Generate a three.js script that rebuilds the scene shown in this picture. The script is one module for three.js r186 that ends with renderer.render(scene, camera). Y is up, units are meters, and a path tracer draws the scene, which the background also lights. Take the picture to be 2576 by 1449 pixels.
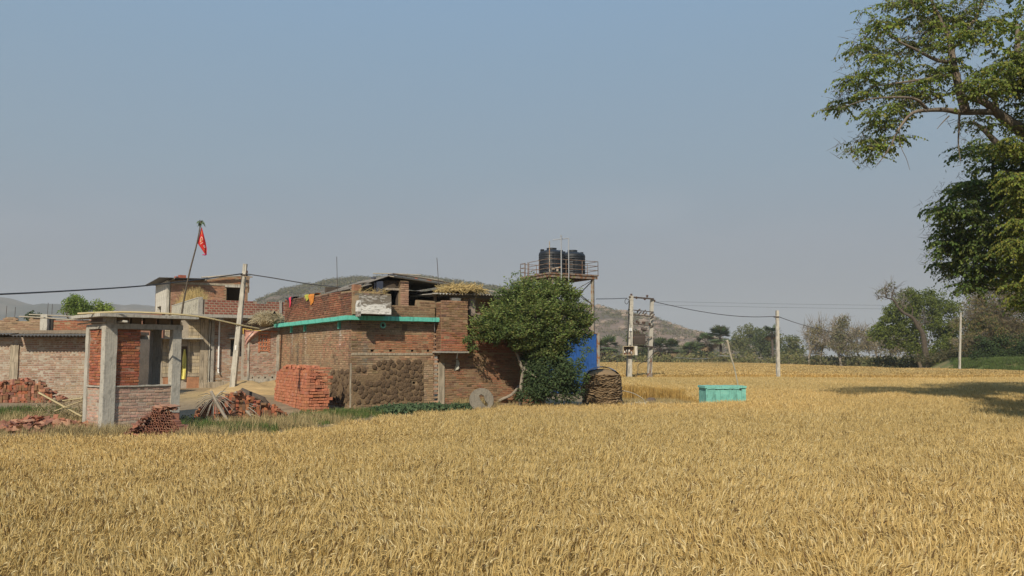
import * as THREE from 'three';
import { mergeGeometries } from 'three/addons/utils/BufferGeometryUtils.js';

// ---------------------------------------------------------------- camera, sky, sun, haze, exposure
const EYE = 2.3, FOC = 2061, PITCH = Math.atan(168.5 / FOC);      // measured on the photograph (2576 x 1449)
const scene = new THREE.Scene();
const camera = new THREE.PerspectiveCamera(2 * Math.atan(724.5 / FOC) * 180 / Math.PI, 1024 / 576, 0.3, 6000);
camera.position.set(0, EYE, 0);
camera.rotation.x = PITCH;
scene.add(camera);
const renderer = new THREE.WebGLRenderer({ antialias: true });
renderer.setSize(1024, 576);
renderer.toneMapping = THREE.LinearToneMapping;
renderer.toneMappingExposure = 1.0;
renderer.shadowMap.enabled = true;
const SUN = new THREE.Vector3(-0.30, 0.80, 0.95).normalize();
const clamp = (x, a = 0, b = 1) => Math.min(b, Math.max(a, x)), lerp = (a, b, t) => a + (b - a) * t;
const hash = (x, y, z = 0) => { let h = Math.imul(x | 0, 374761393) ^ Math.imul(y | 0, 668265263) ^ Math.imul(z | 0, 2147483647 - 1274126177); h = Math.imul(h ^ h >>> 13, 1274126177); return ((h ^ h >>> 16) >>> 0) / 4294967296; };
function noise(x, y, per = 0) {
  const X = Math.floor(x), Y = Math.floor(y), fx = x - X, fy = y - Y, u = fx * fx * (3 - 2 * fx), v = fy * fy * (3 - 2 * fy);
  const m = a => per ? ((a % per) + per) % per : a;
  const a = hash(m(X), m(Y)), b = hash(m(X + 1), m(Y)), c = hash(m(X), m(Y + 1)), d = hash(m(X + 1), m(Y + 1));
  return lerp(lerp(a, b, u), lerp(c, d, u), v);
}
const fbm = (x, y, o = 4, per = 0) => { let s = 0, a = .5, n = 0; for (let i = 0; i < o; i++) { s += a * noise(x + i * 17, y + i * 31, per); n += a; a *= .5; x *= 2; y *= 2; per *= 2; } return s / n; };
{ // hazy spring sky: grey at the horizon, soft blue higher up
  const w = 256, h = 256, data = new Float32Array(w * h * 4);
  const stops = [[-1, .30, .29, .27], [0, .318, .326, .330], [.05, .322, .334, .35], [.13, .308, .346, .392], [.22, .278, .36, .438], [.34, .255, .365, .485], [.42, .245, .372, .525], [.7, .22, .36, .56], [1, .20, .34, .56]];
  for (let j = 0; j < h; j++) {
    const y = Math.sin(((j + .5) / h - .5) * Math.PI);
    let k = 0; while (k < stops.length - 2 && y > stops[k + 1][0]) k++;
    const a = stops[k], b = stops[k + 1], t = Math.min(1, Math.max(0, (y - a[0]) / (b[0] - a[0])));
    for (let i = 0; i < w; i++) {
      const o = (j * w + i) * 4;
      const px = (i / w) * 40, wisp = Math.max(0, fbm(px, y * 22, 4, 40) - .52) * Math.exp(-(((y - .17) / .05) ** 2)) * .07; // faint thin cloud low in the sky, all round
      for (let c = 0; c < 3; c++) data[o + c] = (a[c + 1] + (b[c + 1] - a[c + 1]) * t) + wisp * [1, .85, .75][c];
      data[o + 3] = 1;
    }
  }
  const sky = new THREE.DataTexture(data, w, h, THREE.RGBAFormat, THREE.FloatType);
  sky.mapping = THREE.EquirectangularReflectionMapping; sky.magFilter = THREE.LinearFilter; sky.needsUpdate = true;
  scene.background = sky; scene.environment = sky;
}
const sun = new THREE.DirectionalLight(new THREE.Color().setRGB(1, .90, .73), 4.3);
sun.position.copy(SUN).multiplyScalar(120); sun.castShadow = true;
sun.shadow.mapSize.set(4096, 4096);
Object.assign(sun.shadow.camera, { left: -60, right: 60, top: 60, bottom: -60, near: 1, far: 300 });
scene.add(sun, sun.target);
sun.target.position.set(0, 0, -35); sun.position.add(sun.target.position);
scene.fog = new THREE.FogExp2(new THREE.Color().setRGB(.86, .88, .88), 0.00025);

// ---------------------------------------------------------------- helpers
const rng = s => () => { s |= 0; s = s + 0x6D2B79F5 | 0; let t = Math.imul(s ^ s >>> 15, 1 | s); t = t + Math.imul(t ^ t >>> 7, 61 | t) ^ t; return ((t ^ t >>> 14) >>> 0) / 4294967296; };
const R = rng(7);
const rr = (a, b, r = R) => a + (b - a) * r();
const sstep = (a, b, x) => { const t = clamp((x - a) / (b - a)); return t * t * (3 - 2 * t); };
const V3 = (x, y, z) => new THREE.Vector3(x, y, z);
const D2 = Math.PI / 180;
const n3 = (x, y, z) => (noise(x + 31.7 * z, y - 17.3 * z) + noise(y + 11.1, z + x * .7) + noise(z - 5.3, x + 7.7 + y * .6)) / 3;
const interp = (pts, x) => { if (x <= pts[0][0]) return pts[0][1]; for (let i = 1; i < pts.length; i++) if (x <= pts[i][0]) return lerp(pts[i - 1][1], pts[i][1], (x - pts[i - 1][0]) / (pts[i][0] - pts[i - 1][0])); return pts[pts.length - 1][1]; };
// a place seen at (px, py) of the photograph, that many metres ahead
function at(px, py, depth) {
  const x = (px - 1288) / FOC, y = (724.5 - py) / FOC, c = Math.cos(PITCH), s = Math.sin(PITCH), f = c - y * s;
  return V3(x / f * depth, EYE + (y * c + s) / f * depth, -depth);
}
const used = {};
function numbered(n) { const k = used[n] = (used[n] ?? -1) + 1; return k ? `${n}_${String(k).padStart(3, '0')}` : n; }
function tag(o, label, category, group, kind) {
  if (label) o.userData.label = label; if (category) o.userData.category = category;
  if (group) o.userData.group = group; if (kind) o.userData.kind = kind; return o;
}
function thing(name, label, category, pos = [0, 0, 0], turn = 0, group) {
  const o = new THREE.Group(); o.name = numbered(name); scene.add(o);
  o.position.set(...(pos.isVector3 ? pos.toArray() : pos)); o.rotation.y = turn * D2; o.updateMatrixWorld(true);
  return tag(o, label, category, group);
}
const shade = o => { o.traverse(m => { if (m.isMesh) m.castShadow = m.receiveShadow = true; }); return o; };
function clean(g) { g = g.index ? g.toNonIndexed() : g; for (const k of Object.keys(g.attributes)) if (!['position', 'normal', 'uv', 'color'].includes(k)) g.deleteAttribute(k); if (!g.attributes.uv) g.setAttribute('uv', new THREE.BufferAttribute(new Float32Array(g.attributes.position.count * 2), 2)); return g; }
function join(list) { list = list.map(clean); const col = list.some(g => g.attributes.color); if (col) for (const g of list) if (!g.attributes.color) g.setAttribute('color', new THREE.BufferAttribute(new Float32Array(g.attributes.position.count * 3).fill(1), 3)); return list.length > 1 ? mergeGeometries(list) : list[0]; }
function mesh(name, geos, mat, parent = scene) {
  const m = new THREE.Mesh(Array.isArray(geos) ? join(geos) : geos, mat);
  m.name = parent === scene ? numbered(name) : name; m.castShadow = m.receiveShadow = true; parent.add(m); return m;
}
function struct(name, geos, mat) { const m = mesh(name, geos, mat); m.userData.kind = 'structure'; return m; }
const M4 = new THREE.Matrix4(), Q = new THREE.Quaternion(), E3 = new THREE.Euler();
const mat4 = (p, r = [0, 0, 0], s = [1, 1, 1]) => new THREE.Matrix4().compose(V3(...p), new THREE.Quaternion().setFromEuler(new THREE.Euler(...r)), V3(...s));
// world-size uv for a box-like geometry
function uvBox(g, k = 1) { g = clean(g); const p = g.attributes.position, n = g.attributes.normal, uv = g.attributes.uv; for (let i = 0; i < p.count; i++) { const ax = Math.abs(n.getX(i)), ay = Math.abs(n.getY(i)), az = Math.abs(n.getZ(i)), x = p.getX(i), y = p.getY(i), z = p.getZ(i); ay > ax && ay > az ? uv.setXY(i, x * k, z * k) : ax > az ? uv.setXY(i, z * k, y * k) : uv.setXY(i, x * k, y * k); } return g; }
// box, faces cut into about seg metres and roughened by amp, given by its centre
function rbox(w, h, d, x, y, z, amp = 0, seg = .25, rot) {
  const s = v => amp ? Math.max(1, Math.min(24, Math.round(v / seg))) : 1;
  let g = new THREE.BoxGeometry(w, h, d, s(w), s(h), s(d));
  if (amp) { const p = g.attributes.position; for (let i = 0; i < p.count; i++) { const X = p.getX(i) + x, Y = p.getY(i) + y, Z = p.getZ(i) + z, f = 5; p.setXYZ(i, p.getX(i) + (n3(X * f, Y * f, Z * f) - .5) * 2 * amp, p.getY(i) + (n3(Y * f + 9, Z * f, X * f) - .5) * 2 * amp, p.getZ(i) + (n3(Z * f + 4, X * f, Y * f + 3) - .5) * 2 * amp); } g.computeVertexNormals(); }
  if (rot) g.applyMatrix4(mat4([0, 0, 0], rot));
  g.translate(x, y, z); return uvBox(g);
}
function cyl(r0, r1, h, x, y, z, n = 10, rot, open = false) { const g = new THREE.CylinderGeometry(r1, r0, h, n, 1, open); if (rot) g.applyMatrix4(mat4([0, 0, 0], rot)); g.translate(x, y, z); return clean(g); }
// tapered tube through points; radii linear from r0 to r1 (or a list)
function tube(pts, r0, r1, n = 6, segs = 0, rough = 0) {
  pts = pts.map(p => p.isVector3 ? p : V3(...p));
  if (segs) { const c = new THREE.CatmullRomCurve3(pts, false, 'centripetal'); pts = c.getPoints(segs); }
  const N = pts.length, pos = [], uv = [], idx = [], t = V3(), a = V3(), b = V3(), up = V3(.31, .87, .37);
  let len = 0;
  for (let i = 0; i < N; i++) {
    t.subVectors(pts[Math.min(N - 1, i + 1)], pts[Math.max(0, i - 1)]).normalize();
    a.crossVectors(t, Math.abs(t.dot(up)) > .95 ? V3(1, 0, 0) : up).normalize(); b.crossVectors(t, a);
    if (i) len += pts[i].distanceTo(pts[i - 1]);
    const r = Array.isArray(r0) ? r0[i] : lerp(r0, r1, i / (N - 1));
    for (let k = 0; k <= n; k++) { const an = k / n * Math.PI * 2, q = r * (1 + rough * (n3(pts[i].x * 3 + Math.cos(an), pts[i].y * 3, Math.sin(an) + pts[i].z * 3) - .5) * 2 * (k % n ? 1 : 1)); pos.push(pts[i].x + (a.x * Math.cos(an) + b.x * Math.sin(an)) * q, pts[i].y + (a.y * Math.cos(an) + b.y * Math.sin(an)) * q, pts[i].z + (a.z * Math.cos(an) + b.z * Math.sin(an)) * q); uv.push(k / n * Math.max(.2, r * 6), len); }
  }
  for (let i = 0; i < N - 1; i++) for (let k = 0; k < n; k++) { const p = i * (n + 1) + k; idx.push(p, p + n + 1, p + 1, p + 1, p + n + 1, p + n + 2); }
  for (const [e, f] of [[0, 1], [N - 1, 0]]) { const c = pos.length / 3; pos.push(pts[e].x, pts[e].y, pts[e].z); uv.push(0, 0); for (let k = 0; k < n; k++) f ? idx.push(c, e * (n + 1) + k, e * (n + 1) + k + 1) : idx.push(c, e * (n + 1) + k + 1, e * (n + 1) + k); }
  const g = new THREE.BufferGeometry(); g.setAttribute('position', new THREE.Float32BufferAttribute(pos, 3)); g.setAttribute('uv', new THREE.Float32BufferAttribute(uv, 2)); g.setIndex(idx); g.computeVertexNormals(); return clean(g);
}
const bar = (p, q, r, n = 6) => tube([p, q], r, r, n);
function beam(p, q, w, h = w) { // square bar between two points
  p = p.isVector3 ? p : V3(...p); q = q.isVector3 ? q : V3(...q);
  const g = new THREE.BoxGeometry(w, h, p.distanceTo(q)); const o = new THREE.Object3D(); o.position.copy(p).lerp(q, .5); o.lookAt(q); o.updateMatrix(); g.applyMatrix4(o.matrix); return uvBox(g);
}
// flat wall of given thickness: outline [x, y], holes [[x0, y0, x1, y1]]; front face at z = 0
function panel(outline, holes, thick) {
  const s = new THREE.Shape(outline.map(p => new THREE.Vector2(...p)));
  for (const [a, b, c, d] of holes) s.holes.push(new THREE.Path([[a, b], [c, b], [c, d], [a, d]].map(p => new THREE.Vector2(...p))));
  const g = new THREE.ExtrudeGeometry(s, { depth: thick, bevelEnabled: false }); g.translate(0, 0, -thick); return clean(g);
}
const xf = (g, p, r, s) => { g = g.clone(); g.applyMatrix4(mat4(p, r, s)); return g; };
// corrugated sheet, waves across x, length along z, centred
function corrugated(w, l, pitch = .146, amp = .025, thick = .008) {
  const n = Math.round(w / pitch * 6), s = []; for (let i = 0; i <= n; i++) s.push([-w / 2 + w * i / n, amp * Math.sin(i / 6 * Math.PI * 2)]);
  const sh = new THREE.Shape([...s.map(p => new THREE.Vector2(...p)), ...s.slice().reverse().map(p => new THREE.Vector2(p[0], p[1] - thick))]);
  const g = new THREE.ExtrudeGeometry(sh, { depth: l, bevelEnabled: false }); g.translate(0, 0, -l / 2); return clean(g);
}
// ---------------------------------------------------------------- textures and materials
const enc = v => Math.round(255 * clamp(v <= .0031308 ? v * 12.92 : 1.055 * Math.pow(v, 1 / 2.4) - .055));
function tex(size, fn, rep = 1, lin = false) {
  const d = new Uint8Array(size * size * 4);
  for (let j = 0; j < size; j++) for (let i = 0; i < size; i++) { const c = fn(i / size, j / size), o = (j * size + i) * 4; for (let k = 0; k < 3; k++) d[o + k] = lin ? Math.round(255 * clamp(c[k])) : enc(c[k]); d[o + 3] = 255; }
  const t = new THREE.DataTexture(d, size, size); t.wrapS = t.wrapT = THREE.RepeatWrapping; t.magFilter = THREE.LinearFilter; t.minFilter = THREE.LinearMipmapLinearFilter; t.generateMipmaps = true;
  t.colorSpace = lin ? THREE.NoColorSpace : THREE.SRGBColorSpace; t.repeat.set(rep, rep); t.needsUpdate = true; return t;
}
const rep = (t, a, b = a) => { t = t.clone(); t.repeat.set(a, b); t.needsUpdate = true; return t; };
const T = {
  mottle: tex(256, (u, v) => { const a = fbm(u * 8, v * 8, 5, 8), b = fbm(u * 3 + 5, v * 3, 4, 3), s = sstep(.60, .74, b) * .35, k = .60 + .55 * a; return [k + s * .2, k + s * .32, k + s * .36].map(x => clamp(x, 0, 1)); }),
  grain: tex(256, (u, v) => { const a = fbm(u * 16, v * 16, 4, 16), b = fbm(u * 4 + 3, v * 4, 4, 4); const k = .55 + .3 * a + .3 * b; return [k, k, k]; }),
  bump: tex(256, (u, v) => { const a = fbm(u * 20, v * 20, 4, 20); return [a, a, a]; }, 1, true),
  concrete: tex(512, (u, v) => { const a = fbm(u * 24, v * 24, 4, 24), b = fbm(u * 4, v * 4, 4, 4), st = fbm(u * 30, v * 2 + 7, 3, 30); let k = .58 + .22 * a + .26 * b - sstep(.58, .75, st) * .2; const dk = sstep(.6, .72, fbm(u * 6 + 9, v * 6, 5, 6)) * .16; k -= dk; return [k, k * .985, k * .95].map(x => clamp(x)); }),
  streak: tex(256, (u, v) => { const st = fbm(u * 26, v * 2, 4, 26), b = fbm(u * 5, v * 5, 4, 5), dk = sstep(.5, .7, st) * .35; const k = .85 - dk + (b - .5) * .3; return [k, k * .97, k * .92].map(x => clamp(x)); }),
  soil: tex(512, (u, v) => { const a = fbm(u * 40, v * 40, 4, 40), b = fbm(u * 6, v * 6, 5, 6); const k = .5 + .35 * a + .4 * (b - .3); return [k, k * .98, k * .95].map(x => clamp(x)); }),
  bark: tex(256, (u, v) => { const a = fbm(u * 14, v * 3, 5, 14), b = fbm(u * 4, v * 4, 4, 4); const k = .35 + .6 * a + .3 * (b - .5); return [k, k * .97, k * .93].map(x => clamp(x)); }),
  wood: tex(256, (u, v) => { const a = fbm(u * 30, v * 2, 4, 30); const k = .5 + .55 * a; return [k, k * .96, k * .9].map(x => clamp(x)); }),
  lime: tex(512, (u, v) => { const b = fbm(u * 5, v * 5, 5, 5), c = fbm(u * 18 + 4, v * 18, 4, 18), top = sstep(.36, .6, v + (b - .5) * .7); const dk = clamp(sstep(.56, .66, b) * .6 + top * (.55 + .5 * sstep(.4, .6, c)) + sstep(.60, .70, c) * .5, 0, .95); const w = .92 - .12 * c; return [lerp(w, .20, dk), lerp(w, .17, dk), lerp(w * .98, .135, dk)]; }),
  turq: tex(256, (u, v) => { const b = fbm(u * 5, v * 5, 5, 5), c = fbm(u * 20, v * 20, 3, 20), st = fbm(u * 22 + 3, v * 2, 3, 22); const k = .80 + .45 * (b - .5) + .2 * (c - .5) - sstep(.55, .75, st) * .22, d = sstep(.58, .7, b) * .25; return [k * .97 + d * .25, k - d * .12, k - d * .14].map(x => clamp(x)); }),
  rust: tex(256, (u, v) => { const b = sstep(.42, .62, fbm(u * 6, v * 6, 5, 6)), c = fbm(u * 18, v * 18, 4, 18); return [lerp(.62, .50, b) * (.7 + .5 * c), lerp(.58, .26, b) * (.7 + .5 * c), lerp(.52, .13, b) * (.7 + .5 * c)].map(x => clamp(x)); }),
};
const std = (rgb, o = {}) => { const { bump = .004, ...q } = o; return new THREE.MeshStandardMaterial({ color: new THREE.Color().setRGB(...rgb), roughness: .92, ...(q.map && bump ? { bumpMap: T.bump, bumpScale: bump } : {}), ...q }); };
const MT = {
  mortar: std([.50, .43, .34], { map: T.grain, bump: .006 }), mud: std([.36, .25, .145], { map: T.grain, bump: .008 }), mortarRed: std([.36, .22, .15], { map: T.grain }),
  concrete: std([.47, .44, .39], { map: T.concrete, bump: .006 }), concreteDark: std([.25, .235, .21], { map: T.concrete, bump: .006 }), concretePale: std([.57, .54, .475], { map: T.concrete, bump: .004 }),
  plaster: std([.60, .57, .50], { map: T.streak }), plasterWhite: std([.80, .77, .70], { map: T.streak }), plasterTan: std([.50, .43, .33], { map: T.streak }), plasterYellow: std([.62, .52, .36], { map: T.streak }),
  lime: std([.86, .84, .80], { map: T.lime, bump: .012 }), turq: std([.16, .66, .52], { map: T.turq, bump: .003 }), turqPale: std([.25, .62, .52], { map: T.turq, bump: .003 }),
  dark: std([.035, .03, .026]), iron: std([.10, .075, .06], { map: T.grain, roughness: .7 }), rust: std([.42, .36, .32], { map: T.rust, roughness: .8 }), steelPale: std([.66, .62, .55], { map: T.rust, roughness: .6 }),
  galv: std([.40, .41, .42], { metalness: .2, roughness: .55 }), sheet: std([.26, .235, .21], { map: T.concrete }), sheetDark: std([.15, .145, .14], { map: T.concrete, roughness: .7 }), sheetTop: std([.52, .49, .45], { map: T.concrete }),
  wood: std([.33, .25, .17], { map: T.wood, bump: .004 }), woodGrey: std([.44, .39, .33], { map: T.wood, bump: .004 }), bamboo: std([.60, .50, .28], { map: T.wood, roughness: .7 }), bambooGrey: std([.52, .47, .38], { map: T.wood }), bambooDark: std([.16, .13, .10], { map: T.wood }),
  bark: std([.30, .245, .19], { map: T.bark, bump: .02 }), barkPale: std([.46, .40, .33], { map: T.bark, bump: .02 }), barkDark: std([.15, .12, .095], { map: T.bark, bump: .02 }),
  pvc: std([.86, .86, .84], { roughness: .4 }), cable: std([.025, .025, .026], { roughness: .6 }), tank: std([.012, .015, .020], { roughness: .55 }), blue: std([.032, .135, .45], { roughness: .5, map: T.turq, bump: .001 }),
  straw: std([.54, .40, .17], { side: 2 }), strawGrey: std([.50, .42, .27], { side: 2 }), dung: std([.20, .125, .066], { map: T.grain, bump: .012 }), dungPale: std([.29, .195, .105], { map: T.grain, bump: .012 }), dungPlaster: std([.25, .165, .088], { map: T.grain, bump: .02 }),
  clay: std([.40, .165, .095], { map: T.mottle }), clayDark: std([.26, .115, .075], { map: T.mottle }), clayPale: std([.47, .25, .155], { map: T.mottle }),
  sand: std([.52, .37, .185], { map: T.soil, bump: .02 }), stone: std([.30, .27, .23], { map: T.concrete, bump: .02 }), cloth: std([.80, .80, .78], { side: 2 }), white: std([.85, .84, .80]),
  porcelain: std([.12, .07, .05], { roughness: .3 }),
};
// ---------------------------------------------------------------- bricks
const chamfer = (() => { // unit box with all edges cut; size and cut in metres
  return (w, h, d, b, jit = 0, r = R) => {
    const P = [], N = []; const hx = w / 2, hy = h / 2, hz = d / 2;
    const v = (sx, sy, sz, ax) => { const k = [hx - b, hy - b, hz - b]; k[ax] += b; return [sx * k[0], sy * k[1], sz * k[2]]; };
    const J = {}; const jt = (x, y, z) => J[x + ',' + y + ',' + z] ??= [rr(-jit, jit, r), rr(-jit, jit, r), rr(-jit, jit, r)];
    const c = (sx, sy, sz, ax) => { const p = v(sx, sy, sz, ax), j = jt(sx, sy, sz); return [p[0] + j[0], p[1] + j[1], p[2] + j[2]]; };
    const tri = (a, bb, cc) => { const A = V3(...a), B = V3(...bb), C = V3(...cc), n = B.clone().sub(A).cross(C.clone().sub(A)).normalize(); const m = A.clone().add(B).add(C); if (n.dot(m) < 0) { [B.x, C.x] = [C.x, B.x]; [B.y, C.y] = [C.y, B.y]; [B.z, C.z] = [C.z, B.z]; n.negate(); } for (const q of [A, B, C]) { P.push(q.x, q.y, q.z); N.push(n.x, n.y, n.z); } };
    const quad = (a, b2, c2, d2) => { tri(a, b2, c2); tri(a, c2, d2); };
    const S = [-1, 1];
    for (const s of S) { quad(c(s, -1, -1, 0), c(s, 1, -1, 0), c(s, 1, 1, 0), c(s, -1, 1, 0)); quad(c(-1, s, -1, 1), c(1, s, -1, 1), c(1, s, 1, 1), c(-1, s, 1, 1)); quad(c(-1, -1, s, 2), c(1, -1, s, 2), c(1, 1, s, 2), c(-1, 1, s, 2)); }
    for (const s of S) for (const t of S) { quad(c(s, t, -1, 0), c(s, t, 1, 0), c(s, t, 1, 1), c(s, t, -1, 1)); quad(c(s, -1, t, 0), c(s, 1, t, 0), c(s, 1, t, 2), c(s, -1, t, 2)); quad(c(-1, s, t, 1), c(1, s, t, 1), c(1, s, t, 2), c(-1, s, t, 2)); }
    for (const s of S) for (const t of S) for (const q of S) tri(c(s, t, q, 0), c(s, t, q, 1), c(s, t, q, 2));
    const g = new THREE.BufferGeometry(); g.setAttribute('position', new THREE.Float32BufferAttribute(P, 3)); g.setAttribute('normal', new THREE.Float32BufferAttribute(N, 3));
    const u0 = r() * 3, u1 = r() * 3, uv = new Float32Array(P.length / 3 * 2); g.setAttribute('uv', new THREE.BufferAttribute(uv, 2)); uvBox(g); for (let i = 0; i < uv.length; i += 2) { g.attributes.uv.array[i] += u0; g.attributes.uv.array[i + 1] += u1; }
    return g;
  };
})();
// wall bricks: front at z = 0, worn edges
const wallBrick = (len, r) => { const g = chamfer(len, .076, .07, .007, .0045, r); g.translate(0, 0, -.035); return g; };
const LONG = [0, 1, 2, 3, 4, 5].map(i => wallBrick(.228, rng(40 + i))), SHORT = [0, 1, 2, 3].map(i => wallBrick(.108, rng(60 + i)));
const palette = {};
function brickMat(c, map = T.mottle) { const q = c.map(x => Math.max(.01, Math.round(x * 40) / 40)), k = q.join(); return palette[k] ??= std(q, { map, bump: .004 }); }
const DUMMY = new THREE.Object3D(), COL = new THREE.Color();
const whiteMottle = std([1, 1, 1], { map: T.mottle });
class Bricks {
  constructor(t, limit = 300) { this.t = t; this.list = []; this.limit = limit; }
  // a face of a wall whose lower left corner, seen from outside, is o; turn 0 faces +z, -90 faces -x
  face({ o, turn = 0, L, H, course = .088, len = .24, tone, skip, parent, proud = .008, wob = .005, short = 0, r = R }) {
    const a = turn * D2, ux = Math.cos(a), uz = -Math.sin(a), nx = Math.sin(a), nz = Math.cos(a), rows = Math.floor(H / course + .2);
    for (let j = 0; j < rows; j++) {
      const header = short && j % 2 === 1 && r() < short; let step = header ? len / 2 : len, x = -(header ? step / 2 : (j % 2) * step / 2) - r() * .02;
      const y = (j + .5) * course, wv = (noise(j * .7, 3 + o[0]) - .5) * .012; const sag = x => (noise(x * .7, j * .15 + o[2]) - .5) * .03;
      while (x < L - .03) {
        let s = step * rr(.94, 1.06, r), a0 = Math.max(0, x), b0 = Math.min(L, x + s); x += s;
        let w = b0 - a0 - .012; if (w < .035) continue;
        const m = (a0 + b0) / 2; if (skip && skip(m, y, w / 2)) continue;
        const odd = r(), z = odd < .025 ? proud - .018 : proud + rr(-wob, wob * 1.6, r), yy = y + rr(-.005, .005, r) + wv + sag(m);
        this.list.push({ p: [o[0] + ux * m + nx * z, o[1] + yy, o[2] + uz * m + nz * z], r: [rr(-.012, .012, r), a + rr(-.01, .01, r), rr(-.012, .012, r)], w, h: (course - .016) * rr(.88, 1.04, r), d: 1, c: tone(m, y, r).map(v => v * .88 * (odd > .95 ? 1.2 : odd > .89 ? .7 : 1)), parent });
      }
    }
  }
  add(p, rot, w, h, d, c, parent) { this.list.push({ p, r: rot, w, h, d: d / .07, c, parent }); }
  finish(name = 'brick') {
    this.t.updateMatrixWorld(true); const v = V3();
    for (const b of this.list) { v.set(...b.p).applyMatrix4(this.t.matrixWorld); b.k = v.distanceTo(camera.position) / Math.sqrt(b.w); }
    this.list.sort((a, b) => a.k - b.k);
    this.list.slice(0, this.limit).forEach((b, i) => {
      const sh = b.w < .15, g = sh ? SHORT[i % 4] : LONG[i % 6], m = new THREE.Mesh(g, brickMat(b.c));
      m.name = name; m.position.set(...b.p); m.rotation.set(...b.r, 'YXZ'); m.scale.set(b.w / (sh ? .108 : .228), b.h / .076, b.d); m.castShadow = m.receiveShadow = true; (b.parent || this.t).add(m);
    });
    const rest = this.list.slice(this.limit); if (!rest.length) return;
    const im = new THREE.InstancedMesh(LONG[1], whiteMottle, rest.length); im.name = name + 's'; im.castShadow = im.receiveShadow = true;
    rest.forEach((b, i) => { DUMMY.position.set(...b.p); DUMMY.rotation.set(...b.r, 'YXZ'); DUMMY.scale.set(b.w / .228, b.h / .076, b.d); DUMMY.updateMatrix(); im.setMatrixAt(i, DUMMY.matrix); im.setColorAt(i, COL.setRGB(...b.c)); });
    im.userData.kind = 'stuff'; this.t.add(im);
  }
}
const mixc = (a, b, t) => a.map((x, i) => lerp(x, b[i], t));
const vary = (c, r, k = .22) => { const s = 1 + (r() - .5) * 2 * k, h = (r() - .5) * .12; return [c[0] * s * (1 + h * .3), c[1] * s * (1 - h), c[2] * s * (1 - h)]; };
const BR = { red: [.42, .135, .07], orange: [.47, .18, .085], pale: [.54, .36, .27], pink: [.48, .28, .20], mud: [.41, .265, .15], brown: [.25, .125, .07], dark: [.15, .075, .05], grey: [.36, .30, .24], fresh: [.55, .215, .115] };
// ---------------------------------------------------------------- ground
const EDGE = [[-40, 22.6], [-13.6, 22.6], [-8.2, 22.2], [-6.8, 23.4], [-5.4, 26.5], [-4, 29.5], [-1.9, 32.0], [-.64, 34.5], [3.4, 36.2], [8.9, 36.9], [9.6, 42], [10, 46]];
const inVillage = (x, d) => x < 9.6 && d > interp(EDGE, x);
function clearing(x, d) { return x < 5.2 || d < 44 - 1.5 * noise(x, 3) ; }
function groundH(x, d) {
  let h = -.65 + .05 * (noise(x * .05, d * .05) - .5) - 3.2 * sstep(292, 430, d) * sstep(500, 430, d) - 1.5 * sstep(430, 500, d);
  const e = interp(EDGE, x);
  if (x < 14) {
    const left = lerp(interp([[22, -.12], [25, .0], [30, .2], [35, .46], [42, .56], [60, .7]], d), interp([[22, -.1], [29, .0], [33, .2], [38, .28], [60, .3]], d), sstep(-12, -7.5, x));
    const v = lerp(left, interp([[34, -.05], [38, .0], [50, -.3], [80, -.6]], d), sstep(-1, 3.5, x));
    const k = sstep(e - .2, e + 1.6, d) * (1 - sstep(7.5, 12, x)) * (1 - sstep(60, 85, d) * sstep(-8, 4, x));
    h = lerp(h, v + .06 * (fbm(x * .7, d * .7, 3) - .5), k);
  }
  h += .30 * sstep(79, 81, d) * (1 - sstep(300, 340, d)) * sstep(4, 8, x);                               // the far fields lie a step higher
  { const b = bankDist(x, d); h += 2.1 * sstep(0, 4, b) * sstep(62, 66, x) * (1 - sstep(122, 134, d)); }                                                               // grassy bank on the right
  return h;
}
const bankDist = (x, d) => { // metres behind the front of the bank
  if (x < 56) return -99; const front = interp([[56, 128], [66, 112], [90, 92], [140, 70]], x); return d - front;
};
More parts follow.
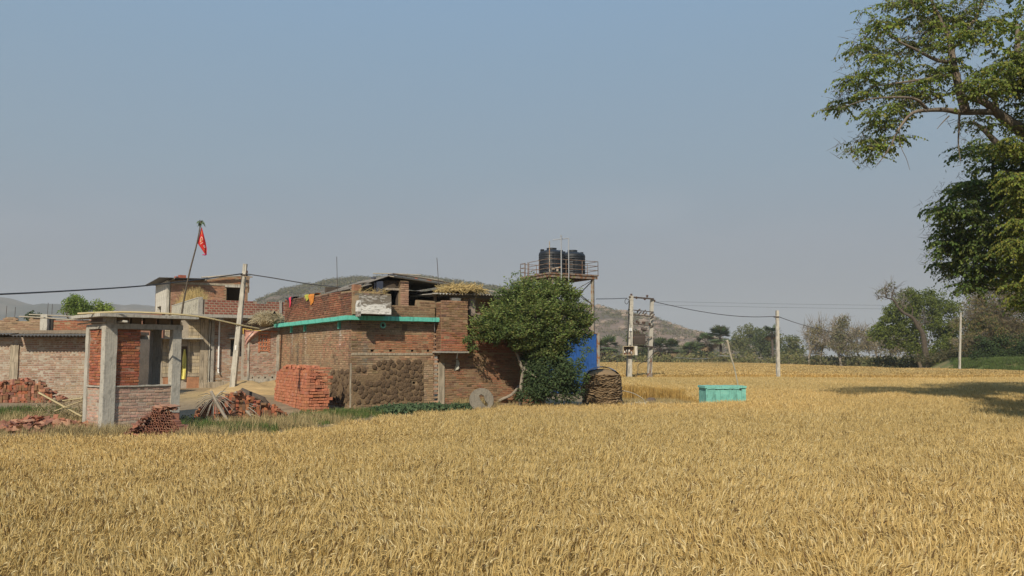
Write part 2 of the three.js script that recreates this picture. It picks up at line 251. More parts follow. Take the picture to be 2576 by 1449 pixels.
{
  const ax = (list) => { const o = []; for (const [a, b, n] of list) for (let i = 0; i < n; i++) o.push(a + (b - a) * i / n); o.push(list[list.length - 1][1]); return o; };
  const X = ax([[-2600, -400, 10], [-400, -60, 16], [-60, -24, 18], [-24, 12, 90], [12, 40, 20], [40, 140, 50], [140, 400, 12], [400, 2600, 10]]);
  const D = ax([[-300, 0, 6], [0, 19, 12], [19, 46, 75], [46, 90, 34], [90, 160, 40], [160, 400, 16], [400, 2700, 16]]);
  const pos = [], uv = [], col = [], idx = [], nx = X.length;
  for (const d of D) for (const x of X) {
    pos.push(x, groundH(x, d), -d); uv.push(x * .22, d * .22);
    const n = fbm(x * .35, d * .35, 4), n2 = noise(x * 1.3 + 40, d * 1.3);
    let c = d > 85 ? mixc([.44, .33, .15], [.33, .27, .12], sstep(.45, .6, n)) : [.30, .215, .12]; // field soil and stubble
    if (d > 230) c = mixc([.42, .31, .15], [.30, .24, .13], sstep(.42, .6, fbm(x * .02, d * .02, 3)));
    if (inVillage(x, d)) { c = mixc([.42, .31, .18], [.31, .235, .15], sstep(.35, .65, n)); const sandy = Math.exp(-((x + 13.2) ** 2 / 5 + (d - 38.5) ** 2 / 16)); c = mixc(c, [.60, .43, .20], clamp(sandy * 1.3)); if (x > -8) c = mixc(c, [.24, .19, .10], .5); }
    if (bankDist(x, d) > -1) c = mixc(c, mixc([.11, .16, .04], [.28, .23, .10], sstep(.45, .7, n2)), sstep(58, 66, x) * sstep(30, 12, bankDist(x, d)));
    col.push(...c);
  }
  for (let j = 0; j < D.length - 1; j++) for (let i = 0; i < nx - 1; i++) { const a = j * nx + i; idx.push(a, a + 1, a + nx, a + 1, a + nx + 1, a + nx); }
  const g = new THREE.BufferGeometry(); g.setAttribute('position', new THREE.Float32BufferAttribute(pos, 3)); g.setAttribute('uv', new THREE.Float32BufferAttribute(uv, 2)); g.setAttribute('color', new THREE.Float32BufferAttribute(col, 3)); g.setIndex(idx); g.computeVertexNormals();
  const m = struct('ground', g, new THREE.MeshStandardMaterial({ vertexColors: true, map: T.soil, bumpMap: T.soil, bumpScale: .03, roughness: 1 }));
  m.userData.label = 'dry soil ground of the fields and the village yards'; m.userData.category = 'ground';
}
// ---------------------------------------------------------------- hills
function hill(name, label, X0, X1, nx, D0, D1, nd, H, colour) {
  const pos = [], uv = [], col = [], idx = [];
  for (let j = 0; j <= nd; j++) for (let i = 0; i <= nx; i++) { const x = lerp(X0, X1, i / nx), d = lerp(D0, D1, j / nd), h = H(x, d); pos.push(x, h, -d); uv.push(x * .03, d * .03 + h * .03); col.push(...colour(x, d, h)); }
  for (let j = 0; j < nd; j++) for (let i = 0; i < nx; i++) { const a = j * (nx + 1) + i; idx.push(a, a + 1, a + nx + 1, a + 1, a + nx + 2, a + nx + 1); }
  const g = new THREE.BufferGeometry(); g.setAttribute('position', new THREE.Float32BufferAttribute(pos, 3)); g.setAttribute('uv', new THREE.Float32BufferAttribute(uv, 2)); g.setAttribute('color', new THREE.Float32BufferAttribute(col, 3)); g.setIndex(idx); g.computeVertexNormals();
  const m = struct(name, g, new THREE.MeshStandardMaterial({ vertexColors: true, map: T.soil, bumpMap: T.soil, bumpScale: .6, roughness: 1 })); m.userData.label = label; m.userData.category = 'hill'; return m;
}
const RIDGE = [[-330, 8], [-290, 30], [-266, 44], [-236, 53], [-225, 59], [-213, 66], [-202, 68.5], [-190, 70], [-180, 71.5], [-174, 74], [-163, 76], [-158, 75], [-150, 76.5], [-140, 76], [-90, 77], [-20, 68], [50, 56], [86, 52], [98, 48], [131, 42.5], [139, 38.5], [160, 31], [175, 27], [187, 22.5], [197, 18], [226, 8], [262, 1], [300, -2]];
const hillH = (x, d) => { const r = interp(RIDGE, x) + 1.5 * sstep(60, -40, x) - 2.5 * sstep(-40, 60, x), t = d < 800 ? sstep(560, 800, d) ** .8 : 1 - sstep(800, 1000, d); return -1.2 + r * t + (fbm(x * .03, d * .03, 5) - .5) * 12 * t * (1 - t) * 1.6 + (fbm(x * .12, d * .12, 3) - .5) * 3.5 * clamp(t * 4); };
hill('rocky_hill', 'rocky scrub covered hill rising behind the village and the water tower', -340, 310, 150, 555, 1005, 90, hillH, (x, d, h) => {
  const a = fbm(x * .045, d * .045, 4), right = sstep(40, 110, x); const rock = mixc([.23, .17, .13], [.31, .21, .155], noise(x * .09, d * .09)), scrub = [.12, .105, .075];
  return mixc(rock, scrub, clamp(sstep(.40, .58, a) * .8 + (1 - right) * .5 - right * .15));
});
const FAR = [[-1500, 150], [-1300, 150], [-1125, 132], [-1105, 129], [-1087, 123], [-1053, 113], [-1026, 117], [-985, 115], [-940, 112], [-882, 116], [-845, 112.5], [-822, 116], [-788, 111], [-700, 108], [-600, 100], [-450, 60], [-330, 20], [-250, -4]];
const farH = (x, d) => { const t = d < 1800 ? sstep(1450, 1800, d) : 1 - sstep(1800, 2100, d); return -2 + interp(FAR, x) * t + (fbm(x * .012, d * .012, 5) - .5) * 22 * t * (1 - t) * 2 + (fbm(x * .05, d * .05, 3) - .5) * 5 * t; };
hill('distant_hills', 'distant hazy blue grey hills along the left horizon', -1600, -240, 130, 1440, 2110, 50, farH, (x, d) => mixc([.10, .095, .07], [.19, .16, .12], sstep(.45, .65, fbm(x * .01, d * .014, 4))));
// ---------------------------------------------------------------- leaves
// n folded leaves spread through a ball of radius rad; colours picked from cols at random
function leafBall(n, rad, L, W, cols, r, o = {}) {
  const P = [], C = [], UP = V3(0, 1, 0), a = V3(), b = V3(), c = V3();
  for (let i = 0; i < n; i++) {
    const th = r() * 6.283, ph = Math.acos(rr(-1, 1, r)), q = rad * Math.cbrt(r()) * (o.shell ? lerp(.6, 1, r()) : 1), x = q * Math.sin(ph) * Math.cos(th), y = q * Math.cos(ph) * (o.flat ?? .8), z = q * Math.sin(ph) * Math.sin(th);
    a.set(rr(-1, 1, r), rr(-1, 1, r) * (o.droop ? .4 : .8) - (o.droop ?? 0), rr(-1, 1, r)).normalize();            // along the leaf
    b.set(rr(-1, 1, r), rr(-1, 1, r), rr(-1, 1, r)); c.crossVectors(a, b).normalize(); b.crossVectors(c, a).normalize(); if (b.y < 0) b.negate(), c.negate();
    const l = L * rr(.65, 1.25, r), w = W * rr(.7, 1.2, r) / 2, f = w * .5;
    const A = [x, y, z], T1 = [x + a.x * l, y + a.y * l - l * .12, z + a.z * l], m = .42, Lf = [x + a.x * l * m + c.x * w + b.x * f, y + a.y * l * m + c.y * w + b.y * f, z + a.z * l * m + c.z * w + b.z * f], Rt = [x + a.x * l * m - c.x * w + b.x * f, y + a.y * l * m - c.y * w + b.y * f, z + a.z * l * m - c.z * w + b.z * f];
    P.push(...A, ...Lf, ...T1, ...A, ...T1, ...Rt);
    const k = cols[Math.floor(r() * cols.length)], s = rr(.8, 1.2, r); for (let q2 = 0; q2 < 6; q2++) C.push(k[0] * s, k[1] * s, k[2] * s);
  }
  const g = new THREE.BufferGeometry(); g.setAttribute('position', new THREE.Float32BufferAttribute(P, 3)); g.setAttribute('color', new THREE.Float32BufferAttribute(C, 3)); g.computeVertexNormals(); return clean(g);
}
// leafy spray: a drooping (or, with droop < 0, rising) twig with leaves in turn on both sides
function spray(n, len, L, W, cols, r, droop = .5, stems = 3, wood = [.14, .11, .085]) {
  const P = [], C = [], tri = (a, b, c, k) => { for (const p of [a, b, c]) { P.push(p.x, p.y, p.z); C.push(...k); } };
  for (let s = 0; s < stems; s++) {
    const a0 = s / stems * 6.283 + rr(-.5, .5, r), dx = Math.cos(a0), dz = Math.sin(a0), ll = len * rr(.7, 1.2, r), dr = droop * rr(.6, 1.4, r), up = rr(.1, .4, r), cu = rr(-.4, .4, r), at = t => V3((dx * t - dz * cu * t * t) * ll * (droop < 0 ? .55 : 1), (up * t - dr * t * t) * ll, (dz * t + dx * cu * t * t) * ll * (droop < 0 ? .55 : 1));
    for (let k = 0; k < 4; k++) { const a = at(k / 4), b = at((k + 1) / 4), w = .012 * (1 - k / 5); tri(a.clone().add(V3(-dz * w, 0, dx * w)), a.clone().add(V3(dz * w, 0, -dx * w)), b, wood); tri(a.clone().add(V3(0, w, 0)), a.clone().add(V3(0, -w, 0)), b, wood); }
    for (let i = 0; i < n; i++) { const t = lerp(.12, 1.02, (i + r() * .8) / n), o = at(t), sd = i % 2 ? 1 : -1, d = V3(dx * .5 - dz * sd * rr(.4, 1, r), -Math.max(0, droop) * rr(.4, 1.6, r) + (droop < 0 ? rr(.1, .8, r) : 0), dz * .5 + dx * sd * rr(.4, 1, r)).normalize(), q = V3(rr(-1, 1, r), rr(.2, 1, r), rr(-1, 1, r)), c = q.clone().cross(d).normalize(), u = d.clone().cross(c).normalize(), l = L * rr(.7, 1.2, r), w = W * rr(.75, 1.15, r) / 2, k = cols[Math.floor(r() * cols.length)].map(v => v * rr(.85, 1.15, r)), st = o.clone().addScaledVector(d, l * .25), tip = o.clone().addScaledVector(d, l * 1.25).add(V3(0, -l * .1, 0)), A = st.clone().addScaledVector(d, l * .38).addScaledVector(c, w).addScaledVector(u, w * .35), B = st.clone().addScaledVector(d, l * .38).addScaledVector(c, -w).addScaledVector(u, w * .35); tri(st, A, tip, k); tri(st, tip, B, k); }
  }
  const g = new THREE.BufferGeometry(); g.setAttribute('position', new THREE.Float32BufferAttribute(P, 3)); g.setAttribute('color', new THREE.Float32BufferAttribute(C, 3)); g.computeVertexNormals(); return clean(g);
}
// n twigs, each a thin three-sided tapered rod, spread through a ball
function twigBall(n, rad, L, W, cols, r, up = .5) {
  const gs = []; for (let i = 0; i < n; i++) { const th = r() * 6.283, q = rad * Math.cbrt(r()) * .8, y = rr(-1, 1, r) * rad * .6, p = V3(q * Math.cos(th), y, q * Math.sin(th)), d = V3(rr(-1, 1, r), rr(-.5, 1, r) + up, rr(-1, 1, r)).normalize().multiplyScalar(L * rr(.5, 1.2, r)), m = p.clone().addScaledVector(d, .5).add(V3(rr(-.1, .1, r) * L, rr(-.1, .1, r) * L, rr(-.1, .1, r) * L)); const g = tube([p, m, p.clone().add(d)], W, W * .25, 3), k = cols[Math.floor(r() * cols.length)], c = new Float32Array(g.attributes.position.count * 3); for (let j = 0; j < c.length; j += 3) c.set(k, j); g.setAttribute('color', new THREE.BufferAttribute(c, 3)); gs.push(g); }
  return join(gs);
}
const leafMat = (t = .3, rough = 1) => new THREE.MeshPhysicalMaterial({ vertexColors: true, roughness: rough, side: THREE.DoubleSide, transmission: t, thickness: 0, specularIntensity: .5 });
const LEAF = leafMat(.32), DRYLEAF = new THREE.MeshStandardMaterial({ vertexColors: true, roughness: 1, side: THREE.DoubleSide });
function scatter(name, geo, mat, parent, places, kind) { // places: [x, y, z, scale, yaw?, tint?, sy?]
  const im = new THREE.InstancedMesh(geo, mat, places.length); im.name = parent === scene ? numbered(name) : name; im.castShadow = im.receiveShadow = true; const tint = places.some(p => p[5]);
  places.forEach((p, i) => { DUMMY.position.set(p[0], p[1], p[2]); DUMMY.rotation.set(0, p[4] ?? R() * 6.28, 0); DUMMY.scale.set(p[3], p[3] * (p[6] ?? 1), p[3]); DUMMY.updateMatrix(); im.setMatrixAt(i, DUMMY.matrix); if (tint) im.setColorAt(i, p[5] ? COL.setRGB(...p[5]) : COL.setRGB(1, 1, 1)); });
  if (kind) im.userData.kind = kind; parent.add(im); return im;
}
// points in ellipsoids [x, y, z, rx, ry, rz, n], mostly near the surface
function cloudPts(list, s0, s1, r, tint) { const o = []; for (const [x, y, z, a, b, c, n] of list) for (let i = 0; i < n; i++) { const th = r() * 6.283, ph = Math.acos(rr(-1, 1, r)), q = lerp(Math.cbrt(r()), 1, .4) * (1 + (noise(th * 2 + x, ph * 3 + y) - .5) * .7), p = [x + a * q * Math.sin(ph) * Math.cos(th), y + b * q * Math.cos(ph), z + c * q * Math.sin(ph) * Math.sin(th)]; o.push([...p, rr(s0, s1, r), r() * 6.28, tint ? tint(p, r) : undefined]); } return o; }
// branching wood: returns tube geometries and branch ends
function grow(base, dir, len, rad, depth, r, o = {}) {
  const out = [], tips = [];
  const go = (p, d, l, q, k) => {
    const pts = [p.clone()], n = 4; let c = p.clone(), v = d.clone();
    for (let i = 0; i < n; i++) { v.add(V3(rr(-1, 1, r), rr(-.6, 1, r) * (o.up ?? .6), rr(-1, 1, r)).multiplyScalar(o.bend ?? .22)).normalize(); c = c.clone().addScaledVector(v, l / n); pts.push(c); }
    const end = q * (k ? .55 : .2); out.push(tube(pts, q, end, k > 1 ? 7 : 4, 0, .1));
    if (!k) { tips.push(c); return; }
    const kids = o.kids ?? 3; for (let i = 0; i < kids; i++) { const t = i === 0 ? 1 : rr(.45, .95, r), s = pts[Math.min(n, Math.round(t * n))], w = v.clone().add(V3(rr(-1, 1, r), rr(-.3, .8, r), rr(-1, 1, r)).multiplyScalar(o.spread ?? .9)).normalize(); go(s, w, l * rr(.55, .8, r), end * (i ? .8 : 1), k - 1); }
  };
  go(base, dir.normalize(), len, rad, depth); return { wood: join(out), tips };
}
// ---------------------------------------------------------------- small unfinished hut in front, left
{
  const t = thing('brick_hut', 'small unfinished brick hut with grey concrete columns and flat slab roof', 'hut', [-12.38, 0, -25], 46), B = new Bricks(t), r = rng(101), q = Math.PI / 2;
  const lower = mesh('lower_wall', [xf(panel([[.2, -.3], [2.2, -.3], [2.2, 1.32], [.2, 1.32]], [], .16), [0, 0, -.07], [0, 0, 0]), xf(panel([[.1, -.3], [1.55, -.3], [1.55, 1.31], [.1, 1.31]], [], .16), [.06, 0, -1.6], [0, -q, 0])], MT.mortar, t);
  mesh('wall_cap', rbox(1.78, .04, .22, 1.22, 1.335, -.13, .012, .1), MT.concretePale, t); mesh('wall_cap', rbox(.22, .04, 1.3, .12, 1.33, -.95, .012, .1), MT.concretePale, t);
  const upper = mesh('upper_wall', [xf(panel([[.2, 1.34], [1.07, 1.34], [1.07, 3.12], [.2, 3.12]], [], .16), [0, 0, -.09]), xf(panel([[.1, 1.34], [1.55, 1.34], [1.55, 3.12], [.1, 3.12]], [], .16), [.08, 0, -1.6], [0, -q, 0])], MT.mortarRed, t);
  const low = (u, y, r) => vary(mixc(BR.pink, mixc(BR.pale, BR.grey, r() * .5), .5 + .5 * sstep(.3, .7, fbm(u * 1.5, y * 2 + 3, 3) + (r() - .5) * .35)), r, .12).map(v => v * 1.12);
  const up = (u, y, r) => vary(mixc(BR.red, BR.orange, sstep(.35, .7, fbm(u * 2 + 4, y * 2, 3) + (r() - .5) * .4)), r, .24);
  B.face({ o: [.33, -.02, -.07], L: 1.78, H: 1.34, course: .094, len: .245, tone: low, parent: lower, r, short: .7 });
  B.face({ o: [.06, -.02, -1.52], turn: -90, L: 1.22, H: 1.34, course: .094, len: .245, tone: (u, y, r) => vary(mixc(BR.pale, BR.pink, r() * .4), r, .1).map(v => v * 1.12), parent: lower, r, proud: .003 });
  B.face({ o: [.32, 1.36, -.09], L: .76, H: 1.76, course: .0865, len: .245, tone: up, parent: upper, r, proud: .016, wob: .008 });
  B.face({ o: [.08, 1.36, -1.52], turn: -90, L: 1.24, H: 1.76, course: .0865, len: .245, tone: up, parent: upper, r, proud: .016, wob: .008 });
  B.finish();
  mesh('column', rbox(.345, 3.55, .33, .165, 1.47, -.155, .016, .12), MT.concretePale, t);
  mesh('column', rbox(.28, 3.6, .28, 2.22, 1.45, -.15, .014, .12), MT.concretePale, t);
  mesh('column', rbox(.26, 3.6, .26, .14, 1.45, -1.6, .014, .12), MT.concretePale, t);
  mesh('column', rbox(.28, 3.6, .27, 2.18, 1.45, -1.6, .014, .12), MT.concreteDark, t);
  mesh('ring_beam', [rbox(2.39, .16, .29, 1.19, 3.19, -.13, .016, .12), rbox(.28, .155, 1.2, .145, 3.188, -.86, .014, .12), rbox(2.3, .15, .25, 1.19, 3.187, -1.6, .012, .15)], MT.concrete, t);
  for (const [x, w] of [[.52, .36], [.93, .3], [1.36, .34], [1.8, .36], [2.2, .26]]) mesh('filler_block', rbox(w, .185, .2, x, 3.365, -.14, .012, .1), brickMat([.17, .12, .085]), t);  // dark colour carries the shade below the roof slab
  mesh('filler_block', rbox(.2, .185, 1.15, .14, 3.365, -.8, .012, .1), brickMat([.2, .16, .12]), t);
  mesh('corner_block', rbox(.3, .2, .3, .15, 3.36, -.15, .01, .1), MT.concrete, t);
  mesh('roof_slab', rbox(3.05, .095, 2.55, 1.22, 3.505, -.93, .016, .14), MT.concretePale, t);
  mesh('spout', tube([[.36, 3.31, -.1], [.40, 3.325, .28], [.42, 3.30, .52]], .035, .042, 8), MT.concretePale, t);
  mesh('roof_batten', tube([[-.05, 3.30, -2.3], [-.06, 3.31, -1], [-.05, 3.29, .1]], .025, .025, 6), MT.bambooGrey, t);
}
// ---------------------------------------------------------------- main brick house
const HOUSE = [-6.37, 0, -32.5];
const MT_holes = [[.82, 2.43, .96, 2.52], [1.62, 2.43, 1.75, 2.52], [2.58, 2.43, 2.70, 2.52], [3.3, 2.43, 3.42, 2.52], [.80, 1.08, .93, 1.17], [2.66, 1.11, 2.80, 1.21]];
{
  const t = thing('brick_house', 'large brown brick house with a turquoise painted ledge below its roof parapet', 'house', HOUSE, 31), B = new Bricks(t), r = rng(202), q = Math.PI / 2;
  const wallF = mesh('front_wall', panel([[0, -.3], [3.6, -.3], [3.6, 3.68], [0, 3.68]], MT_holes, .24), MT.mud, t);
  const LH = [[-8.9, 2.2, -8.78, 2.3], [-6.3, 2.28, -6.18, 2.38], [-3.2, 2.45, -3.08, 2.54], [-1.95, 2.5, -1.83, 2.6], [-1.1, 2.36, -.99, 2.44]];
  const wallL = mesh('side_wall', xf(panel([[-10.4, -.3], [-.02, -.3], [-.02, 3.68], [-10.4, 3.68]], LH, .24), [0, 0, 0], [0, -q, 0]), MT.mud, t);
  const inHole = (H, u, y, w) => H.some(h => u + w > h[0] - .02 && u - w < h[2] + .02 && y + .04 > h[1] && y - .04 < h[3]);
  const brown = (u, y, r) => { // muddy below, warm brick in the middle, darker courses below the ledge
    const n = fbm(u * .9 + 3, y * 1.1, 4), o = sstep(.45, .68, n + (r() - .5) * .3) * sstep(1.7, 2.6, y); let c = mixc(BR.mud, mixc(BR.orange, BR.pink, .5), o * .8);
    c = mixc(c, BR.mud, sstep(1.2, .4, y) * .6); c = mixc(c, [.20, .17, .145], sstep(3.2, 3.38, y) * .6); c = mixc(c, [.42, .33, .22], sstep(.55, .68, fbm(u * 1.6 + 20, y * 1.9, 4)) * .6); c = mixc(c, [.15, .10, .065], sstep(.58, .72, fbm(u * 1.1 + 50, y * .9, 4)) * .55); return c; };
  const front = (u, y, r) => { let c = brown(u, y, r); if (u > 1 && y > 2.4 && y < 3.15) c = mixc(c, BR.orange, .4 + .4 * noise(u * 2, y * 3)); c = mixc(c, [.20, .18, .15], Math.exp(-((u - .62) ** 2) / .012) * sstep(3, 2.7, y) * sstep(1.7, 2.1, y) * .8); return vary(c, r, .24); };
  const side = (u, y, r) => { const x = u - 10.38; let c = brown(x, y, r); c = mixc(c, [.10, .085, .065], Math.exp(-((x + 7.2) ** 2) / .03) * sstep(3.05, 2.7, y) * .9); // soot streak
    for (const d of [-8.17, -6, -1.3]) c = mixc(c, [.72, .70, .64], Math.exp(-((x - d) ** 2) / .008) * sstep(2.1, 3.3, y) * (.3 + .6 * r())); return vary(c, r, .23); };
  const band = y => y > 2.36 && y < 2.42;
  B.face({ o: [0, -.02, 0], L: 3.6, H: 3.68, course: .0875, tone: front, parent: wallF, r, short: .8, proud: .010, skip: (u, y, w) => inHole(MT_holes, u, y - .02, w) || (y > 2.28 && y < 2.4) });
  B.face({ o: [0, -.02, -10.38], turn: -90, L: 10.38, H: 3.68, course: .0875, tone: side, parent: wallL, r, short: .8, proud: .010, skip: (u, y, w) => inHole(LH, u - 10.38, y - .02, w) });
  mesh('cement_course', rbox(3.56, .085, .03, 1.79, 2.34, .004, .008, .08), MT.plasterTan, t);
  mesh('corner_mortar', rbox(.05, 1.75, .05, .0, 1.1, 0, .01, .08), MT.plasterTan, t);
  // toothed brick end
  for (let j = 0; j < 34; j++) { const y = .36 + j * .0875, out = j % 2 === 0; mesh('toothing_brick', xf(LONG[j % 6], [out ? 3.72 : 3.60, y, out ? .012 : -.02], [0, rr(-.03, .03), rr(-.02, .02)], [out ? 1.05 : .6, 1, 1.6]), brickMat(vary(mixc(BR.mud, BR.pink, .4), R)), t); }
  // ledge painted turquoise, round both sides
  mesh('ledge', [rbox(4.06, .17, .6, 1.68, 3.76, .06, .012, .2), rbox(.6, .168, 10.7, -.05, 3.758, -5.6, .012, .2)], MT.turq, t);
  for (const z of [-8.17, -6, -1.3]) mesh('drain_spout', rbox(.1, .3, .13, -.05, 3.53, z, .008, .06), MT.turq, t);
  mesh('vent_ring', xf(new THREE.TorusGeometry(.1, .035, 8, 20), [1.33, 3.5, .02]), MT.turqPale, t);
  mesh('vent_hole', cyl(.085, .085, .03, 1.33, 3.5, .008, 20, [q, 0, 0]), MT.dark, t);
  mesh('niche', [rbox(.22, .26, .05, 2.28, 3.43, .0, .004, .1)], std([.12, .085, .06]), t);
  mesh('roof_deck', rbox(3.5, .12, 10.3, 1.9, 3.74, -5.5), MT.concrete, t);
  mesh('rear_wall', [rbox(3.5, 3.9, .24, 1.85, 1.75, -10.4), rbox(.24, 3.9, 10.2, 3.6, 1.75, -5.3)], MT.mud, t);
  // parapets
  const parL = mesh('side_parapet', xf(panel([[-9.55, 3.845], [.0, 3.845], [.0, 4.86], [-3, 4.93], [-9.55, 5.03]], [], .22), [0, 0, 0], [0, -q, 0]), MT.mud, t);
  B.face({ o: [-.01, 3.85, -9.55], turn: -90, L: 9.55, H: 1.18, course: .088, skip: (u, y, w) => y + 3.85 > interp([[0, 5.0], [6.5, 4.9], [9.5, 4.83]], u), tone: (u, y, r) => vary(mixc(mixc(BR.brown, BR.red, .55), BR.dark, sstep(.45, .7, fbm(u * .8, y * 2 + 7, 3)) * .5 + sstep(.75, 1.0, y) * .5).map(v => v * .95), r, .26), parent: parL, r, proud: .01, wob: .006 });
  const parF = mesh('front_parapet', [panel([[.1, 3.845], [3.66, 3.845], [3.66, 4.36], [3.60, 4.56], [2.84, 4.58], [2.82, 4.33], [1.4, 4.33], [1.2, 4.85], [.1, 4.85]], [], .2)], MT.mud, t);
  B.face({ o: [.02, 3.85, .0], L: 3.63, H: 1.05, course: .095, skip: (u, y, w) => y + 3.85 > (u < 1.2 ? 4.84 : u > 2.85 && u + w < 3.64 ? 4.55 : 4.31), tone: (u, y, r) => vary(mixc(BR.brown, BR.mud, .2 + .5 * noise(u * 2, y * 3)).map(v => v * .85), r, .24), parent: parF, r, proud: .008 });
  mesh('parapet_pillar', rbox(.12, .62, .26, -.0, 4.1, .75, .015, .08), MT.lime, t);
  mesh('box_brickwork', rbox(1.30, .73, .88, .66, 4.27, .39, .018, .1), MT.mud, t);
  { const g = rbox(1.33, .74, .06, .66, 4.27, .835, .02, .08); const uv = g.attributes.uv; for (let i = 0; i < uv.count; i++) uv.setXY(i, uv.getX(i) * .5, (uv.getY(i) - 3.9) / .76); mesh('whitewashed_box', g, MT.lime, t); }
  for (let i = 0; i < 6; i++) mesh('rim_brick', xf(LONG[i], [.1 + i * .225, 4.675, .80], [0, rr(-.06, .06), 0], [.92, 1, 8]), brickMat(vary([.22, .17, .12], R)), t);
  mesh('corner_brick_stub', rbox(.3, .24, .3, .28, 4.99, -.25, .02, .08), brickMat([.36, .17, .09]), t);
  // rooftop room of rough brick
  const zz = -1.1;
  const room = mesh('roof_room_wall', [xf(panel([[.45, 3.8], [2.9, 3.8], [2.9, 5.44], [1.95, 5.44], [.45, 5.0]], [[2.02, 4.35, 2.42, 5.02]], .2), [0, 0, zz]), rbox(.2, 1.4, 3, .5, 4.4, -2.6), rbox(.2, 1.7, 3, 2.9, 4.55, -2.75), rbox(6.2, 1.5, .2, 3.4, 4.55, -4.2), rbox(.2, 1.45, 3.2, 4.8, 4.5, -2.7)], std([.10, .075, .055], { map: T.grain, bump: .012 }), t);  // near-black colour: the shade inside the room is put into its walls
  const pil = mesh('brick_pillar', rbox(.36, 1.3, .34, 2.64, 4.78, zz + .06), MT.mud, t);
  for (let j = 0; j < 14; j++) for (const [x, w] of j % 2 ? [[2.56, .2], [2.75, .16]] : [[2.53, .14], [2.72, .22]]) B.add([x, 4.2 + j * .09, zz + .245 + rr(0, .012)], [0, rr(-.05, .05), rr(-.03, .03)], w, .075, .06, vary(mixc(BR.pink, BR.mud, .3), R, .2), pil);
  mesh('lintel', rbox(.75, .09, .12, 2.1, 5.07, zz + .05, .01, .1), MT.woodGrey, t);
  for (let i = 0; i < 3; i++) mesh('hanging_cloth', rbox(.02 + .1 * i, .55, .03, 1.32 + i * .13, 5.1, zz + .18, .02, .06), std([.05, .06, .09]), t);
  { // two slopes: corrugated sheets on poles, ridge along the depth
    const sl = (x0, y0, x1, y1, z0, z1, mat, pitch) => { const L = Math.hypot(x1 - x0, y1 - y0), g = corrugated(Math.abs(z1 - z0), L, pitch); g.applyMatrix4(mat4([0, 0, 0], [0, q, 0])); g.applyMatrix4(mat4([(x0 + x1) / 2, (y0 + y1) / 2, (z0 + z1) / 2], [0, 0, Math.atan2(y1 - y0, x1 - x0)])); return mesh('roof_sheet', g, mat, t); };
    sl(.22, 5.0, 2.0, 5.64, -.85, -4.4, MT.sheet, .146); sl(1.96, 5.64, 4.75, 5.36, -.75, -4.4, MT.sheetDark, .146);  // right slope darker: shade on its underside put into the sheet colour
  }
  for (const [a, b, w] of [[[.1, 5.08, -.6], [1.2, 5.34, -1.0], .03], [[.15, 4.93, -.55], [.9, 5.15, -.9], .025], [[2.0, 5.68, -.6], [4.75, 5.40, -.6], .035], [[1.5, 5.75, -1.6], [3.4, 5.72, -.9], .03], [[1.9, 5.58, -.72], [4.8, 5.30, -.72], .03], [[2.2, 5.76, -1.4], [4.6, 5.56, -1.2], .028]]) mesh('roof_pole', tube([a, [(a[0] + b[0]) / 2, (a[1] + b[1]) / 2 + .02, (a[2] + b[2]) / 2], b], w, w * .8, 6), R() < .5 ? MT.bambooGrey : MT.bambooDark, t);
  for (let i = 0; i < 16; i++) { const x = rr(1.5, 4.7), y = 5.66 + (x < 1.96 ? -(1.96 - x) * .36 : -(x - 1.96) * .1); mesh('weight_brick', xf(chamfer(.23, .075, .11, .006), [x, y + .06, rr(-.95, -1.6)], [0, rr(0, 3), rr(-.2, .2)]), brickMat(vary(R() < .5 ? BR.red : [.1, .1, .12], R)), t); }
  mesh('rebar_rod', bar([.2, 3.9, -2.2], [.12, 6.45, -2.25], .012), MT.iron, t); mesh('rebar_rod', bar([4.05, 4.5, -.35], [3.92, 6.45, -.4], .013), MT.iron, t);
  mesh('roof_bulb', [cyl(.06, .03, .12, -.5, 4.4, -9.6, 8)], MT.dark, t);
  B.finish();
}
